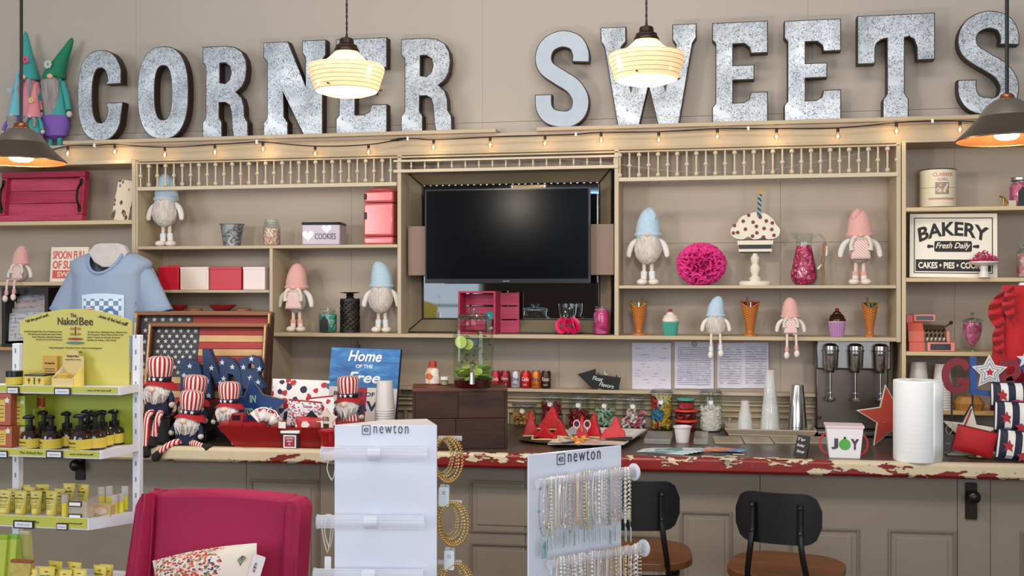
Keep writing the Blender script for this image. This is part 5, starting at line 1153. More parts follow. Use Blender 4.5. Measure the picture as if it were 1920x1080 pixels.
# platter
q = [G(1028, 841, ZC), G(1168, 843, ZC), G(1212, 814, ZC), G(1075, 808, ZC)]
cx, cy = sum(p.x for p in q)/4, sum(p.y for p in q)/4
t = thing('serving_platter', 'white rectangular ribbed platter holding watermelon and orange slices', 'platter', (cx, cy, ZC+.0006))
lo = [(p.x-cx, p.y-cy) for p in q]; L0 = [(a*.72, b*.72, .001) for a, b in lo]; L1 = [(a, b, .016) for a, b in lo]; PLM = plain('#e9e3df', .22, coat=.4)
m = MB().hexa(L0, [(a, b, .005) for a, b, c in L0])
for i in range(4):
    j = (i+1) % 4; N_ = 10
    for s in range(N_):
        g0, g1 = s/N_, (s+.86)/N_; lp = lambda P0, P1, g: Vector(P0)+(Vector(P1)-Vector(P0))*g
        A_ = [lp(L0[i], L0[j], g0), lp(L0[i], L0[j], g1), lp(L1[i], L1[j], g1), lp(L1[i], L1[j], g0)]; m.hexa(A_, [v+Vector((0, 0, .005)) for v in A_])
    A_ = [Vector(L0[i]), Vector(L0[j]), Vector(L1[j]), Vector(L1[i])]; m.hexa(A_, [v+Vector((0, 0, .0035)) for v in A_])
obj('platter_body', m, PLM, t, smooth=0); obj('rim', MB().sweep([Vector(p)+Vector((0, 0, .003)) for p in L1], .004, 8, True), PLM, t)
gp = 'watermelon wedges on the platter'
wedge('watermelon wedge standing at the back of the platter with a spiky top', 1078, 1106, 782, 828, .2, -.1, .03, gp, z=.008)
wedge('jagged watermelon wedge in the middle of the platter', 1096, 1126, 778, 826, -.2, -.1, .035, gp, dy=.02, z=.008)
wedge('big watermelon wedge with jagged top at the right of the platter', 1122, 1175, 784, 829, .05, -.15, .04, gp, asym=.25, z=.008)
ORG = plain('#e39a3c', .45, var='#f0b860', vs=40); r2 = random.Random(4)
for i in range(16):
    u = 1070+r2.random()*48 if i < 12 else 1165+r2.random()*18; v = 826+r2.random()*10 if i < 12 else 820+r2.random()*5; p = G(u, v, ZC+.01); a = r2.uniform(0, 6)
    t = thing('orange_segment', 'small orange segment in the heap at the front of the platter' if i < 12 else 'small orange segment at the right end of the platter', 'orange', (p.x, p.y, ZC+.0065+.009*(i % 3)), rot=(r2.uniform(-.5, .5), r2.uniform(-.4, .4), a), group='orange segments, platter front' if i < 12 else 'orange segments, platter right end')
    m = MB().ell((0, 0, .006), (.014, .007, .007), 8, 6); obj('flesh', m, ORG, t); obj('peel', MB().sweep(catmull([(-.014, 0, .006), (0, .006, .012), (.014, 0, .006)], 3), .0022, 5), plain('#d9771f', .5), t)
p = G(1090, 832, ZC); t = thing('mouse_ear_pick', 'pink and white two looped paper pick stuck in the orange segments', 'pick', (p.x, p.y+.02, ZC+.012)); k = tt(1090, p.y)/F
for sx in (-1, 1): obj('paper_loop', MB().prism(circ(8*k, 20, sx*10*k, 30*k, .85, 1.1), -.002, .002, [circ(5.6*k, 16, sx*10*k, 30*k, .85, 1.1)]), plain('#dcaab4', .5), t, smooth=0); obj('dark_centre', MB().prism(circ(4.6*k, 14, sx*10*k, 30*k, .8, 1.1), -.001, .001), plain('#3a1820', .5), t, smooth=0)
obj('stick', MB().cyl((0, 0, 0), (0, 0, 27*k), .0018, n=6), plain('#c9a070', .6), t); obj('paper_band', MB().prism([(-14*k, 6*k), (14*k, 6*k), (9*k, 15*k), (-9*k, 15*k)], -.006, -.004), plain('#b82a30', .5), t, smooth=0)
p = G(1160, 836, ZC); t = thing('serving_tongs', 'black handled serving tongs lying on the platter edge', 'tongs', (p.x, p.y, ZC+.024), -.1)
obj('grip', MB().sweep([(-.06, 0, 0), (0, 0, .003), (.055, .008, .004)], [.003, .008, .010], 10), BLACK, t); obj('blade', MB().box(-.1, -.05, -.006, .006, -.001, .002), CHROME, t)
# plastic cup, clear lid
x, y, w, h, k = cslot(1262, 1297, 801, 832); t = thing('plastic_cup', 'small white plastic tub holding spoons, on the counter behind the leaflets', 'cup', (x, y, ZC+.0008))
obj('cup', MB().lathe([(.002, .001), (w*.34, 0), (w*.45, h*.9), (w*.5, h*.92), (w*.5, h), (w*.43, h), (w*.33, .004)], 26, cap=False), milk('#ece0dc', .9), t); obj('contents', MB().lathe([(w*.33, .005), (w*.41, h*.62), (.002, h*.66)], 20), plain('#d9bdb0', .6), t)
a, b, c_ = G(1207, 833, ZC), G(1258, 833, ZC), G(1250, 818, ZC)
t = thing('plastic_box', 'clear plastic lid lying left of the white tub', 'box', (a.x, a.y, ZC+.0008)); W = b.x-a.x; obj('clear_shell', Bx(0, W, 0, c_.y-a.y, 0, .022), milk('#c9c4be', .3, .1), t, bev=.004)
a, b, c_ = G(1300, 834, ZC), G(1328, 834, ZC), G(1325, 818, ZC)
t = thing('plastic_box', 'clear plastic lid right of the white tub', 'box', (a.x, a.y, ZC+.0008)); obj('clear_shell', Bx(0, b.x-a.x, 0, c_.y-a.y, 0, .022), milk('#c9c4be', .3, .1), t, bev=.004)
# leaflets
LM = [chips('#4fa79b', '#e6a05a', '#d7e0e2', 14, '#8fb9c4'), chips('#9fb0de', '#5f8fd0', '#e08a5a', 12, '#d9d9ea'), chips('#a9c9d2', '#d8dfe0', '#5f9a90', 13, '#e8e2d8')]
p = G(1260, 852, ZC)
for i in range(6):
    a = -.25+.09*i; t = thing('leaflet', ['teal and orange leaflet on top of the fanned pile' if i == 5 else 'lowest leaflet of the fanned pile' if i == 0 else '%s edged leaflet beneath the top one of the fanned pile' % ('grey green', 'off white', 'pale blue')[i % 3]][0], 'leaflet', (p.x+.012*(i-3), p.y+.05, ZC+.001+.0022*i), a, 'fanned leaflets')
    obj('paper', MB().box(-.095, .095, -.04, .04, 0, .0015), LM[i % 3] if i == 5 else plain(['#c9d2d2', '#dcdcd8', '#b9cdd2'][i % 3], .5), t, smooth=0)
p = G(1345, 846, ZC)
for i in range(5):
    t = thing('card', 'blue and orange printed card spread beside the leaflets' if i != 4 else 'topmost blue card of the spread cards', 'card', (p.x+.02*(i-2), p.y+.012*(i % 2), ZC+.001+.0018*i), .4-.22*i, 'spread cards')
    obj('paper', MB().box(-.07, .07, -.032, .032, 0, .0012), LM[1] if i % 2 == 0 else plain('#d5a58a', .5), t, smooth=0)
for i, (u, v) in enumerate(((1326, 856), (1348, 858), (1372, 856), (1385, 853), (1400, 860), (1424, 860), (1450, 859), (1466, 862), (1365, 862))):
    p = G(u, v, ZC); tag(obj('paper_slip', Bx(-.022, .022, -.010, .010, 0, .001), plain('#d3c6ae', .6), None, (p.x, p.y, ZC+.0007+.0011*(i % 2)), (0, 0, .3*math.sin(i*2.1)), smooth=0), 'small cream paper slip scattered along the counter edge', 'paper slip', 'cream paper slips')
# little black standing sign
x, y, w, h, k = cslot_flat(1484, 1516, 817, 858); t = thing('chalk_sign', 'small black folded chalk sign standing left of the JOY box', 'sign', (x, y, ZC+.0008), -.25)
obj('front_leaf', MB().prism([(-w*.42, 0), (w*.36, 0), (w*.44, h), (-w*.30, h)], -.002, .002), plain('#191614', .6), t, (0, 0, 0), (-.18, .10, 0), smooth=0); obj('back_leaf', MB().prism([(-w*.42, 0), (w*.36, 0), (w*.44, h), (-w*.30, h)], -.002, .002), plain('#191614', .6), t, (0, .030, 0), (.18, .10, 0), smooth=0)
CH = plain('#cfc8c2', .7)
for i, s in enumerate(('Tip', 'Relay', 'Stop')): text(s, w*.45, CH, t, (w*.06-.001*i, -.0035+.18*h*(.8-.27*i), h*(.80-.27*i)), h*.17, .02, .2, rot=(-.18, .1, 0))
# JOY box
x, y, w, h, k = cslot_flat(1548, 1620, 798, 859); t = thing('gift_box', 'white tapered JOY favour box with red ribbon handles', 'box', (x, y+.035, ZC+.0008), -.03)
WB = plain('#e8e4e6', .5); bt, tp = w*.38, w*.46
Q = lambda a, z: [(-a, -a*.75, z), (a, -a*.75, z), (a, a*.75, z), (-a, a*.75, z)]
m = MB().hexa(Q(bt, 0), Q(tp, h*.94)); obj('box_body', m, WB, t, smooth=0); obj('folded_lip', MB().hexa(Q(tp*1.05, h*.93), Q(tp*1.06, h)), plain('#e3cdd0', .5), t, smooth=0)
lean_ = math.atan((tp-bt)*.75/(h*.94))
yf2 = lambda z: -(bt+(tp-bt)*z/(h*.94))*.75
text('J', w*.17, plain('#4a4550', .5), t, (-w*.25, yf2(h*.44)-.0006, h*.44), h*.33, .05, rot=(lean_, 0, 0)); text('Y', w*.2, plain('#4a3a4c', .5), t, (w*.25, yf2(h*.44)-.0006, h*.44), h*.33, .05, rot=(lean_, 0, 0))
o = obj('green_bauble', MB().prism(circ(h*.17, 26, 0, 0), -.0022, 0), plain('#3f9a3a', .4, var='#6ab85a', vs=80), t, (0, yf2(h*.43)-.0004, h*.43), (lean_, 0, 0), smooth=0); obj('bauble_cap', Bx(-.004, .004, -.0025, 0, h*.17, h*.23), plain('#2c1c34', .5), o, smooth=0)
for sx in (-1, 1): obj('ribbon_handle', MB().sweep(catmull([(sx*tp*.98, 0, h*.72), (sx*tp*1.28, 0, h*.52), (sx*tp*1.22, 0, h*.2), (sx*bt*1.0, 0, h*.02+.003)], 4), .0042, 6, fl=.4), plain('#c22a2a', .5), t)
# paper towel
x, y, w, h, k = cslot(1676, 1760, 716, 869); r = w/2
t = thing('paper_towel_roll', 'large white quilted paper towel roll standing at the counter edge', 'paper towel', (x, y, ZC+.0008))
n = NB('quilted_paper'); o3 = n.xyz(); an = n.math('MULTIPLY', n.math('ARCTAN2', o3[0], o3[1]), .068); s1 = n.math('SINE', n.math('MULTIPLY', n.math('ADD', o3[2], an), 190)); s2 = n.math('SINE', n.math('MULTIPLY', n.math('SUBTRACT', o3[2], an), 190)); n.bump(n.math('MULTIPLY', s1, s2), .10, .0015); QP = n.out('#f0f2f1', .9)
obj('roll', MB().lathe([(r*.28, h*.5), (r*.28, h), (r*.97, h), (r, h-.003), (r, .003), (r*.98, 0), (.28*r, 0)], 48, cap=False), QP, t); obj('cardboard_core', MB().lathe([(r*.27, 0), (r*.27, h*.995), (r*.25, h*.995), (r*.25, 0)], 24, cap=False), plain('#a58a68', .8), t)
obj('loose_sheet', MB().grid(lambda u, v: ((r+.001+u*u*.012)*math.cos(-.95+u*.95), (r+.001+u*u*.012)*math.sin(-.95+u*.95), .002+v*(h-.008)), 8, 4), QP, t, solid=.0008)
# red star
x, y, w, h, k = cslot_flat(1622, 1700, 735, 838); t = thing('star_ornament', 'large red wooden star with pale edge behind the paper towel', 'star', (x+.02, y+.02, ZC+.001), rot=(-.08, 0, 0)); R = h*.60
t.location.z = ZC+.001
sp = star(R, .42, 0, 0, .12); zmin = min(p[1] for p in sp); sp = [(a, b-zmin) for a, b in sp]
obj('star_rim', MB().prism(sp, 0, .02), plain('#d9cbb4', .6), t, smooth=0); sp2 = [(a*.93, (b+zmin)*.93-zmin) for a, b in sp]; obj('star_face', MB().prism(sp2, -.003, .001), plain('#b3221a', .5, var='#8f3a1c', vs=14), t, smooth=0); obj('nail', MB().ell((-.02, -.004, R*.7), .004), GOLD, t)
# crate, dispenser, bottle
y_c = None
a = G(773, 843, ZC); b = G(958, 841, ZC); bt_ = G(752, 815, ZC)
kx = tt(866, (a.y+b.y)/2)/F; W = (b.x-a.x); H = (842-728)*kx; Dd = .21
t = thing('wooden_box', 'big dark brown wooden crate box under the drink dispenser', 'box', (a.x, a.y, ZC+.001), math.atan2(b.y-a.y, b.x-a.x)); DW = wood('#170a06', '#43220f', 'x', 22, .7, .4); DW2 = wood('#1d0d07', '#4d2916', 'x', 26, .7, .4)
ztop_c = ZC+.001+H
for i, (z0, z1) in enumerate(((0, H*.5-.001), (H*.5+.001, H-.014))):
    sp_ = [0, .38+.1*i, 1] if i else [0, .45, 1]
    for j in range(2): obj('front_plank', Bx(.012+(W-.024)*sp_[j]+.0007, .012+(W-.024)*sp_[j+1]-.0007, 0, .014, z0, z1), DW if (i+j) % 2 else DW2, t, bev=.0015, smooth=0)
for i in range(2): obj('side_plank', Bx(.0, .012, 0, Dd, i*H*.5+.001, (i+1)*H*.5-.014*i-.001), DW, t, bev=.0015, smooth=0); obj('side_plank', Bx(W-.012, W, 0, Dd, i*H*.5+.001, (i+1)*H*.5-.014*i-.001), DW, t, bev=.0015, smooth=0)
for i in range(3): obj('top_plank', Bx(0, W, i*Dd/3+.0007, (i+1)*Dd/3-.0007, H-.0135, H), wood('#46230f', '#7a4628', 'x', 20, .5, .3), t, bev=.0015, smooth=0)
obj('back_plank', Bx(.012, W-.012, Dd-.012, Dd, 0, H-.014), DW, t, smooth=0)
CRY = a.y; x, y, w, h, k = cslot(848, 927, 572, 717, ztop_c); y = min(y, a.y+.11); x = X(887.5, y); k = tt(887.5, y)/F; w = 79*k; h = 147*k; r = w/2
t = thing('drink_dispenser', 'square shouldered glass drink dispenser with lime slices and spigot', 'dispenser', (x, y, ztop_c+.0008)); hb = h
DG = glass('#fafdfb', .9)
prf = [(.003, .001), (r*.9, 0), (r*.97, h*.03), (r*.99, h*.1), (r*.99, h*.72), (r*.94, h*.765), (r*.74, h*.79), (r*.70, h*.87), (r*.72, h*.885)]
sq = lambda a, z: .90/((abs(math.cos(a))**5+abs(math.sin(a))**5)**.2) if z < h*.78 else 1.0
obj('glass', MB().lathe(prf, 40, wav=sq, cap=False), DG, t)
obj('red_base_syrup', MB().lathe([(.003, .003), (r*.86, .003), (r*.93, h*.09), (.003, h*.095)], 32, wav=sq), plain('#4a1210', .15), t)
obj('water', MB().lathe([(.003, h*.097), (r*.93, h*.097), (r*.95, h*.70), (.003, h*.70)], 32, wav=sq), glass('#f3f6ea', .1), t)
obj('neck_ring', ring(r*.73, h*.875, 30, .005), glass('#eef3f1', 2), t)
lid = obj('lid', MB().lathe([(r*.70, h*.89), (r*.76, h*.90), (r*.74, h*.92), (r*.4, h*.935), (.003, h*.94)], 30), glass('#e9eeec', 2), t)
obj('lid_knob', MB().lathe([(r*.12, h*.935), (r*.1, h*.95), (r*.25, h*.975), (r*.22, h*.998), (.003, h)], 24), glass('#e9eeec', 2.2), lid)
LIM = NB('lime_slice'); o3 = LIM.xyz(); rr = LIM.math('SQRT', LIM.math('ADD', LIM.math('MULTIPLY', o3[0], o3[0]), LIM.math('MULTIPLY', o3[2], o3[2]))); an = LIM.math('FRACT', LIM.math('MULTIPLY_ADD', LIM.math('ARCTAN2', o3[0], o3[2]), 8/(2*PI), 20))
c = LIM.mix(LIM.math('LESS_THAN', an, .12), '#c3cf6a', '#dfe2b0'); c = LIM.mix(LIM.math('GREATER_THAN', rr, .0185), c, '#dfe2b8'); c = LIM.mix(LIM.math('GREATER_THAN', rr, .0205), c, '#6d9a2a'); LIMM = LIM.out(c, .4)
mL = MB().cyl((0, -.002, 0), (0, .002, 0), .0225, n=24).mesh('lime', LIMM, .4)
def lime(dx, dy, dz, rx, rz, s=1.0, nm='lime slice pressed against the glass near the dispenser top'):
    o = obj('lime_slice', mL, None, None, (x+dx, y+dy, ztop_c+dz), (rx, 0, rz)); o.scale = (s,)*3; return tag(o, nm, 'lime slice', 'lime slices in the dispenser')
lime(-r*.42, -r*.74, h*.58, 0, -.15, 1.15, 'large lime slice against the glass at upper left of the dispenser'); lime(-r*.12, -r*.60, h*.55, .15, .25, 1.0, 'second lime slice just right of the large one in the dispenser')
for i in range(16): lime(r*.6*math.cos(i*2.4), -r*.15+r*.55*math.sin(i*2.4), h*(.12+.010*i), 1.2+.35*math.sin(i*1.7), i, 1.3, 'lime slice in the green heap at the bottom of the dispenser')
m = MB(); r2 = random.Random(9)
for i in range(46):
    a = r2.uniform(0, 6.28); q = r*.8*math.sqrt(r2.random()); z = h*(.3+.4*r2.random()); s = r2.uniform(.004, .011)
    M = Matrix.Translation((q*math.cos(a), q*math.sin(a)-.0, z)) @ Matrix.Rotation(r2.uniform(0, 6), 4, 'X') @ Matrix.Rotation(r2.uniform(0, 6), 4, 'Z'); st_ = len(m.v); m.ell((0, 0, 0), (s, s*.5, s*.15), 6, 4); m.tr(M, st_)
obj('mint_leaves', m, plain('#3f5a2c', .5), t, kind='stuff')
sg = obj('spigot', MB().cyl((r*.2, -r*.98, h*.13), (r*.2, -r*1.12, h*.13), .011, n=16).cyl((r*.2, -r*1.16, h*.06), (r*.2, -r*1.16, h*.2), .012, .010, 16), plain('#d9d6d0', .12, 1.0), t); obj('spigot_lever', MB().sweep([(r*.2, -r*1.16, h*.2), (r*.22, -r*1.18, h*.27), (r*.26, -r*1.2, h*.32)], [.006, .008, .01], 10), plain('#dedbd6', .15, 1.0), sg)
x, w, h = slot(797, 826, 666, ztop_c, -.62); t = thing('syrup_bottle', 'small caramel brown bottle with white label behind the crate', 'bottle', (x, CRY+Dd-.04, ztop_c+.0008)); t.location.x = X(811, CRY+Dd-.04); k = tt(811, CRY+Dd-.04)/F; h = 44*k; r = 13.5*k
obj('bottle_body', MB().lathe([(r*.9, 0), (r, h*.05), (r*.98, h*.5), (r*.6, h*.74), (r*.55, h*.78)], 24, sy=.7), plain('#b8552c', .3), t); obj('label', MB().lathe([(r*1.02, h*.06), (r*1.02, h*.5), (r*.72, h*.7)], 24, sy=.7, cap=False), chips('#e8ddd2', '#d9b9a0', '#c9672f', 45, '#efe6dc'), t); obj('cap', MB().lathe([(r*.58, h*.76), (r*.56, h), (.002, h)], 20, sy=.8), plain('#a8381c', .35), t)
p = Vector((X(834, CRY+Dd-.05), CRY+Dd-.05, ztop_c)); t = thing('spice_jar', 'tiny jar with white lid between bottle and dispenser', 'jar', (p.x, p.y, ztop_c+.0008)); obj('glass', MB().lathe([(.002, .001), (.016, 0), (.016, .022)], 18, cap=False), GLASS, t); obj('contents', MB().cyl((0, 0, .002), (0, 0, .016), .014, n=16), plain('#cdb59a', .6), t); obj('lid', MB().cyl((0, 0, .022), (0, 0, .034), .018, n=20), WHITE, t)
# cup stack
x, y, w, h, k = cslot(702, 741, 716, 822); t = thing('plastic_cup_stack', 'tall upside down stack of white plastic cups left of the crate', 'cups', (x, y, ZC+.0008)); r = w/2; ch = h*.52
for i in range(12):
    z = (h-ch)*i/11; obj('cup', MB().lathe([(r, z), (r, z+.003), (r*.95, z+.004), (r*.76, z+ch-.002), (r*.72, z+ch), (.002, z+ch)], 24), plain('#e6e1de', .35), t)
# ---------------------------------------------------------------- patriotic gnomes and decorations, left of the counter
HATS = radial('#a81822', '#ecdcd6', 17); LEGS = radial('#b01a24', '#e9d9d2', 6); BRD = furm('#f0ebe6', '#b9b2ab', 170, .8); BLKC = plain('#1a1718', .9, bump=.3, bs=150)
STARM = star(1, .42)
def stars_at(par, lst, r, y, m=WHITE, th=.002, M=None, nm='star'):
    me = MB().prism(star(r, .42), -th, 0).mesh('star', m, 0)
    for x, z in lst: obj(nm, me, None, par, (x, y, z))
def pat(lab, u, vt, vb, y, seat=None, pose='sit', rot=0, lean=0, dark=NAVY, striped=False, legs=None, grp='striped hat gnomes on the counter'):
    k = tt(u, y)/F; S_ = (vb-vt)*k; z = P(u, vb, y).z if seat is None else seat; x = X(u, y)
    t = thing('plush_gnome', lab, 'gnome', (x, y, z), 0, grp, rot=(0, lean, rot)); s = S_/110.0
    V = lambda a, b, c: (a*s, b*s, c*s)
    obj('body', MB().lathe([(6*s, .5*s), (22*s, 2*s), (27*s, 12*s), (25*s, 26*s), (17*s, 42*s), (12*s, 50*s)], 20, sy=.8), radial('#b01a24', '#e9d9d2', 20) if striped else dark, t)
    hb = MB(); r2 = random.Random(int(u))
    hb.lathe([(.5*s, 8*s), (11*s, 18*s), (21*s, 32*s), (26*s, 45*s), (22*s, 58*s), (6*s, 62*s)], 18, (0, -9*s, 0), lambda a, z_: 1+.06*math.sin(6*a+z_*150), 1, .8)
    for i in range(26):
        a = -PI/2+r2.uniform(-1.5, 1.5); r0 = 24*s; x0, y0 = r0*math.cos(a), r0*math.sin(a)*.8-9*s; ln = r2.uniform(16, 30)*s
        hb.sweep([(x0*.8, y0*.9, 52*s), (x0*1.0, y0-2*s, 52*s-ln*.5), (x0*.75+r2.uniform(-3, 3)*s, y0-1*s, 52*s-ln*1.1)], [2.4*s, 3*s, .4*s], 5)
    obj('beard', hb, BRD, t)
    obj('nose', MB().ell(V(0, -29, 50), (7*s, 5*s, 6*s)), plain('#e6bfae', .8), t)
    bmh = MB().lathe([(14*s, 60*s), (24*s, 61*s), (31*s, 60*s), (34*s, 58*s), (31*s, 62*s), (23*s, 65*s), (14*s, 65*s)], 32, sy=.85)
    bmh.v = [(a_, b_, c_-9*s*(a_/(34*s))**2-0*s) for a_, b_, c_ in bmh.v]; obj('hat_brim', bmh, plain('#a81b26', .9, bump=.3, bs=200), t)
    obj('hat_crown', MB().lathe([(17*s, 63*s), (20*s, 70*s), (23.5*s, 88*s), (24*s, 100*s), (22*s, 107*s), (15*s, 110*s), (.5*s, 110.5*s)], 28), HATS, t)
    bd_ = obj('hat_band', MB().lathe([(20.5*s, 64*s), (21.2*s, 73*s)], 28, cap=False), plain('#181a30', .8), t, solid=.001)
    for a in (-2.1, -1.57, -1.0): o = obj('star', MB().prism(star(4.6*s), -.001, .001), WHITE, bd_, (21.8*s*math.cos(a), 21.8*s*math.sin(a), 68.5*s), (0, 0, a+PI/2), smooth=0)
    for sx in (-1, 1):
        a_ = obj('arm', MB().sweep(catmull([V(sx*14, -2, 46), V(sx*26, -6, 38), V(sx*31, -10, 26)], 3), [6*s]*4+[5.5*s]*3, 10), dark, t); obj('hand', MB().ell(V(sx*32, -11, 22), (6*s, 6*s, 6*s), 10, 8), C_CREAM, a_)
    for L in (legs or []):
        pts = catmull([Vector(V(*q)) for q in L], 4); lg = obj('leg', MB().sweep(pts, 6.2*s, 12), bands('#b01a24', '#e9d9d2', 'x', .0115, .5, .9), t)
        e = pts[-1]; d = (pts[-1]-pts[-2]).normalized(); obj('boot', MB().sweep([e-d*3*s, e+d*7*s, e+d*14*s, e+d*20*s], [6*s, 8.5*s, 10*s, 5*s], 12), BLKC, lg)
    return t
ye = lambda u, dy=0: G(u, 838, ZC).y+dy
# dark riser under the first gnome
yA = ye(295, .10)
zA = P(298, 778, yA).z
t = thing('storage_box', 'black box the tallest striped hat gnome sits on, beside the white rack', 'box', (X(296, yA+.03), yA+.04, ZC+.0008), CA); obj('box_body', Bx(-.075, .075, -.06, .06, 0, zA-ZC-.014), plain('#17120f', .6), t, bev=.003); obj('box_lid', Bx(-.077, .077, -.062, .062, zA-ZC-.013, zA-ZC-.002), plain('#1d1713', .5), t, bev=.002)
pat('tall striped hat gnome sitting highest at the left, next to the white rack', 298, 668, 778, yA, zA, lean=.03, legs=[[(-6, -8, 6), (2, -44, 4), (4, -50, -30), (4, -50, -52)], [(8, -8, 6), (23, -42, 4), (20, -46, -14), (16, -46, -34)]])
yC = ye(350, .055); pat('striped hat gnome at the counter edge with one boot hanging over it', 352, 732, 834, yC, ZC+.001, lean=.10, legs=[[(-6, -8, 7), (-16, -28, 6), (-30, -42, -6), (-36, -44, -14)], [(8, -8, 7), (24, -18, 8), (38, -20, 5), (46, -22, 4)]])
yB = ye(362, .16); zB = P(362, 805, yB).z
t = thing('storage_box', 'dark box behind the front gnomes carrying the middle one', 'box', (X(366, yB+.02), yB+.02, ZC+.0008), CA); obj('box_body', Bx(-.07, .07, -.05, .05, 0, max(zB-ZC-.003, .02)), plain('#1b1512', .6), t, bev=.003)
pat('striped hat gnome in the second row, leaning right behind the front pair', 360, 703, 805, yB, None, lean=.08)
# red tray
a, b = G(438, 839, ZC), G(655, 843, ZC); L = (b-a).length; 
t = thing('serving_tray', 'glossy red sloping sided tray full of small goods at the counter edge', 'tray', (a.x, a.y+.012, ZC+.0008), math.atan2(b.y-a.y, b.x-a.x)); RT = plain('#86090f', .3, coat=.3); Dt = .17; hT = .085; o_ = .055
Bq = [(0, 0, 0), (L, 0, 0), (L, Dt, 0), (0, Dt, 0)]; Tq = [(-o_*1.2, -.02, hT), (L+o_, -.02, hT), (L+o_, Dt+.03, hT), (-o_*1.2, Dt+.03, hT)]
m = MB().hexa(Bq, [(p[0], p[1], .004) for p in Bq])
for i in range(4): j = (i+1) % 4; A_ = [Vector(Bq[i]), Vector(Bq[j]), Vector(Tq[j]), Vector(Tq[i])]; c0 = Vector((L/2, Dt/2, 0)); m.hexa([v+(Vector((c0.x-v.x, c0.y-v.y, 0)).normalized())*.004 for v in A_], A_)
obj('tray_body', m, RT, t, smooth=0)
TRM = t.matrix_basis.copy()
def TL(x, y, z=.006): return TRM @ Vector((x, y, z))
fillm = chips('#e9dfd8', '#b4202a', '#222a55', 60, '#efe9e4')
obj('crinkle_filling', MB().box(-.02, L+.02, .0, Dt+.01, .006, .055), fillm, t, kind='stuff', bev=.008)
zt3 = ZC+.06
yD = TL(0, .09).y; pat('striped hat gnome half sunk in the red tray', 430, 719, 812, yD, ZC+.05, dark=BLKC)
yE = ye(655, .22); pat('striped hat gnome with striped body before the Home of the Free sign', 655, 705, 800, yE, None, lean=-.03, striped=True)
kE = tt(655, yE)/F; zE = P(655, 800, yE).z
t = thing('storage_box', 'small black box carrying the gnome left of the cup stack', 'box', (X(655, yE), yE+.01, ZC+.0008)); obj('box_body', Bx(-.06, .06, -.05, .05, 0, max(zE-ZC-.003, .02)), plain('#241c18', .6), t, bev=.003)
# truck
p = TL(.03, .045, 0); kt = tt(470, p.y)/F
t = thing('toy_truck', 'small dark red metal pickup truck in the red tray', 'toy truck', (p.x-.005, p.y, ZC+.056), CA+.05); RM = plain('#96101a', .3, coat=.3)
obj('cab', MB().prism([(-.055, .012), (.0, .012), (.0, .078), (-.045, .078), (-.058, .05)], -.03, .03), RM, t, bev=.003); obj('cab_window', MB().box(-.043, -.010, -.0315, -.0295, .050, .070), plain('#2a0c0e', .2), t); obj('hood', Bx(-.10, -.056, -.028, .028, .012, .044), RM, t, bev=.006); obj('cargo_bed', MB().box(.001, .085, -.03, .03, .012, .018).box(.001, .085, -.03, -.027, .018, .042).box(.001, .085, .027, .03, .018, .042).box(.082, .085, -.027, .027, .018, .042), RM, t)
for a_ in (-.078, .055):
    for sy in (-1, 1): obj('wheel', MB().cyl((a_, sy*.034, .013), (a_, sy*.024, .013), .0155, n=18), BLACK, t)
# rolled pennant
p = TL(.10, .06, 0); t = thing('folded_pennant', 'white folded fan with red lettering standing in the toy truck', 'pennant', (p.x, p.y, ZC+.10), 0)
obj('fan', MB().grid(lambda u, v: ((.03+.055*v)*math.cos(2.4-2.0*u)-.0, .006*math.sin(u*20), (.03+.055*v)*math.sin(2.4-2.0*u)-.03), 20, 3), plain('#ece4df', .6), t, solid=.002); obj('red_border', MB().grid(lambda u, v: ((.07+.012*v)*math.cos(2.0-1.5*u), .006*math.sin((.2+u*.75)*20)-.0025, (.07+.012*v)*math.sin(2.0-1.5*u)-.03), 20, 1), chips('#b31f28', '#ece4df', '#b31f28', 160), t)
# blue star board
def flat_thing(name, lab, cat, u, vb, y, z=None, rot=0, lean=0, tilt=0, grp=None):
    k = tt(u, y)/F; zz = P(u, vb, y).z if z is None else z
    return thing(name, lab, cat, (X(u, y), y, zz), rot=(lean, tilt, rot), group=grp), k
yS = TL(0, Dt+.015).y
t, k = flat_thing('star_sign', 'dark blue wooden star board with pale green lettering behind the tray goods', 'star', 478, 770, yS, tilt=.0)
sp = [(-8*k, 62*k), (16*k, 30*k), (62*k, 20*k), (30*k, -6*k), (24*k, -52*k), (-12*k, -34*k), (-48*k, -46*k), (-34*k, -6*k), (-44*k, 28*k), (-22*k, 24*k)]
obj('star_board', MB().prism(sp, 0, .015), plain('#1c3f7c', .55, var='#173468', vs=10), t, smooth=0); obj('rope_edge', MB().sweep([(a*1.01, .0, b*1.01) for a, b in sp], .0022, 6, True), plain('#7d6f5f', .9), t)
GRN = plain('#8fbf9a', .6)
for s_, wd, dx, dz in (('IN', 12, -4, 22), ('GOD', 17, -12, -2), ('SUN!', 24, 22, 1)): text(s_, wd*k, GRN, t, (dx*k, -.0003, dz*k), 14*k, .03)
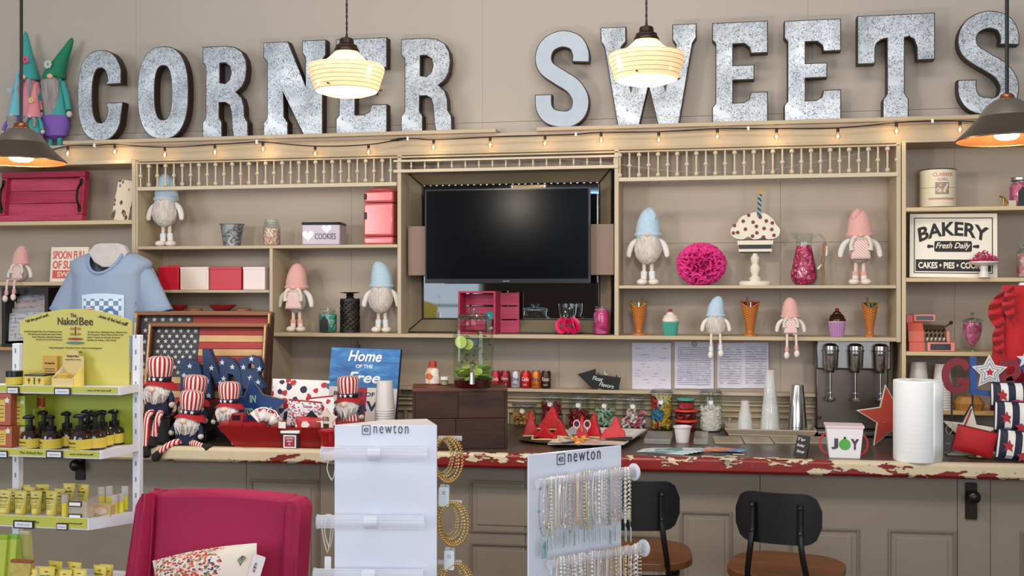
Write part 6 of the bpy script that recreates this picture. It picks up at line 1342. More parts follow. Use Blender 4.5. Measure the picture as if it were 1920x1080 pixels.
# blue star studded letters
yL = ye(420, .27); bkm = plain('#1b2d55', .55, var='#2b4468', vs=20)
t0 = [('dark blue star studded arched letter at the left of the letter row', 338, 376, 672, [(0, 0), (.30, 0), (.32, .38), (.45, .60), (.62, .66), (.82, .52), (.98, 0), (1.22, 0), (1.18, .55), (1.0, .86), (.55, .97), (0, 1)], [(.22, .62), (.52, .83)], 84, 0),
      ('dark blue star studded letter N, tallest of the row', 379, 418, 655, [(0, 1), (.35, 1), (1.0, .36), (1.15, .22), (.95, .1), (.4, .55), (.45, .0), (.12, 0)], [(.5, .62), (.28, .36), (.95, .32), (.35, .06)], 92, 0),
      ('dark blue star studded letter with high arch between N and R', 411, 452, 669, [(0, 1), (.3, 1), (.62, .95), (.98, .75), (1.12, .4), (1.15, 0), (.92, 0), (.86, .38), (.66, .60), (.42, .62), (.38, 0), (.06, 0)], [(.16, .87), (.66, .77), (.23, .5)], 82, 0),
      ('dark blue star studded letter R at the right of the letter row', 447, 500, 666, [(0, .88), (.45, 1), (.78, .92), (.88, .66), (.74, .45), (1.0, .08), (.72, 0), (.48, .40), (.42, .05), (.18, .05)], [(.50, .9), (.2, .66), (.80, .62), (.46, .36), (.75, .24)], 66, 0)]
for lab, u0, u1, v0, poly, st_, hpx, _ in t0:
    k = tt(u0, yL)/F; x0 = X(u0, yL); W = (u1-u0)*k; Hh = hpx*k; z = P(u0, v0+hpx, yL).z
    t = thing('star_letter', lab, 'letter', (x0, yL, z), 0, 'blue star studded letters')
    hl = [[(.36*W, .62*Hh), (.56*W, .60*Hh), (.62*W, .70*Hh), (.5*W, .78*Hh), (.36*W, .74*Hh)]] if v0 == 666 else []
    obj('letter_body', MB().prism([(a*W, b*Hh) for a, b in poly], 0, .035, hl), bkm, t, smooth=0, bev=.001); stars_at(t, [(a*W, b*Hh) for a, b in st_], 5.6*k, -.0002, plain('#cdd6e4', .6), .004)
zl_ = min(P(u0, v0+hpx, yL).z for _, u0, u1, v0, _, _, hpx, _ in t0)
for (_, u0, u1, v0, _, _, hpx, _) in t0:
    pass
t = thing('storage_box', 'long dark box behind the gnomes carrying the blue letters', 'box', (X(420, yL), yL+.02, ZC+.0008), 0); obj('box_body', Bx(-.22, .20, -.025, .04, 0, zl_-ZC-.002), plain('#2a211c', .7), t, bev=.003)
# flag trays
FW = wood('#6a3d1e', '#8a5630', 'x', 30, .55, .4); FWD = wood('#3d1f10', '#5a321c', 'z', 30, .55, .4); TAN = wood('#b98f5c', '#d4ad78', 'x', 25, .6, .3); RDW = wood('#8c1d20', '#ae3230', 'x', 25, .6, .3); UNI = wood('#232830', '#3a3f49', 'x', 25, .6, .3)
def flag(lab, u0, u1, vt, ytop, ybase, zb, yaw=0):
    zt_ = P((u0+u1)/2, vt, ytop).z; W = X(u1, ytop)-X(u0, ytop); L = math.hypot(zt_-zb, ytop-ybase); an = -math.atan2(ytop-ybase, zt_-zb)
    xc_ = (X(u0, ytop)+X(u1, ytop))/2; t = thing('flag_tray', lab, 'tray', (xc_+.01, ybase, zb), rot=(an, 0, yaw), group='wooden flag trays'); b_ = .018; dp = .045
    obj('frame_side', Bx(-W/2, W/2, -dp, .004, L-b_, L), FW, t, bev=.002, smooth=0); obj('frame_side', Bx(-W/2, W/2, -dp, .004, 0, b_), FW, t, bev=.002, smooth=0)
    for sx in (-1, 1): obj('frame_side', Bx(min(sx*W/2, sx*(W/2-b_)), max(sx*W/2, sx*(W/2-b_)), -dp, .004, b_, L-b_), FWD, t, bev=.002, smooth=0); obj('corner_rail', Bx(sx*(W/2-b_*.5)-.004, sx*(W/2-b_*.5)+.004, -dp-.006, -dp, .01, L-.01), TAN, t, smooth=0)
    iw = W-2*b_; ih = (L-2*b_)/13; ux = -W/2+b_+iw*.40
    for i in range(13):
        z1 = L-b_-i*ih; x0_ = ux+.0005 if i < 7 else -W/2+b_
        obj('stripe_plank', Bx(x0_, W/2-b_, -.006, .003, z1-ih+.0008, z1-.0008), RDW if i % 2 == 0 else TAN, t, smooth=0, bev=.0008)
        if i < 7: obj('star_field_plank', Bx(-W/2+b_, ux-.0005, -.007, .003, z1-ih+.0008, z1-.0008), UNI, t, smooth=0)
    lst = []
    for r_ in range(9):
        n_ = 6 if r_ % 2 == 0 else 5
        for c_ in range(n_): lst.append((-W/2+b_+iw*.40*((c_+.5 if n_ == 6 else c_+1)/6), L-b_-7*ih*(r_+.6)/9.4))
    stars_at(t, lst, ih*.36, -.0072, plain('#c9c2b4', .7), .0008)
    return t
flag('larger wooden flag tray at the back, leaning on the shelving', 266, 509, 586, -.53, -.60, ZC+.06, .10)
flag('smaller wooden flag tray in front, with red and tan stripes', 291, 503, 608, -.60, -.68, ZC+.05, .10)
t = thing('storage_box', 'low dark box under the flag trays', 'box', (X(392, -.6), -.61, ZC+.0008)); obj('box_body', Bx(-.27, .28, -.09, .07, 0, .046), plain('#2a211c', .7), t, bev=.003)
# printed pouches
n = NB('bow_print'); v = n.vor(30, 'Distance', None); cc_ = n.vor(30, 'Color', None); s_ = n.n.new('ShaderNodeSeparateColor'); n.l(cc_, s_.inputs[0]); ink = n.ramp(s_.outputs[0], [(0, '#b3242e'), (.35, '#1b2140'), (.65, '#44608c'), (.85, '#e8e2e0')], True)
bl = n.math('LESS_THAN', n.math('ADD', v, n.math('MULTIPLY', n.noise(60, 2), .5)), .66); BOWP = n.out(n.mix(bl, '#e8e1de', ink), .6)
def pouch(lab, u0, u1, v0, v1, y, m_, rot=0, tilt=0, zip_=None, th=.025):
    k = tt((u0+u1)/2, y)/F; W = (u1-u0)*k; Hh = (v1-v0)*k; t = thing('fabric_pouch', lab, 'pouch', (X((u0+u1)/2, y), y, P((u0+u1)/2, v1, y).z), rot=(-.08, tilt, rot), group='printed pouches')
    def fn(u, v, sg=1): e = (4*u*(1-u))**.5*(4*v*(1-v))**.5; return ((u-.5)*W, sg*(th*e)*.6, v*Hh)
    obj('front', MB().grid(lambda u, v: fn(u, v, -1), 12, 8), m_, t); obj('back', MB().grid(lambda u, v: fn(1-u, v, 1), 12, 8), m_, t)
    if zip_: obj('zip', MB().cyl((-W/2, -.002, Hh), (W/2, -.002, Hh), .003, n=8), zip_, t)
    return t
pouch('white pouch printed with red and navy bows, behind the blue star', 504, 617, 712, 790, yS+.05, BOWP, tilt=.02)
pouch('white pouch with small stars and red zip, middle of the tray', 536, 600, 752, 800, yS-.0, chips('#e8e1de', '#e8e1de', '#56618c', 150, '#c9606a'), .1, .08, plain('#a81b26', .6))
pouch('folded white pouch with red edge left of the striped body gnome', 575, 632, 745, 800, yS+.03, BOWP, -.1, -.12, plain('#a81b26', .6))
pouch('red and white packet lying low in the tray', 552, 604, 782, 815, TL(0, .05).y, chips('#b3202a', '#c43039', '#e8dcd8', 40, '#8c1820'), .1, .05)
# cream star with letters, tag, biscuits
yq = TL(0, .07).y
t, k = flat_thing('star_ornament', 'small cream star shaped ornament with the letters SIB', 'star', 612, 788, yq)
obj('star_body', MB().prism(catmull([(a, b, 0) for a, b in star(23*k, .55)], 2, True) and [(p.x, p.y) for p in catmull([(a, b, 0) for a, b in star(23*k, .58)], 2, True)], -.006, .006), plain('#ddcfbf', .6), t, smooth=0, bev=.002); text('SIB', 13*k, BLACK, t, (0, -.0063, 3*k), 8*k); obj('dark_emblem', Bx(-6*k, 6*k, -.0075, -.006, -17*k, -6*k), plain('#2b2622', .6), t)
t, k = flat_thing('black_tag', 'black diamond shaped card standing in the tray', 'tag', 584, 782, yq-.005, tilt=.75); obj('card', Bx(-9*k, 9*k, -.001, .001, -9*k, 9*k), BLACK, t, smooth=0)
t, k = flat_thing('biscuit_packet', 'packet with a golden brown window in the red tray', 'packet', 587, 798, yq-.012, tilt=-.08); obj('packet', Bx(-20*k, 20*k, -.004, .006, -7*k, 8*k), plain('#e8e0d6', .5), t, bev=.003); obj('window', MB().prism(rrect(22*k, 9*k, 3*k), -.0052, -.0038), plain('#a8703a', .3), t, smooth=0)
t, k = flat_thing('price_card', 'small white price card clipped to the middle of the tray rim', 'price card', 529, 797, TL(0, -.02).y-.003, tilt=.03); obj('card', Bx(-7*k, 7*k, -.001, .001, -6*k, 6*k), WHITE, t, smooth=0)
# small labelled jar before the tray
x, y, w, h, k = cslot_flat(525, 561, 808, 842); y -= .0; t = thing('candle_jar', 'small square jar with white lid and red framed label at the counter edge', 'jar', (x, y+.016, ZC+.0008), CA)
obj('jar_glass', Bx(-w*.42, w*.42, -.016, .03, 0, h*.86), milk('#39424a', .75, .1), t, bev=.004); obj('lid', Bx(-w*.5, w*.5, -.021, .034, h*.84, h), WHITE, t, bev=.003); obj('label', Bx(-w*.34, w*.34, -.0175, -.0162, h*.05, h*.76), WHITE, t, smooth=0); obj('label_centre', Bx(-w*.27, w*.27, -.0185, -.0174, h*.12, h*.69), plain('#9c2740', .5), t, smooth=0)
for i, s_ in enumerate(('COUNTRY', 'HEART', '&')): text(s_, w*(.42 if i == 0 else .3 if i == 1 else .1), plain('#efdcdc', .5), t, (0, -.0187, h*(.58-.16*i)), h*.1, .01)
x, y, w, h, k = cslot_flat(588, 632, 808, 846); t = thing('fluted_dish', 'small glossy red fluted dish partly behind the white display', 'dish', (x, y+w/2, ZC+.0008)); obj('dish_wall', MB().lathe([(w*.36, 0), (w*.40, h*.5), (w*.5, h*.86), (w*.52, h*.95), (w*.46, h*.9), (w*.34, h*.1), (.002, h*.08)], 48, wav=lambda a, z: 1+.04*math.sin(12*a)*(z > h*.6), cap=False), plain('#a3121c', .2, coat=.4), t); obj('ruffled_lid', MB().lathe([(w*.5, h*.93), (w*.4, h*1.02), (.002, h*1.05)], 48, wav=lambda a, z: 1+.05*math.sin(12*a)*(z < h)), plain('#a3121c', .2, coat=.4), t)
# home of the free sign
ysg = -.36; x0, x1 = X(615, ysg), X(746, ysg); W = x1-x0; zt_ = P(680, 652, ysg).z; zb_ = ZC+.004; L = (zt_-zb_)*1.02
t = thing('canvas_sign', 'blue painted Home of the Free canvas sign with red and white stripes below', 'sign', ((x0+x1)/2+.012, ysg-.09, zb_), rot=(-.2, .02, -.02))
n = NB('blue_brush'); f = n.noise(14, 4, (.6, 1, 2.2), .6, .8); BLP = n.out(n.ramp(f, [(.3, '#1a4f90'), (.5, '#2f74b4'), (.62, '#3f8fbe'), (.75, '#4fa5b8')]), .5)
obj('canvas_edge', Bx(-W/2, W/2, .0008, .022, 0, L), plain('#16294f', .7), t, smooth=0, bev=.002); zsp = L*.52
obj('blue_field', Bx(-W/2+.002, W/2-.002, -.001, .0009, zsp, L-.002), BLP, t, smooth=0)
sw = (W-.004)/7
for i in range(7): obj('stripe', Bx(-W/2+.002+i*sw, -W/2+.002+(i+1)*sw, -.001, .0009, .002, zsp), [plain('#e2d6d2', .6), plain('#a3283a', .6)][i % 2], t, smooth=0)
text('Home', W*.48, WHITE, t, (-.0, -.0012, L*.90), L*.135, .02, .25); text('OF THE', W*.24, WHITE, t, (.0, -.0012, L*.775), L*.045, .02); text('Free', W*.46, WHITE, t, (.004, -.0012, L*.64), L*.13, .02, .25)
DKB = plain('#24304f', .6); text('BECAUSE OF THE', W*.8, DKB, t, (0, -.0012, L*.44), L*.05, .02); text('BRAVE', W*.7, DKB, t, (0, -.0012, L*.3), L*.12, .03)
o = thing('binder_clip', 'small black clip above the Home of the Free sign', 'clip', (X(668, -.27), -.252, ZF(668, 651, -.25))); obj('clip_jaw', Bx(-.010, .010, -.012, .010, -.004, .010), BLACK, o, bev=.002); obj('clip_lever', MB().cyl((0, 0, .008), (0, .0, .03), .005, n=8), BLACK, o)

# ---------------------------------------------------------------- blue T-shirt on its stand
yT = -.41; k = tt(208, yT)/F; x = X(211, yT); zt_ = P(211, 458, yT).z
t = thing('t_shirt', 'light blue T-shirt with checkered print on a white wooden form', 't-shirt', (x, yT, 0)); Zp = lambda v: zt_-(v-458)*k
TSH = plain('#93a3ba', .85, bump=.12, bs=300, sheen=.2); n = None
def torso(u, v):      # u around, v down
    vv = 472+v*225; a = 2*PI*u
    if vv < 496: hw = 34+48*math.sin(PI/2*(vv-472)/24)**.9
    else: hw = 82-max(0, min(1, (vv-496)/20))*9
    dp = 17+min(vv-472, 40)*.62; fold = 1+.035*math.sin(a*9+1.3)*min(v*1.6, 1)
    return (hw*k*math.copysign(abs(math.cos(a))**.75, math.cos(a))*fold-3*k, dp*k*math.sin(a)*fold, Zp(vv))
m = MB(); NU, NV = 96, 64; vs = [torso(i/NU, j/NV) for j in range(NV+1) for i in range(NU)]
fs = [(j*NU+i, (j+1)*NU+i, (j+1)*NU+(i+1) % NU, j*NU+(i+1) % NU) for j in range(NV) for i in range(NU)]
def surf(x, vv, off=.0):
    hw = (34+48*math.sin(PI/2*max(0, vv-472)/24)**.9 if vv < 496 else 82-max(0, min(1, (vv-496)/20))*9)*k; dp = (17+min(vv-472, 40)*.62)*k
    cc_ = min(1, (abs(x+3*k)/hw))**(1/.75); return -dp*math.sqrt(max(0, 1-cc_*cc_))-off
def inneck(p):
    vv = 458+(zt_-p[2])/k; q_ = (vv-470)/40.5
    return p[1] < .005 and q_ < 1 and abs(p[0]+2*k) < 32.5*k*math.sqrt(max(0, 1-q_*q_))
fs = [f for f in fs if not any(inneck(vs[a]) for a in f)]
m.add(vs, fs); obj('shirt_torso', m, TSH, t, solid=.002, smooth=1.2)
nk = []
for i in range(25):
    th = PI*i/24; x_ = -34*k*math.cos(th)-2*k; v_ = 472+41*math.sin(th); nk.append((x_, surf(x_, v_, .003), Zp(v_)))
nk += [(28*k, .015, Zp(470)), (0, .04, Zp(472)), (-30*k, .015, Zp(470))]
obj('neck_band', MB().sweep(nk, .0075, 8, True), plain('#899ebb', .85, bump=.2, bs=300), t)
for sx in (-1, 1):
    def sl(u, v, sx=sx):
        a = 2*PI*u; c0 = Vector((sx*61*k-3*k, 0, Zp(511))); c1 = Vector((sx*99*k-3*k, 0, Zp(588))); c = c0+(c1-c0)*v; ax = Vector((sx*.95, 0, .32)); rr_ = (23+4.5*v)*k
        return c+ax*rr_*math.cos(a)*(1+.05*math.sin(5*a+4*v))+Vector((0, 1, 0))*rr_*.62*math.sin(a)
    obj('sleeve', MB().grid(sl, 26, 8), TSH, t, solid=.002, smooth=1.2); obj('sleeve_hem', MB().sweep([sl(i/26, .97) for i in range(26)], .003, 6, True), plain('#93a9c1', .85), t)
fm = plain('#d6cdc7', .6, var='#b9aea8', vs=25)
obj('wooden_form', MB().prism([(-38*k, Zp(474)), (-26*k, Zp(460)), (-14*k, Zp(457)), (22*k, Zp(457)), (34*k, Zp(461)), (42*k, Zp(474)), (28*k, Zp(494)), (8*k, Zp(501)), (-10*k, Zp(501)), (-26*k, Zp(492))], -.05, -.02), fm, t, bev=.003)
obj('stand_pole', MB().cyl((0, 0, ZC+.02), (0, 0, Zp(490)), .01), fm, t); obj('stand_base', MB().cyl((0, 0, ZC+.001), (0, 0, ZC+.02), .11, n=30), fm, t)
yp_ = -.130; pz0, pz1 = Zp(650), Zp(551); PW_ = 41*k
def patch(x0_, x1_, v0_, v1_, off, arch=0): return MB().grid(lambda a, b: ((x0_+(x1_-x0_)*a)*k, surf((x0_+(x1_-x0_)*a)*k, v1_+(v0_-arch*math.sin(PI*a)-v1_)*b, off), Zp(v1_+(v0_-arch*math.sin(PI*a)-v1_)*b)), 16, 14)
obj('print_border', patch(-37, 45, 553, 652, .0045, 3), plain('#c9dff0', .7), t)
n = NB('checks'); ck = n.n.new('ShaderNodeTexChecker'); ck.inputs['Scale'].default_value = 1/(9*k); n.l(n.tc, ck.inputs['Vector']); ck.inputs['Color1'].default_value = lin('#dfe6ea'); ck.inputs['Color2'].default_value = lin('#6f8fae')
obj('checked_print', patch(-33, 41, 560, 650, .006), n.out(ck.outputs[0], .7), t)
yp_ = -.113
obj('print_ribbon', MB().sweep(catmull([(-34*k, yp_-.002, Zp(585)), (-18*k, yp_-.004, Zp(578)), (2*k, yp_-.004, Zp(592)), (18*k, yp_-.003, Zp(605))], 4), .008, 6, fl=.25), bands('#b8303c', '#e8e0e0', 'z', .008, .5, .7), t)
obj('print_letter', MB().sweep([((22+14*math.cos(a))*k, yp_-.003, Zp(592)+14*k*math.sin(a)) for a in [2*PI*i/18 for i in range(18)]], .006, 6, True, fl=.3), plain('#4a7ab4', .7), t)
# ---------------------------------------------------------------- right end of the counter
yD_ = -.55; k = tt(1890, yD_)/F; xc_ = X(1912, yD_); Zd = lambda v: P(1890, v, yD_).z
t = thing('red_dress', 'bright red sleeveless child dress with ruffled shoulder, cut by the right photo edge', 'dress', (xc_, yD_, 0)); RD = plain('#b8121e', .8, bump=.15, bs=120, sheen=.2)
def dr(u, v):
    vv = 535+v*235; a = 2*PI*u; hw = 30+16*min(v*2, 1)+10*max(0, v-.5); f_ = 1+.05*math.sin(a*11+v*3)*min(1, v*2); return (hw*k*math.cos(a)*f_, 22*k*math.sin(a)*f_, Zd(vv))
obj('dress_body', MB().grid(dr, 44, 14), RD, t, solid=.002, smooth=1.2)
for sx in (-1, 1):
    for j, (v0, v1, o0, o1, a0) in enumerate(((542, 622, 30, 60, -2.9), (598, 665, 34, 55, -2.9), (532, 600, 18, 40, -2.4))):
        def rf(u, v, sx=sx, v0=v0, v1=v1, o0=o0, o1=o1, a0=a0, j=j):
            vv = v0+(v1-v0)*u; o_ = o0+(o1-o0)*v*math.sin(PI*min(u*1.05, 1))**.6; return (sx*(o_+3*math.sin(u*26)*v)*k, (-.035-.02*j-.025*math.sin(u*26)*v)*1.0, Zd(vv)-(.01*v))
        obj('ruffle', MB().grid(rf, 30, 4), RD, t, solid=.002, smooth=1.2)
obj('white_hanger', MB().prism([(-12*k, Zd(560)), (-2*k, Zd(530)), (20*k, Zd(530)), (34*k, Zd(560)), (12*k, Zd(566))], -.03, -.01), WHITE, t); obj('stand_pole', MB().cyl((0, 0, ZC+.02), (0, 0, Zd(540)), .008), WHITE, t); obj('stand_base', MB().cyl((0, 0, ZC+.001), (0, 0, ZC+.02), .08, n=30), WHITE, t)
# GLORY letters on sticks
yG = -.66; k = tt(1830, yG)/F; ZG = lambda v: P(1830, v, yG).z; XG = lambda u: X(u, yG); GR = plain('#86202c', .6, var='#6d1824', vs=40); GB = plain('#2d4f8f', .6, var='#24427c', vs=40)
t = thing('glory_sign', 'red and blue glittered GLORY letter sign on thin posts behind the striped pouches', 'sign', (XG(1830), yG, ZC+.001)); q = lambda u, v: ((u-1830)*k, ZG(v)-ZC-.001)
def lp(nm, pts, m_, w_, par=t): e_ = 0 if nm == 'letter' else .0012 if nm == 'letter_bar' else .0006; return obj(nm, MB().prism(stroke([(p.x, p.y) for p in catmull([(*q(*p_), 0) for p_ in pts], 4)] if len(pts) > 3 else [q(*p_) for p_ in pts], w_*k), -.006-e_, .006-e_), m_, par, smooth=0)
g_ = lp('letter', [(1815, 692), (1806, 680), (1794, 678), (1780, 688), (1776, 705), (1781, 724), (1793, 732), (1806, 728), (1813, 718)], GR, 13); lp('letter_bar', [(1796, 714), (1818, 716)], GR, 10, g_)
l_ = lp('letter', [(1824, 668), (1825, 737)], GB, 12); lp('letter_bar', [(1820, 734), (1858, 738)], GB, 10, l_)
r_ = lp('letter', [(1876, 676), (1877, 732)], GR, 12); lp('letter_bowl', [(1876, 681), (1896, 680), (1903, 694), (1894, 706), (1877, 707)], GR, 12, r_); lp('letter_leg', [(1886, 707), (1902, 732)], GR, 12, r_)
y_ = lp('letter', [(1908, 672), (1921, 705)], GB, 11); lp('letter_bar', [(1936, 672), (1921, 705)], GB, 11, y_); lp('letter_bar', [(1921, 705), (1921, 735)], GB, 11, y_)
for u, v in ((1787, 735), (1824, 736), (1878, 731), (1921, 734)): obj('post', Bx((u-1830)*k-.003, (u-1830)*k+.003, -.004, .004, .012, ZG(v)-ZC), BLACK, t, smooth=0)
obj('base_board', Bx(-.11, .26, -.03, .03, 0, .012), plain('#cdbfa9', .6), t, bev=.002)
cx, cz = q(1852, 697); sc_ = [(33, '#d3cfcb', 0), (27, '#83808a', 1), (24, '#d3cfcb', 2), (18, '#5f6a85', 3), (15, '#d8d4d0', 4), (8, '#a81824', 5)]
for r_, c_, i in sc_: obj('star_layer', MB().prism(star(r_*k, .5, cx, cz), -.016-.001*i, -.008-.001*i), plain(c_, .6), t, smooth=0)
cx, cz = q(1915, 672); obj('star_layer', MB().prism(star(17*k, .42, cx, cz), -.016, -.008), plain('#d3cfcb', .6), t, smooth=0)
# framed white star, pouch, tag
yW = G(1820, 866, ZC).y+.10
k = tt(1815, yW)/F; t = thing('star_ornament', 'white wooden star with black edge behind the red pouch', 'star', (X(1811, yW), yW, ZC+.001), rot=(-.08, .12, 0)); sp = star(54*k, .45, 0, 54*k*.81+.006); obj('star_edge', MB().prism(sp, 0, .014), plain('#1d1917', .6), t, smooth=0); obj('star_face', MB().prism(inset(sp, .006), -.003, .001), plain('#d9cfbf', .6), t, smooth=0); obj('red_ribbon', MB().sweep([(0, -.006, 92*k), (-10*k, -.008, 55*k), (-12*k, -.008, 48*k)], .003, 6), plain('#a3141e', .6), t)
t, k = flat_thing('red_pouch', 'plain red zip pouch leaning on the white star', 'pouch', 1822, 851, yW-.045, tilt=.22)
def rp(u, v, sg): e = (4*u*(1-u))**.5*(4*v*(1-v))**.5; return ((u-.5)*72*k, sg*.016*e, v*48*k)
obj('front', MB().grid(lambda u, v: rp(u, v, -1), 12, 8), plain('#b0101c', .65, bump=.1, bs=100), t); obj('back', MB().grid(lambda u, v: rp(1-u, v, 1), 12, 8), plain('#b0101c', .65), t); obj('zip', MB().cyl((-36*k, 0, 48*k), (36*k, 0, 48*k), .0025, n=8), plain('#6e0c14', .5), t)
t, k = flat_thing('hang_tag', 'dark grey hang tag on a loop left of the red pouch', 'tag', 1776, 847, yW-.03, tilt=.08); obj('card', MB().prism(rrect(19*k, 34*k, 2*k, 2, 0, 17*k), -.001, .001), plain('#3b3a38', .5), t, smooth=0); text('SALE', 9*k, plain('#a8a5a0', .5), t, (0, -.0012, 16*k), 3*k); obj('loop', MB().sweep(catmull([(0, 0, 32*k), (-6*k, 0, 42*k), (4*k, 0, 56*k), (6*k, 0, 42*k), (1*k, 0, 32*k)], 3), .0012, 6), plain('#cdb4a4', .6), t)
p = G(1845, 860, ZC); k = tt(1845, p.y)/F; t = thing('gold_key_ring', 'gold ring and red tassel keychain lying at the counter edge', 'key ring', (p.x, p.y, ZC+.0045))
obj('ring', ring(15*k*.6, 0, 24, .0028, -.015), GOLD, t); obj('clasp', MB().sweep(catmull([(-.003, 0, 0), (.03, .006, 0), (.05, .014, .002)], 3), .003, 8), plain('#c9a85c', .3, .7), t); obj('charm', MB().ell((-.016, .0, .004), (.012, .009, .006)), plain('#e8dfc8', .3), t); obj('tassel', MB().sweep([(-.03, .0, .001), (-.055, .004, .001)], [.004, .007], 8), GOLD, t)
# striped star pouches
NV2 = '#191c33'
def starpouch(lab, u0, v0, v1, y, z0, tilt, rot, dz=0):
    k = tt(1895, y)/F; W = 92*k; Hh = (v1-v0)*k; t = thing('striped_pouch', lab, 'pouch', (X(u0, y)+W/2, y, z0), rot=(-.06, tilt, rot), group='navy striped star pouches')
    def fn(u, v, sg): e = (4*u*(1-u))**.4*(4*v*(1-v))**.4; return ((u-.5)*W, sg*.028*e, v*Hh)
    mt = bands(NV2, '#e3ded8', 'x', 25*k, .5, .7, .2)
    obj('front', MB().grid(lambda u, v: fn(u, v, -1), 14, 8), mt, t); obj('back', MB().grid(lambda u, v: fn(1-u, v, 1), 14, 8), mt, t); obj('piping', MB().sweep([fn(a, b, 0) for a, b in ((0, 0), (.5, 0), (1, 0), (1, .5), (1, 1), (.5, 1), (0, 1), (0, .5))], .0028, 6, True), plain(NV2, .6), t)
    for sx, sz in ((-.30, .45), (.18, .52), (-.02, .15)): obj('red_star', MB().prism(star(12*k, .45), -.0315, -.029), plain('#a3182a', .6), t, (sx*W, .006, sz*Hh+(.0)), smooth=0)
    obj('zip', MB().cyl((-W/2, -.0, Hh), (W/2, -.0, Hh), .003, n=8), plain(NV2, .5), t)
yP = G(1890, 868, ZC).y+.05; kP = tt(1890, yP)/F
starpouch('lowest striped star pouch lying forward at the counter edge', 1866, 812, 866, yP, ZC+.002, .12, 0)
starpouch('middle striped star pouch standing in the pile at the right edge', 1864, 758, 812, yP+.045, ZC+.002+52*kP, .04, 0)
starpouch('top striped star pouch of the pile, leaning back under the letters', 1858, 722, 765, yP+.085, ZC+.002+98*kP, .0, 0)
t = thing('storage_box', 'dark box hidden behind the striped star pouches', 'box', (X(1912, yP+.1), yP+.13, ZC+.0008)); obj('box_body', Bx(-.07, .12, -.02, .06, 0, 96*kP), plain('#241e1c', .7), t, bev=.003)

# ---------------------------------------------------------------- white rack of yellow body care goods
YR_ = -1.92; RX0, RX1 = P(27, 700, YR_).x, P(265, 700, YR_).x; RWM = plain('#dfe0e6', .35); YEL = plain('#cabd58', .45); YG = plain('#bdba48', .45)
rk = thing('display_rack', 'white metal display rack with yellow arched header at the left', 'rack', ((RX0+RX1)/2, YR_, 0)); rc = (RX0+RX1)/2; RW = RX1-RX0; kR = tt(150, YR_)/F; ZR = lambda v, u=150: P(u, v, YR_).z
for sx, vt in ((-1, 645), (1, 627)):
    xx = sx*(RW/2-.012); obj('post', Bx(xx-.012, xx+.012, -.012, .012, 0, ZR(vt)), RWM, rk, bev=.002)
    for i in range(16): obj('slot', Bx(xx-.002, xx+.002, -.0128, -.0118, .9+i*.05, .915+i*.05), plain('#77777c', .5), rk, smooth=0)
    obj('foot', Bx(xx-.015, xx+.015, -.30, .03, 0, .03), RWM, rk, bev=.003)
hx = lambda u: P(u, 650, YR_-.016).x-rc
hp = [(hx(39), ZR(628)), (hx(39), ZR(601))]+[(hx(39+209*i/10), ZR(579+22*((i-5)/5)**2)) for i in range(11)]+[(hx(248), ZR(628)), (hx(243), ZR(628)), (hx(243), ZR(724)), (hx(45), ZR(724)), (hx(45), ZR(628))]
hd = obj('header_sign', MB().prism(hp, -.020, -.015), YEL, rk, smooth=0)
yh = -.0203; hc = (hx(45)+hx(243))/2
BR = plain('#3a2410', .5)
text('The', 13*kR, BR, rk, (hc-4*kR, yh, ZR(591)), 7*kR); text('Naked', 41*kR, BR, rk, (hc-16*kR, yh, ZR(602)), 14*kR, .008); text('Bee', 28*kR, BR, rk, (hc+22*kR, yh, ZR(602)), 15*kR, .008)
text('"All the good stuff...', 50*kR, BR, rk, (hx(72), yh, ZR(597)), 7*kR, warp=lambda a, z: (a, z+a*.28)); text('...none of the bad stuff"', 62*kR, BR, rk, (hx(213), yh, ZR(599)), 7*kR, warp=lambda a, z: (a, z-a*.28))
TB = plain('#6f6a26', .5)
LN = [('Certified Organic Aloe Vera & Sunflower Seed', 'Paraben Free, Phthalate Free, Gluten Free'), ('Oil, Restorative Hyaluronic Acid, Golden', 'No Propylene Glycol, Mineral Oil or SLS'), ('Seal, Vitamins, Herbal Extracts', 'Never Tested on Animals, Recycled'), ('Rosemary & Green Tea Extracts', 'Bottles & Tubes, USA Made')]
for i, (a, b) in enumerate(LN):
    text(a, (78-8*i)*kR, TB, rk, (hx(82+4*i), yh, ZR(622+5*i)), 3.2*kR); text(b, (80-7*i)*kR, TB, rk, (hx(203-3.5*i), yh, ZR(622+5*i)), 3.2*kR)
text('Hypoallergenic / Paraben Free / Non-Comedogenic', 108*kR, TB, rk, (hc, yh, ZR(652)), 3.5*kR); text('Made in USA', 18*kR, TB, rk, (hc+5*kR, yh, ZR(659)), 2.6*kR)
for i, (c_, v, a_) in enumerate((('#9c2f1c', 635, 16), ('#5b7a68', 642.5, 19))): obj('logo_ellipse', MB().prism(circ(a_*kR, 24, hc, ZR(v), 1, .15), yh-.001, yh), plain(c_, .5), rk, smooth=0)
obj('logo_stem', Bx(hc-1.2*kR, hc+1.2*kR, yh-.001, yh, ZR(629), ZR(612)), plain('#25340f', .5), rk, smooth=0)
for sx in (-1, 1):
    for v, s_ in ((616, 1), (626, -1)): obj('logo_leaf', MB().prism([(hc+sx*(7+a*math.cos(an)*.9)*kR, ZR(v)+a*math.sin(an)*.5*kR+s_*sx*0) for an, a in [(2*PI*i/12, 5) for i in range(12)]], yh-.001, yh), plain('#a8742a', .5), rk, smooth=0)
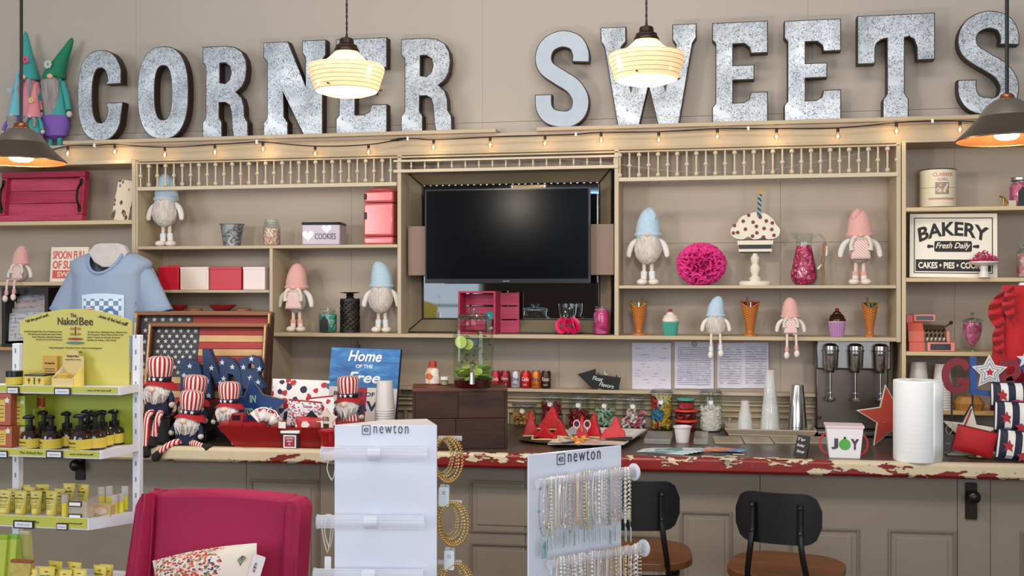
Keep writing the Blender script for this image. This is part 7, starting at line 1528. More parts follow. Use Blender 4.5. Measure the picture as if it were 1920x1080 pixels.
# shelves: corner points from sight lines at each shelf height
def pk(u, v, z): q = G(u, v, z); return (q.x-rc, q.y-YR_)
SH = []
for i, (vb, uf, vf, vfb) in enumerate(((726, 225, 728, 742), (832, 191, 848, 862), (958, 168, 974, 995), (1068, 138, 1124, 1146))):
    z = ZR(vb, 262) if i else ZR(721.5, 262); zt_ = z; fx, fy = pk(uf, vf, z); fy = max(fy, -.36); hF = (vfb-vf)*tt(uf, YR_+fy)/F
    bL = -RW/2-.05; fL = -RW/2-.06
    q = [(fL, fy), (fx, fy), (RW/2-.004, -.013), (bL, -.013)]
    m = MB().hexa([(a, b, z-.006) for a, b in q], [(a, b, z-.002) for a, b in q]); s_ = obj('shelf', m, RWM, rk, smooth=0)
    th = .004; zl = z+.003
    obj('front_lip', Bx(fL, fx, fy-.003, fy, z-hF+.002, z+.004), RWM, rk, smooth=0)
    obj('front_strip', Bx(fL, fx-.006, fy-.0045, fy-.003, z-hF+.006, z+.003), YG, rk, smooth=0)
    d = Vector((RW/2-.004-fx, -.013-fy, 0)); n_ = Vector((d.y, -d.x, 0)).normalized()*.003
    A_ = [Vector((fx, fy, z-hF+.002)), Vector((RW/2-.004, -.013, z-hF+.002)), Vector((RW/2-.004, -.013, z+.004)), Vector((fx, fy, z+.004))]; obj('side_lip', MB().hexa([v+n_ for v in A_], A_), RWM, rk, smooth=0)
    text('none of the bad stuff"', (fx-fL)*.16, BR, rk, (fx-(fx-fL)*.13, fy-.0047, z-hF/2+.004), .004); 
    if i in (1, 2): text('The Naked Bee', (fx-fL)*.16, plain('#7a7420', .5), rk, (fx-(fx-fL)*.48, fy-.0047, z-hF/2+.004), .008)
    SH.append((z, fx, fy, hF))
obj('green_back_panel', Bx(-RW/2+.02, RW/2-.026, -.004, 0, ZR(838), ZR(730)), plain('#9aa329', .5), rk, smooth=0)
def ptag(i, u0, u1, v0, v1):
    z, fx, fy, hF = SH[i]; yy = YR_+fy-.008; k = tt((u0+u1)/2, yy)/F; q = P((u0+u1)/2, (v0+v1)/2, yy)
    a = obj('price_holder', MB().prism(rrect((u1-u0)*k, (v1-v0)*k, .002), -.0015, .0015), BLACK, rk, (q.x-rc, q.y-YR_, q.z), smooth=0); obj('price_paper', Bx(-(u1-u0)*k*.42, (u1-u0)*k*.42, -.0024, -.0015, -(v1-v0)*k*.34, (v1-v0)*k*.34), plain('#e1dfe2', .5), a, smooth=0); text('sample price', (u1-u0)*k*.6, plain('#77757a', .5), a, (0, -.0025, 0), .0025)
for a in ((0, 12, 37, 725, 739), (0, 100, 134, 727, 741), (1, -4, 15, 845, 859), (1, 85, 119, 845, 859), (2, 23, 66, 976, 991), (2, 105, 128, 981, 994)): ptag(*a)
# goods
def rslot(i, u0, u1, vt, back=.0):
    """stand on shelf i: base on the shelf, set back from the front edge"""
    z, fx, fy, hF = SH[i]; y = YR_+fy+.03+back; k = tt((u0+u1)/2, y)/F; x = X((u0+u1)/2, y); return x, y, (u1-u0)*k, P((u0+u1)/2, vt, y).z-z+.001, z-.0012, k
LY = plain('#cfb640', .45); AMB = plain('#24100a', .12, coat=.5); BK = plain('#101012', .3)
def creamjar(lab, u0, u1, vt, back, i=0):
    x, y, w, h, z, k = rslot(i, u0, u1, vt, back); t = thing('cream_jar', lab, 'jar', (x, y, z), 0, 'round cream jars'); r = w/2
    obj('jar', MB().lathe([(.002, .0005), (r*.95, 0), (r, .003), (r, h*.62)], 24), BK, t); obj('label', MB().cyl((0, 0, h*.1), (0, 0, h*.6), r*1.01, n=24), LY, t); obj('lid', MB().lathe([(r*1.02, h*.64), (r*1.02, h*.97), (r*.97, h), (.002, h)], 24), BK, t)
creamjar('black lidded cream jar at the far left of the top rack shelf', 12, 42, 695, .01); 
z0_ = SH[0][0]; x, y, w, h, z, k = rslot(0, 52, 92, 701, .0)
t = thing('balm_box', 'square yellow balm box with black lid and red crosses', 'box', (x, y+.0, z)); obj('carton', Bx(-w/2, w/2, -.02, .03, 0, h*.86), plain('#d7c65a', .5), t, smooth=0); obj('lid', Bx(-w*.52, w*.52, -.022, .032, h*.86, h), BK, t, bev=.001)
for dx in (-.28, .25): obj('red_cross', MB().box(dx*w-.002, dx*w+.002, -.0208, -.02, h*.25, h*.7).box(dx*w-.006, dx*w+.006, -.0208, -.02, h*.5, h*.58), plain('#a8441c', .5), t, smooth=0)
obj('black_bar', Bx(-.002, .002, -.0208, -.02, h*.2, h*.74), BK, t, smooth=0)
x, y, w, h, z, k = rslot(0, 82, 112, 667, .065); t = thing('soap_carton', 'orange yellow soap carton behind the open counter box', 'carton', (x, y, z)); obj('carton', Bx(-w/2, w/2, -.01, .01, 0, h), plain('#cf9f3a', .5), t, bev=.001); text('The Naked Bee', w*.7, BR, t, (0, -.0102, h*.75), .005)
for j in range(4): obj('print_line', Bx(-w*.35, w*.35, -.0106, -.0100, h*(.3+.08*j), h*(.325+.08*j)), BR, t, smooth=0)
x, y, w, h, z, k = rslot(0, 104, 156, 656, .02); t = thing('counter_display_box', 'open tan counter box with arched back holding lip balm', 'box', (x, y, z)); TN = plain('#d9bf7c', .55); W = w*.42
obj('back_card', MB().prism([(-W, 0), (W, 0), (W, h*.80), (W*.5, h*.84), (W*.45, h*.94), (0, h), (-W*.45, h*.94), (-W*.5, h*.84), (-W, h*.80)], .02, .023), TN, t, smooth=0); obj('side_card', yz([(-.035, 0), (-.035, h*.24), (.02, h*.55), (.02, 0)], -W, -W+.002, 0), plain('#e3d7bc', .55), t, smooth=0); obj('side_card', yz([(-.035, 0), (-.035, h*.24), (.02, h*.55), (.02, 0)], W-.002, W, 0), plain('#dfc96a', .55), t, smooth=0); obj('front_card', Bx(-W, W, -.036, -.034, 0, h*.24), TN, t, smooth=0); obj('lip_balm', Bx(-W*.7, W*.2, -.03, -.01, .002, h*.36), plain('#c9a43a', .5), t, bev=.002)
text('Naked Bee', W*1.1, BR, t, (0, .0198, h*.82), .006); text('Orange Blossom Honey', W*1.5, BR, t, (0, .0198, h*.72), .004)
# pump bottles
def pump(lab, u, vt, back, mst=[None]):
    x, y, w, h, z, k = rslot(1, u-19, u+19, vt, back)
    if mst[0] is None:
        t = thing('pump_bottle', lab, 'bottle', (x, y, z), .1, 'amber pump bottles'); r = w*.5; mst[0] = t; t['h0'] = h
        obj('bottle', MB().lathe([(.002, .0005), (r*.93, 0), (r, .004), (r, h*.36), (r*.86, h*.48), (r*.5, h*.55), (r*.42, h*.58)], 28), AMB, t); obj('label', MB().lathe([(r*1.012, h*.06), (r*1.012, h*.34)], 28, cap=False), LY, t)
        o = curved_text('Naked Bee', r*.8, BR, t, -.3*r, h*.24, h*.05, r*1.01); obj('label_line', MB().grid(lambda a, b: (r*1.016*math.sin(-.9+1.0*a), -r*1.016*math.cos(-.9+1.0*a), h*(.115+.02*b)), 6, 1), plain('#7a4a12', .5), t)
        pm = obj('pump_collar', MB().lathe([(r*.46, h*.56), (r*.48, h*.58), (r*.48, h*.70), (r*.3, h*.72)], 20), BK, t); obj('pump_stem', MB().cyl((0, 0, h*.71), (0, 0, h*.93), r*.22, n=14), BK, pm)
        obj('pump_head', MB().sweep([(r*.34, 0, h*.965), (0, 0, h*.975), (-r*.5, 0, h*.965), (-r*.75, 0, h*.94)], [r*.2, r*.26, r*.18, r*.12], 12), BK, pm)
        return t
    s = min(h/mst[0]['h0'], 1.08); return dup(mst[0], (x, y, z), rnd.uniform(-.4, .5), lab, 'amber pump bottles', scale=s)
for u, vt, bk, lab in ((57, 780, 0, 'front amber pump bottle at the left end of the second rack shelf'), (96, 780, 0, 'second amber pump bottle in the front row, left of the middle'), (152, 778, 0, 'amber pump bottle in the middle of the front row'), (82, 772, .07, 'amber pump bottle behind the two left front bottles'), (126, 774, .06, 'amber pump bottle half hidden behind the middle front bottle'), (178, 772, .035, 'amber pump bottle at the right end of the front row'), (192, 770, .085, 'amber pump bottle second from the white post'), (214, 770, .14, 'amber pump bottle nearest the right white post'), (165, 770, .13, 'amber pump bottle in the back row centre')): pump(lab, u, vt, bk)
for i, (u0, u1, vt, vb, bk, c1, c2, lab) in enumerate(((-12, 22, 746, 806, .02, '#a8543a', '#d9b24a', 'upper red and yellow gift carton at the left edge'), (-12, 24, 806, 860, .01, '#a8543a', '#d9b24a', 'lower red and yellow gift carton at the left edge'), (24, 48, 752, 810, .05, '#a9b040', '#d8c65c', 'upper green gift carton with a white flower'), (24, 48, 806, 850, .05, '#a9b040', '#d8c65c', 'lower green gift carton beside the red one'), (49, 66, 748, 815, .09, '#b4b84a', '#e6e2d0', 'green carton with pale side in the second row'), (68, 78, 745, 830, .13, '#a04a30', '#c7664a', 'narrow red carton behind the pump bottles'), (79, 92, 744, 830, .16, '#aab040', '#dcd8d0', 'narrow green carton with white edge behind the pump bottles'))):
    x, y, w, h, z, k = rslot(1, u0, u1, vt, bk); hb = (vb-vt)*k; zz = z if vb > 840 or vb >= 830 else z
    if lab.startswith('upper'): zz = z+(848-vb)*k*.96
    else: hb = min(hb, h)
    if lab.startswith('lower'): hb = (848-vt)*k*.95
    t = thing('gift_carton', lab, 'carton', (x, y+.02, zz), 0, 'gift cartons'); obj('carton', Bx(-w/2, w/2, -.02, .04, 0, hb-.001), plain(c1, .5), t, bev=.001); obj('printed_panel', Bx(-w*.4, w*.15, -.0208, -.0199, hb*.12, hb*.8), plain(c2, .5), t, smooth=0)
    for j in range(4): obj('print_line', Bx(-w*.34, w*.08, -.0214, -.0207, hb*(.25+.12*j), hb*(.27+.12*j)), BR, t, smooth=0)
    obj('flower', MB().prism(star(min(w*.25, .011), .5, w*.28, hb*.78), -.0212, -.0199), plain('#e2dcc4', .5), t, smooth=0)
# tubes
TUB = plain('#d8c456', .4); tb = [None]
def tube(lab, i, u, vt, bk, w0=30, sc=None, grp='yellow lotion tubes'):
    x, y, w, h, z, k = rslot(i, u-w0/2, u+w0/2, vt, bk)
    if tb[0] is None:
        t = thing('lotion_tube', lab, 'tube', (x, y, z), 0, grp); tb[0] = t; t['h0'] = h; r = w/2
        obj('cap', MB().cyl((0, 0, 0), (0, 0, h*.10), r*.62, r*.66, 20), plain('#cdb84a', .4), t)
        def fn(a, b): an = 2*PI*a; zz = h*(.10+.86*b); return (r*(.68+.30*b)*math.cos(an), r*(.66*(1-b)+.04)*math.sin(an), zz)
        obj('tube_body', MB().grid(fn, 22, 8), TUB, t); obj('crimped_end', Bx(-r*.99, r*.99, -.001, .001, h*.955, h), TUB, t)
        yy = lambda f: -r*(.66*(1-(f-.10)/.86)+.045)-.0004
        text('Naked Bee', r*1.25, BR, t, (0, yy(.7)-.001, h*.70), h*.05); obj('red_mark', MB().prism(circ(r*.2, 14, 0, 0, 1.2, .35), -.001, .0), plain('#b04a24', .5), t, (0, yy(.83), h*.83), smooth=0)
        for j, f in enumerate((.58, .52, .42, .36, .3)): obj('print_line', Bx(-r*(.5-.1*(j % 2)), r*(.5-.1*(j % 2)), yy(f)-.001, yy(f)-.0002, h*f, h*(f+.012)), BR, t, smooth=0)
        return
    s = h/tb[0]['h0']; dup(tb[0], (x, y, z), rnd.uniform(-.2, .2), lab, grp, scale=(w/(30*k), 1, s)) if True else 0
for u, vt, bk, w0, lab in ((9, 918, .0, 30, 'yellow lotion tube at the left edge of the third rack shelf'), (39, 920, .0, 28, 'second front lotion tube on the third rack shelf'), (68, 920, .01, 24, 'third front lotion tube, beside the dark gap'), (97, 920, .0, 28, 'front lotion tube left of the clear balm tub'), (24, 916, .05, 24, 'lotion tube behind the two leftmost ones'), (55, 913, .05, 24, 'lotion tube in the second row behind the dark gap'), (80, 908, .08, 26, 'tall lotion tube in the back row, left of centre'), (112, 916, .05, 22, 'lotion tube behind the clear tub, left of it'), (130, 906, .1, 24, 'lotion tube in the back row above the clear tub'), (156, 908, .12, 26, 'rightmost lotion tube in the back row'), (45, 909, .12, 30, 'lotion tube in the back row near the left post')): tube(lab, 2, u, vt, bk, w0)
for u, vt, bk, w0, lab in ((60, 1066, .0, 26, 'front lotion tube at the left on the bottom shelf'), (88, 1062, .0, 30, 'front lotion tube, second on the bottom shelf'), (122, 1068, .02, 26, 'front lotion tube, third on the bottom shelf'), (150, 1066, .02, 30, 'front lotion tube, fourth on the bottom shelf'), (188, 1060, .06, 28, 'lotion tube right of centre on the bottom shelf'), (104, 1052, .08, 30, 'lotion tube at the back left of the bottom shelf'), (140, 1054, .10, 30, 'lotion tube at the back centre of the bottom shelf'), (200, 1058, .14, 28, 'rightmost lotion tube on the bottom shelf')): tube(lab, 3, u, vt, bk, w0, grp='yellow lotion tubes on the bottom shelf')
# clear tub and balm tubes
x, y, w, h, z, k = rslot(2, 134, 172, 938, -.005); t = thing('clear_display_tub', 'clear acrylic tub with price tags at the front corner of the third shelf', 'tub', (x, y, z)); W = w/2
obj('tub_walls', MB().box(-W, W, -.02, -.018, 0, h).box(-W, -W+.002, -.018, .05, 0, h).box(W-.002, W, -.018, .05, 0, h*1.15), milk('#d9ccc0', .35, .1), t, smooth=0); obj('soap_bars', MB().box(-W*.8, W*.1, -.014, .04, .002, h*.55).box(W*.15, W*.9, -.014, .04, .002, h*.6), plain('#d3bb55', .5), t, bev=.002)
for dz in (.1, .82): a = obj('price_holder', Bx(-W*.95, W*.45, -.023, -.021, h*dz-.006, h*dz+.010), BLACK, t, smooth=0); obj('price_paper', Bx(-W*.85, W*.35, -.0238, -.023, h*dz-.003, h*dz+.007), WHITE, a, smooth=0)
x, y, w, h, z, k = rslot(2, 172, 212, 940, .03); t = thing('balm_carton', 'clear fronted carton with pale diamond sticker beside the tub', 'carton', (x, y, z)); obj('carton', Bx(-w/2, w/2, -.01, .02, 0, h*.8), milk('#d9b878', .8), t, bev=.001); obj('sticker', MB().prism([(0, h*.15), (w*.34, h*.28), (w*.34, h*.52), (0, h*.66), (-w*.34, h*.52), (-w*.34, h*.28)], -.012, -.010), plain('#d8bfae', .5), t, smooth=0)
bt_ = [None]
for j, (u, bk, vt) in enumerate(((122, .0, 926), (214, .06, 928), (226, .09, 926), (234, .13, 912), (205, .12, 912), (190, .14, 914))):
    x, y, w, h, z, k = rslot(2, u-6, u+6, vt, bk); lab = ['single clear capped balm stick left of the clear tub', 'clear capped balm stick right of the diamond sticker', 'clear capped balm stick near the shelf corner', 'clear capped balm stick closest to the right post', 'clear capped balm stick at the back behind the carton', 'clear capped balm stick at the back left of the others'][j]
    t = thing('balm_stick', lab, 'balm', (x, y, z), 0, 'clear capped balm sticks'); r = w*.5; obj('stick', MB().cyl((0, 0, 0), (0, 0, h*.62), r, n=16), plain('#e0cf45', .4), t); obj('clear_cap', MB().lathe([(r*1.02, h*.62), (r*1.02, h), (.002, h)], 16), milk('#dcd9d8', .55, .1), t)
# green bags and red pouch on the bottom shelf
for j, (u0, u1, vt, bk, c_, lab) in enumerate(((-10, 16, 1003, .03, '#8fae2a', 'lime green bag at the left edge of the bottom shelf'), (16, 34, 1002, .04, '#7cae3a', 'brighter green bag second from the left edge'), (36, 56, 996, .08, '#b9b48c', 'patterned green carton behind the green bags'), (18, 62, 1050, .0, '#8e4a2e', 'reddish brown gift pouch with white flowers'))):
    x, y, w, h, z, k = rslot(3, u0, u1, vt, bk); t = thing('gift_bag', lab, 'bag', (x, y, z), 0, 'bags on the bottom shelf'); obj('bag_body', MB().hexa([(-w*.45, -.02, 0), (w*.45, -.02, 0), (w*.45, .03, 0), (-w*.45, .03, 0)], [(-w*.5, -.004, h*.92), (w*.5, -.004, h*.92), (w*.5, .012, h*.92), (-w*.5, .012, h*.92)]), plain(c_, .5, var='#c9c24a', vs=40), t, smooth=0); obj('folded_top', Bx(-w*.5, w*.5, -.003, .010, h*.92, h), plain(c_, .5), t, bev=.001)
# ---------------------------------------------------------------- pink chair and cushion
yc = -2.02; kc = tt(415, yc)/F; VEL = plain('#a80a48', .75, var='#8a0638', vs=3, sheen=.25, bump=.05, bs=200); VEL.node_tree.nodes['Principled BSDF'].inputs['Sheen Tint'].default_value = lin('#e0407c')
ctop = P(415, 925, yc).z; cx0, cx1 = X(262, yc), X(571, yc); cw = cx1-cx0; cxm = (cx0+cx1)/2
t = thing('accent_chair', 'magenta velvet wing back armchair in front of the counter', 'chair', (cxm, yc-.30, 0), .0); SY0 = .30
def back(u, v):
    x = (u-.5)*cw*.80; zz = .38+(ctop-.38)*v-.010*(2*u-1)**2*v; return (x*(1.02-.06*(1-v)), SY0-.10*(1-v)-.035*(1-(2*u-1)**2)*math.sin(PI*min(v+.12, 1))**.5*.6, zz)
m = MB(); NU, NV = 16, 12; F_ = [back(i/NU, j/NV) for j in range(NV+1) for i in range(NU+1)]; B_ = [(a, SY0+.09-.06*(1-j/NV), c) for j in range(NV+1) for (a, b, c) in F_[j*(NU+1):(j+1)*(NU+1)]]
N_ = len(F_); fs = [(j*(NU+1)+i, j*(NU+1)+i+1, (j+1)*(NU+1)+i+1, (j+1)*(NU+1)+i) for j in range(NV) for i in range(NU)]
m.add(F_+B_, fs+[tuple(q+N_ for q in reversed(f)) for f in fs]+[(NV*(NU+1)+i, NV*(NU+1)+i+1, N_+NV*(NU+1)+i+1, N_+NV*(NU+1)+i) for i in range(NU)]+[(j*(NU+1), (j+1)*(NU+1), N_+(j+1)*(NU+1), N_+j*(NU+1)) for j in range(NV)]+[(j*(NU+1)+NU, N_+j*(NU+1)+NU, N_+(j+1)*(NU+1)+NU, (j+1)*(NU+1)+NU) for j in range(NV)])
obj('backrest', m, VEL, t, smooth=1.0, bev=.012)
for sx in (-1, 1):
    wv = [Vector((sx*cw*.40, SY0-.03, .36)), Vector((sx*cw*.40, SY0-.02, ctop-.010)), Vector((sx*cw*.50, SY0-.06, ctop-.006)), Vector((sx*(cw*.565), SY0-.20, ctop-.22)), Vector((sx*cw*.58, SY0-.30, .62)), Vector((sx*cw*.57, SY0-.30, .36))]
    def wing(u, v, sx=sx):
        zt_ = ctop-.010+.006*math.sin(PI*u)-.030*u**4; zz = .36+(zt_-.36)*v; xo = cw*(.392*(1.02-.06*(1-v))+(.078 if sx < 0 else .105)*u)+cw*.06*(1-v)*u; return Vector((sx*xo, SY0-.10*(1-v)-.008-.022*math.sin(PI*min(u*1.4, 1))-.03*u-.08*u*(1-v), zz))
    q = MB(); Nn, Mm = 6, 12; A1 = [wing(i/Nn, j/Mm) for j in range(Mm+1) for i in range(Nn+1)]; off = Vector((sx*.006, .085, 0)); A2 = [p+off for p in A1]; Nl = len(A1)
    ff = [(j*(Nn+1)+i, j*(Nn+1)+i+1, (j+1)*(Nn+1)+i+1, (j+1)*(Nn+1)+i) for j in range(Mm) for i in range(Nn)]
    if sx < 0: ff = [f[::-1] for f in ff]
    sd = [(Mm*(Nn+1)+i, Mm*(Nn+1)+i+1, Nl+Mm*(Nn+1)+i+1, Nl+Mm*(Nn+1)+i) for i in range(Nn)]+[(j*(Nn+1)+Nn, Nl+j*(Nn+1)+Nn, Nl+(j+1)*(Nn+1)+Nn, (j+1)*(Nn+1)+Nn) for j in range(Mm)]+[(j*(Nn+1), (j+1)*(Nn+1), Nl+(j+1)*(Nn+1), Nl+j*(Nn+1)) for j in range(Mm)]
    q.add(A1+A2, ff+[tuple(a+Nl for a in reversed(f)) for f in ff]+sd); obj('wing', q, VEL, t, smooth=1.0, bev=.010)
    obj('piping', MB().sweep([wing(0, j/12)+Vector((0, -.006, 0)) for j in range(12)], .004, 6), VEL, t)
    obj('armrest', Bx(min(sx*cw*.46, sx*cw*.60), max(sx*cw*.46, sx*cw*.60), -.30, SY0-.1, .30, .62), VEL, t, bev=.03)
    for sy in (-.28, .28): obj('leg', MB().cyl((sx*cw*.45, sy, 0), (sx*cw*.42, sy*.95, .20), .012, .02, 12), wood('#3a2214', '#51301c', 'z'), t)
obj('seat', Bx(-cw*.46, cw*.46, -.32, SY0-.06, .20, .36), VEL, t, bev=.02); obj('seat_cushion', Bx(-cw*.45, cw*.45, -.33, SY0-.10, .36, .46), VEL, t, bev=.03)
# cushion
n = NB('embroidery'); v = n.vor(105, 'Color', (1, 1, 1.6)); s_ = n.n.new('ShaderNodeSeparateColor'); n.l(v, s_.inputs[0]); ink = n.ramp(s_.outputs[0], [(0, '#b8342e'), (.3, '#c9604a'), (.5, '#7d8a5a'), (.66, '#3f4560'), (.8, '#d9a08c'), (.9, '#cfc3ae')], True)
dd = n.vor(105, 'Distance', (1, 1, 1.6)); o3 = n.xyz(); inb = n.math('LESS_THAN', n.math('ADD', n.math('ABSOLUTE', n.math('ADD', o3[0], .045)), n.math('MULTIPLY', n.noise(45, 3), .09)), .155); inz = n.math('LESS_THAN', n.math('ADD', o3[2], n.math('MULTIPLY', n.noise(45, 3), .08)), .31)
mk = n.math('MULTIPLY', n.math('MULTIPLY', n.math('LESS_THAN', n.math('ADD', dd, n.math('MULTIPLY', n.noise(200, 1), .35)), .74), inb), inz); n.bump(n.noise(500, 2), .2, .002); FLO = n.out(n.mix(mk, '#ddd0c2', ink), .85)
yq = yc-.155; kq = tt(390, yq)/F; pq = P(392, 1158, yq); Wq = 218*kq; Hq = 112*kq*1.08
t = thing('throw_cushion', 'cream lumbar cushion embroidered with red flowers, tilted on the magenta chair', 'cushion', (pq.x, yq, pq.z), rot=(-.22, -.20, 0))
def cu(u, v, sg): e = max(0, (4*u*(1-u)))**.45*max(0, (4*v*(1-v)))**.45; pin = 1-.05*(1-abs(2*u-1)**2)*0; return ((u-.5)*Wq*(1-.04*math.sin(PI*v)), sg*.05*e, v*Hq-.0-.008*math.sin(PI*u)*(1 if v > .5 else -1)*-1)
obj('front', MB().grid(lambda u, v: cu(u, v, -1), 20, 14), FLO, t, smooth=1.5); obj('back', MB().grid(lambda u, v: cu(1-u, v, 1), 20, 14), plain('#ddd0c2', .85), t, smooth=1.5)
obj('bird_motif', MB().prism([(a*Wq, b*Hq) for a, b in ((.27, .62), (.33, .72), (.36, .80), (.40, .84), (.43, .80), (.40, .76), (.37, .66), (.31, .58), (.24, .56))], -.031, -.026), chips('#a8342e', '#7d8a5a', '#3f4560', 120, '#c9604a'), t, smooth=0)
tg = obj('hang_tag', MB().prism(rrect(24*kq, 46*kq, 3*kq), -.001, .001), plain('#ddd3d0', .5), t, (Wq*.53, -.035, Hq*.62), (0, .42, 0), smooth=0); text('H.B.H', 16*kq, plain('#3a3434', .5), tg, (-3*kq, -.0012, 0), 6*kq, .01, warp=lambda a, z: (z, a))
# ---------------------------------------------------------------- bar stools
BLM = plain('#0e0c0b', .42, .2); STW = wood('#70441f', '#543016', 'x', 12, .4, .15)
def stool(lab, u0, u1, vt, y, yaw, first=[None]):
    k = tt((u0+u1)/2, y)/F; x = X((u0+u1)/2, y); zt_ = P((u0+u1)/2, vt, y).z
    if first[0] is not None: return dup(first[0], (x, y, zt_-first[0]['zt']), yaw, lab, 'bar stools')
    t = thing('bar_stool', lab, 'stool', (x, y, 0), yaw, 'bar stools'); t['zt'] = zt_; W = .27; Hb = .165
    out = rrect(W, Hb, .055, 6, 0, zt_-Hb/2); out = [(a, b-(.0 if b > zt_-Hb/2 else 0)+(.012*(1-(a/(W/2))**2) if b > zt_-Hb/2 else -.006*(1-(a/(W/2))**2))-.012) for a, b in out]
    m = MB()
    NN = 18
    def edge(s):   # horizontal extent by x: top and bottom z
        a = (s-.5)*W; q = abs(a)/(W/2); c_ = max(0, (q-.6)/.4); dz = .055*(1-math.sqrt(max(0, 1-c_*c_))); return a, zt_-dz-.004+.0*q, zt_-Hb+dz
    fr, bk_ = [], []
    for i in range(NN+1):
        a, z1, z0 = edge(i/NN); yb_ = -.030*(1-(2*a/W)**2)-.0
        for j in range(5): zz = z0+(z1-z0)*j/4; fr.append((a, yb_-.006, zz)); bk_.append((a, yb_+.006, zz))
    n0 = len(fr); fs = [(i*5+j, (i+1)*5+j, (i+1)*5+j+1, i*5+j+1) for i in range(NN) for j in range(4)]
    bd_ = [i*5 for i in range(NN+1)]+[NN*5+j for j in range(1, 5)]+[i*5+4 for i in range(NN-1, -1, -1)]+[j for j in range(3, 0, -1)]
    m.add(fr+bk_, fs+[tuple(q+n0 for q in reversed(f)) for f in fs]+[(bd_[i], n0+bd_[i], n0+bd_[(i+1) % len(bd_)], bd_[(i+1) % len(bd_)]) for i in range(len(bd_))])
    obj('backrest', m, BLM, t, smooth=.8)
    zs_ = zt_-.30
    for sx in (-1, 1):
        p_ = obj('back_post', MB().sweep(catmull([(sx*.075, -.040, zt_-.035), (sx*.075, -.042, zt_-.12), (sx*.080, -.050, zt_-.18), (sx*.092, -.030, zt_-.26), (sx*.10, .02, zs_-.02)], 4), .0095, 10), BLM, t)
        for dz in (.045, .125): obj('bolt', MB().ell((sx*.075, -.050, zt_-dz), (.006, .004, .006), 10, 6), plain('#3a3632', .3, .8), p_)
    obj('seat', MB().prism([(p_[0], p_[1]) for p_ in rrect(.37, .36, .13, 8)], 0, .024), STW, t, (0, .16, zs_), (PI/2, 0, 0), bev=.006, smooth=.8)
    obj('seat_frame', MB().sweep([(p_[0], .16+p_[1], zs_-.035) for p_ in rrect(.27, .26, .08, 6)], .010, 8, True), BLM, t)
    for sx in (-1, 1):
        for sy in (-1, 1): obj('leg', MB().cyl((sx*.12, .16+sy*.115, zs_-.03), (sx*.19, .16+sy*.18, -zt_*0+.0), .013, n=10), BLM, t)
    obj('foot_ring', MB().sweep([(p_[0], .16+p_[1], .28) for p_ in rrect(.33, .31, .05, 4)], .009, 8, True), BLM, t); first[0] = t; return t
stool('black metal bar stool with wooden seat, beside the right jewellery display', 1128, 1265, 897, -1.48, .10)
stool('black metal bar stool with curved back standing right of the other one', 1382, 1537, 919, -1.50, -.22)
# ---------------------------------------------------------------- jewellery displays
ACR = plain('#e6e8f3', .3, coat=.3); CLA = milk('#f2f3fb', .34, .08); GLD = plain('#c9a25c', .32, .75); PEARL = plain('#e0d8cc', .3); MINT = plain('#b9d3cd', .5); TAGW = plain('#d3dde0', .5)
zt1 = 1.385; A1, B1, C1 = G(628, 797, zt1), G(819, 798, zt1), G(800, 785, zt1)
t1_ = thing('jewelry_display', 'left white triangular jewellery spinner with clear empty bars on its front', 'display', (A1.x, A1.y, 0), math.atan2(B1.y-A1.y, B1.x-A1.x)); MI = t1_.matrix_basis.inverted(); LA, LB, LC = MI @ A1, MI @ B1, MI @ C1
LC = Vector((LC.x, LC.y, zt1)); LAB = LB.x
obj('front_panel', Bx(0, LAB, 0, .006, .55, zt1), ACR, t1_, smooth=0, bev=.001)
obj('top_panel', MB().hexa([(0, .006, zt1-.004), (LAB, .006, zt1-.004), (LC.x, LC.y, zt1-.004), (LC.x-.10, LC.y*.75, zt1-.004)], [(0, .006, zt1), (LAB, .006, zt1), (LC.x, LC.y, zt1), (LC.x-.10, LC.y*.75, zt1)]), plain('#c9c5c3', .4), t1_, smooth=0)
for q0, q1 in (((LAB, .006), (LC.x, LC.y)), ((0, .006), (LC.x-.10, LC.y*.75))):
    d = (Vector((q1[0]-q0[0], q1[1]-q0[1], 0))).normalized(); n_ = Vector((-d.y, d.x, 0))*.004
    a, b = Vector((*q0, 0)), Vector((*q1, 0)); obj('side_panel', MB().hexa([a+Vector((0, 0, .55)), b+Vector((0, 0, .55)), b+n_+Vector((0, 0, .55)), a+n_+Vector((0, 0, .55))], [a+Vector((0, 0, zt1-.005)), b+Vector((0, 0, zt1-.005)), b+n_+Vector((0, 0, zt1-.005)), a+n_+Vector((0, 0, zt1-.005))]), ACR, t1_, smooth=0)
k1 = tt(720, A1.y)/F; Z1 = lambda v: P(720, v, A1.y).z; DKT = plain('#4a4648', .5)
obj('stand_pole', MB().cyl((LAB/2, .05, 0), (LAB/2, .05, .55), .015), ACR, t1_); obj('stand_base', MB().cyl((LAB/2, .05, 0), (LAB/2, .05, .015), .18, n=36), ACR, t1_)
def brand(t, lw, xc_, z, k, y, tilt=0):
    fx = lambda a, b: (a, b+a*tilt)
    hb = lambda a, b: [(-a, -b), (a, -b), (a, b), (-a, b)]; sq = hb(8*k, 9*k); f2 = lambda x_, y_, z_: (x_+xc_-38*k, y_, z_+z+(x_-38*k)*tilt)
    o = MB().prism(sq, y-.0012, y, [hb(6.9*k, 7.9*k)]); o.v = [f2(*p_) for p_ in o.v]; obj('logo_frame', o, DKT, t, smooth=0)
    text('e', 9*k, DKT, t, (xc_-38*k, y, z-38*k*tilt), 8*k, -.005); text('newton', 66*k, DKT, t, (xc_+9*k, y, z+9*k*tilt+1.5*k), 16*k, -.008, sp=1.25, warp=lambda a, b: (a, b+a*tilt))
brand(t1_, 93, LAB/2+1*k1, Z1(808), k1, -.0003)
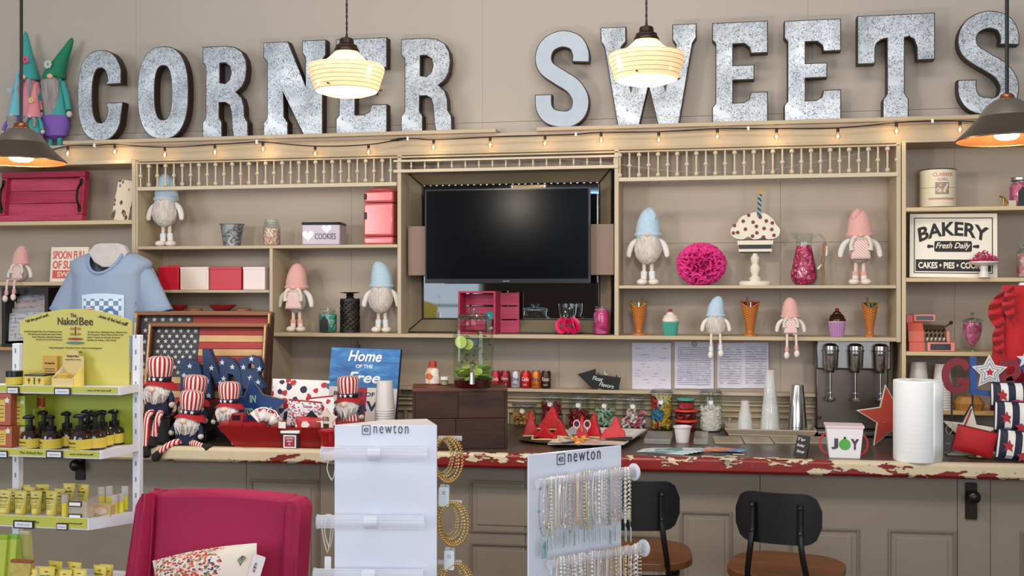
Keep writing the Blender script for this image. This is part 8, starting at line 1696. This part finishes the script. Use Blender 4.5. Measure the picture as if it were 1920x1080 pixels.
def tbar(t, x0, x1, z, k, y, bare=True):
    o = obj('clear_bar', MB().cyl((x0, y, z), (x1, y, z), 12*k, n=24), CLA, t); obj('bar_cap', MB().cyl((x0-.002, y, z), (x0+.002, y, z), 14*k, n=24), CLA, o); obj('bar_edge_glint', MB().cyl((x0, y, z+11.5*k), (x1, y, z+11.5*k), .0009, n=6).cyl((x0, y, z-11.5*k), (x1, y, z-11.5*k), .0009, n=6), plain('#f2f3fa', .2), o); obj('bar_holder', MB().cyl(((x0+x1)/2-.015, y, z), ((x0+x1)/2+.015, y, z), 12.6*k, n=24).cyl(((x0+x1)/2, y, z), ((x0+x1)/2, -.0, z), 8*k, n=16), milk('#f2f4fb', .6, .1), o); return o  # thin white lines stand in for bright glints along the clear bar
for v, u0, u1 in ((849, 610, 807), (976, 602, 802), (1076, 596, 800)): tbar(t1_, (u0-628)*k1, (u1-628)*k1, Z1(v), k1, -.035)
def tagcard(par, x, y, z, m_, rot=0, s=1.0, mark=True):
    o = obj('tag_card', MB().prism(rrect(.018*s, .034*s, .003*s, 3, 0, -.017*s), -.0006, .0006), m_, par, (x, y, z), (0, 0, rot), smooth=0)
    if mark: obj('printed_mark', MB().prism(rrect(.005*s, .005*s, .0006, 2, 0, -.010*s), -.0009, -.0005, [rrect(.0036*s, .0036*s, .0004, 2, 0, -.010*s)]), plain('#5f6d70', .5), o, smooth=0)
    return o
# gold bracelets hanging at the right of the left display
yb2 = A1.y+.06; kb = tt(850, yb2)/F
def bead_loop(n_, rx, rz, rb, mt, y=0, nm='beads'):
    m = MB()
    for i in range(n_): a = 2*PI*i/n_; m.ell((rx*math.cos(a), y, rz*math.sin(a)), (rb,)*3, 7, 5)
    return m
LB_ = ('upper', 'middle', 'lowest')
for gi, (u, v, rx, rz) in enumerate(((840, 862, 27, 42), (850, 983, 28, 40), (858, 1098, 28, 40))):
    q = P(u, v, yb2); obj('side_bar', MB().cyl((LAB-.002, .045, Z1(v-rz+8)), (LAB+.055, .045, Z1(v-rz+8)), .006, n=14), CLA, t1_)
    for j in range(9):
        rr = 1-.03*j; t = thing('beaded_bracelet', ['front gold beaded bracelet of the %s bunch, left display' % LB_[gi] if j == 0 else 'gold beaded bracelet behind the front one, %s bunch of the left display' % LB_[gi]][0], 'bracelet', (q.x-.004*j+(.006 if j % 2 else 0), yb2+.035-.006*j if False else yb2+.006*j, q.z+.002*math.sin(j*2)), .25*math.sin(j*1.7), 'gold bracelets, %s bunch' % LB_[gi])
        if j: t['label'] = '%s gold beaded bracelet %s, behind the front one of the %s bunch' % (('pale', 'bright')[j % 2], 'with tag' if j in (2, 4, 6) else 'without tag', LB_[gi])
        if j < 1: 
            obj('beads', bead_loop(44, rx*kb, rz*kb, .0029, GLD), GLD, t)
        elif j % 2: obj('beads', bead_loop(40, rx*kb*rr, rz*kb*rr, .0024, GLD), GLD, t)
        else: obj('beads', bead_loop(36, rx*kb*rr, rz*kb*rr, .0026, GLD), plain('#e0c78c', .35, .4), t)
        if j in (0, 2, 4, 6):
            s_ = obj('tag_string', MB().cyl((0, 0, -rz*kb*rr), (.002*j-.008, 0, -rz*kb-.014), .0006, n=5), GLD, t); tagcard(t, .003*j-.010, -.001, -rz*kb-.012, [TAGW, MINT][j // 2 % 2], .3*math.sin(j), 1.35)
# pale necklaces at the left of the left display
q = P(614, 1000, A1.y+.03)
for j in range(3):
    t = thing('bead_necklace', ['pale bead loop with white tag hanging at the left side of the left display', 'second pale cord loop at the left side of the left display', 'short pale cord and charm below the top bar of the left display'][j], 'necklace', (q.x+.004*j, A1.y+.03+.004*j, q.z if j < 2 else P(622, 885, A1.y).z), 0)
    z_ = .030 if j < 2 else .028
    obj('cord_loop', MB().sweep(catmull([(-.014+.004*j, 0, z_), (-.012, 0, 0), (0, 0, -.045+.01*j), (.008, 0, -.0), (.010, 0, z_), (0, 0, z_+.015)], 4, True), .0012, 5, True), PEARL, t)
    obj('bead', MB().ell((0, 0, -.046+.01*j), (.003,)*3, 8, 6), plain('#b98d6a', .4), t)
    if j == 0: tagcard(t, .001, 0, -.055, WHITE, 0, .9, False)
# right display
zt2_ = 1.346; A2, B2 = G(991, 853, zt2_), G(1165, 835, zt2_)
t2 = thing('jewelry_display', 'right white jewellery stand crowded with hanging bracelets', 'display', (A2.x, A2.y, 0), math.atan2(B2.y-A2.y, B2.x-A2.x)); L2 = (B2-A2).length; k2 = tt(1078, (A2.y+B2.y)/2)/F*1.0
ks = L2/174
def loc2(u, v, yl=-.0):
    MI = t2.matrix_basis.inverted(); a, b, c = ray(u, v); o = MI @ Vector((0, -CAMD, EYE)); d = (MI @ Vector((a, b-CAMD, EYE+c)))-o; tq = (yl-o.y)/d.y; return o+d*tq
obj('front_panel', Bx(0, L2, 0, .005, .5, zt2_), ACR, t2, smooth=0, bev=.001); obj('rear_panel', Bx(.09, L2+.012, .10, .105, .5, zt2_-.05), ACR, t2, smooth=0)
obj('side_strut', MB().hexa([(L2-.004, .005, .5), (L2, .005, .5), (L2, .10, .5), (L2-.004, .10, .5)], [(L2-.004, .005, zt2_-.02), (L2, .005, zt2_-.02), (L2, .10, zt2_-.06), (L2-.004, .10, zt2_-.06)]), ACR, t2, smooth=0)
obj('stand_pole', MB().cyl((L2/2, .05, 0), (L2/2, .05, .5), .015), ACR, t2); obj('stand_base', MB().cyl((L2/2, .05, 0), (L2/2, .05, .015), .18, n=36), ACR, t2)
brand(t2, 93, loc2(1087, 856).x, loc2(1087, 857).z, ks*.93, -.0003)
BARS = [(loc2(1008, 905, -.04), loc2(1188, 887, -.04)), (loc2(1030, 1052, -.04), loc2(1206, 1034, -.04))]
for a, b in BARS:
    b = Vector((b.x, -.04, a.z)) if False else b; zb_ = (a.z+b.z)/2; a = Vector((a.x, -.04, zb_)); b = Vector((b.x, -.04, zb_))
    o = obj('clear_bar', MB().cyl(a, b, .0105, n=20), CLA, t2); obj('bar_cap', MB().cyl(b, b+Vector((.003, 0, 0)), .0195, n=24), plain('#e6e7ee', .2), o); obj('cap_ring', MB().sweep([b+Vector((.004, .017*math.cos(x_), .017*math.sin(x_))) for x_ in [2*PI*i/24 for i in range(24)]], .0016, 6, True), plain('#f2f2f6', .15), o); obj('bar_bracket', MB().cyl(((a.x+b.x)/2, -.04, zb_), ((a.x+b.x)/2, 0, zb_), .009, n=16), milk('#e2e4ee', .6), o)
BM = [plain('#e6ddd0', .3), plain('#d8c49c', .35, .4), plain('#efeae4', .25), plain('#d9d6d2', .25, .4), plain('#e2cab8', .35), plain('#a9b8ae', .4)]
r2 = random.Random(11)
for bi, (a, b) in enumerate(BARS):
    zb_ = (a.z+b.z)/2
    nb = 34
    for i in range(nb):
        f = (i+.35)/nb; x_ = a.x+(b.x-a.x)*(.05+.93*f) ; kind_ = r2.randrange(4); hl = (.052+.010*r2.random())*(1.0 if i else 1.25); 
        if i == 0: hl = .062
        wl = .014+.004*r2.random() if i else .016; zc = zb_+.011-hl
        lab = ['pale grey cord necklace with teal beads, first on the upper bar', 'pale bracelet first at the left on the lower bar'][bi] if i == 0 else 'pale bead or chain bracelet in the row on the %s bar, right display' % ('upper', 'lower')[bi]
        if i == nb-1: lab = 'last thin bracelet next to the round end cap of the %s bar' % ('upper', 'lower')[bi]
        W0 = t2.matrix_basis @ Vector((x_, -.04, zc)); t = thing('bracelet', lab, 'bracelet', W0, CA*0+t2.rotation_euler[2]+r2.uniform(.5, 1.15) if i else t2.rotation_euler[2]+.25, 'bracelets on the %s bar' % ('upper', 'lower')[bi])
        bi_ = r2.randrange(5); bm = BM[bi_]
        if 0 < i < nb-1: t['label'] = '%s %s bracelet%s, %s bar of the right display' % (('cream', 'gold', 'white', 'silver', 'peach')[bi_], ('plain cord', 'large bead', 'small bead', 'sparsely beaded')[kind_], (' without tag', ' with pale tag')[i % 2], ('upper', 'lower')[bi])
        if i == 0 and bi == 0:
            obj('cord', MB().sweep([(wl*math.cos(q_), 0, hl*math.sin(q_)) for q_ in [2*PI*j/30 for j in range(30)]], .0009, 5, True), plain('#8f9490', .5), t)
            for q_ in (0, .75, 2.4, PI+.1, 3.9, 5.5): obj('teal_bead', MB().ell((wl*math.cos(q_), 0, hl*math.sin(q_)), (.0038, .003, .0042), 8, 6), plain('#7fa8a2', .4), t)
            tagcard(t, 0, -.001, -hl-.012, plain('#a9c3c3', .5), 0, 1.05); obj('tag_string', MB().cyl((0, 0, -hl), (0, 0, -hl-.014), .0006, n=5), PEARL, t); continue
        if kind_ == 0: m = MB().sweep([(wl*math.cos(q_), 0, hl*math.sin(q_)) for q_ in [2*PI*j/26 for j in range(26)]], .0019, 5, True)
        elif kind_ == 1: m = bead_loop(36, wl, hl, .0031, bm)
        elif kind_ == 2: m = bead_loop(44, wl, hl, .0023, bm)
        else:
            m = MB().sweep([(wl*math.cos(q_), 0, hl*math.sin(q_)) for q_ in [2*PI*j/26 for j in range(26)]], .0008, 5, True)
            for q_ in [r2.uniform(0, 6.28) for _ in range(7)]: m.ell((wl*math.cos(q_), 0, hl*math.sin(q_)), (.004, .003, .0046), 7, 5)
        obj('beads', m, bm, t)
        if i % 2 == 1: tagcard(t, 0, -.001, -hl-.010-.004*r2.random(), [TAGW, MINT, plain('#c9d8c4', .5)][i % 3], .2, .95); obj('tag_string', MB().cyl((0, 0, -hl), (0, 0, -hl-.012), .0005, n=5), PEARL, t)
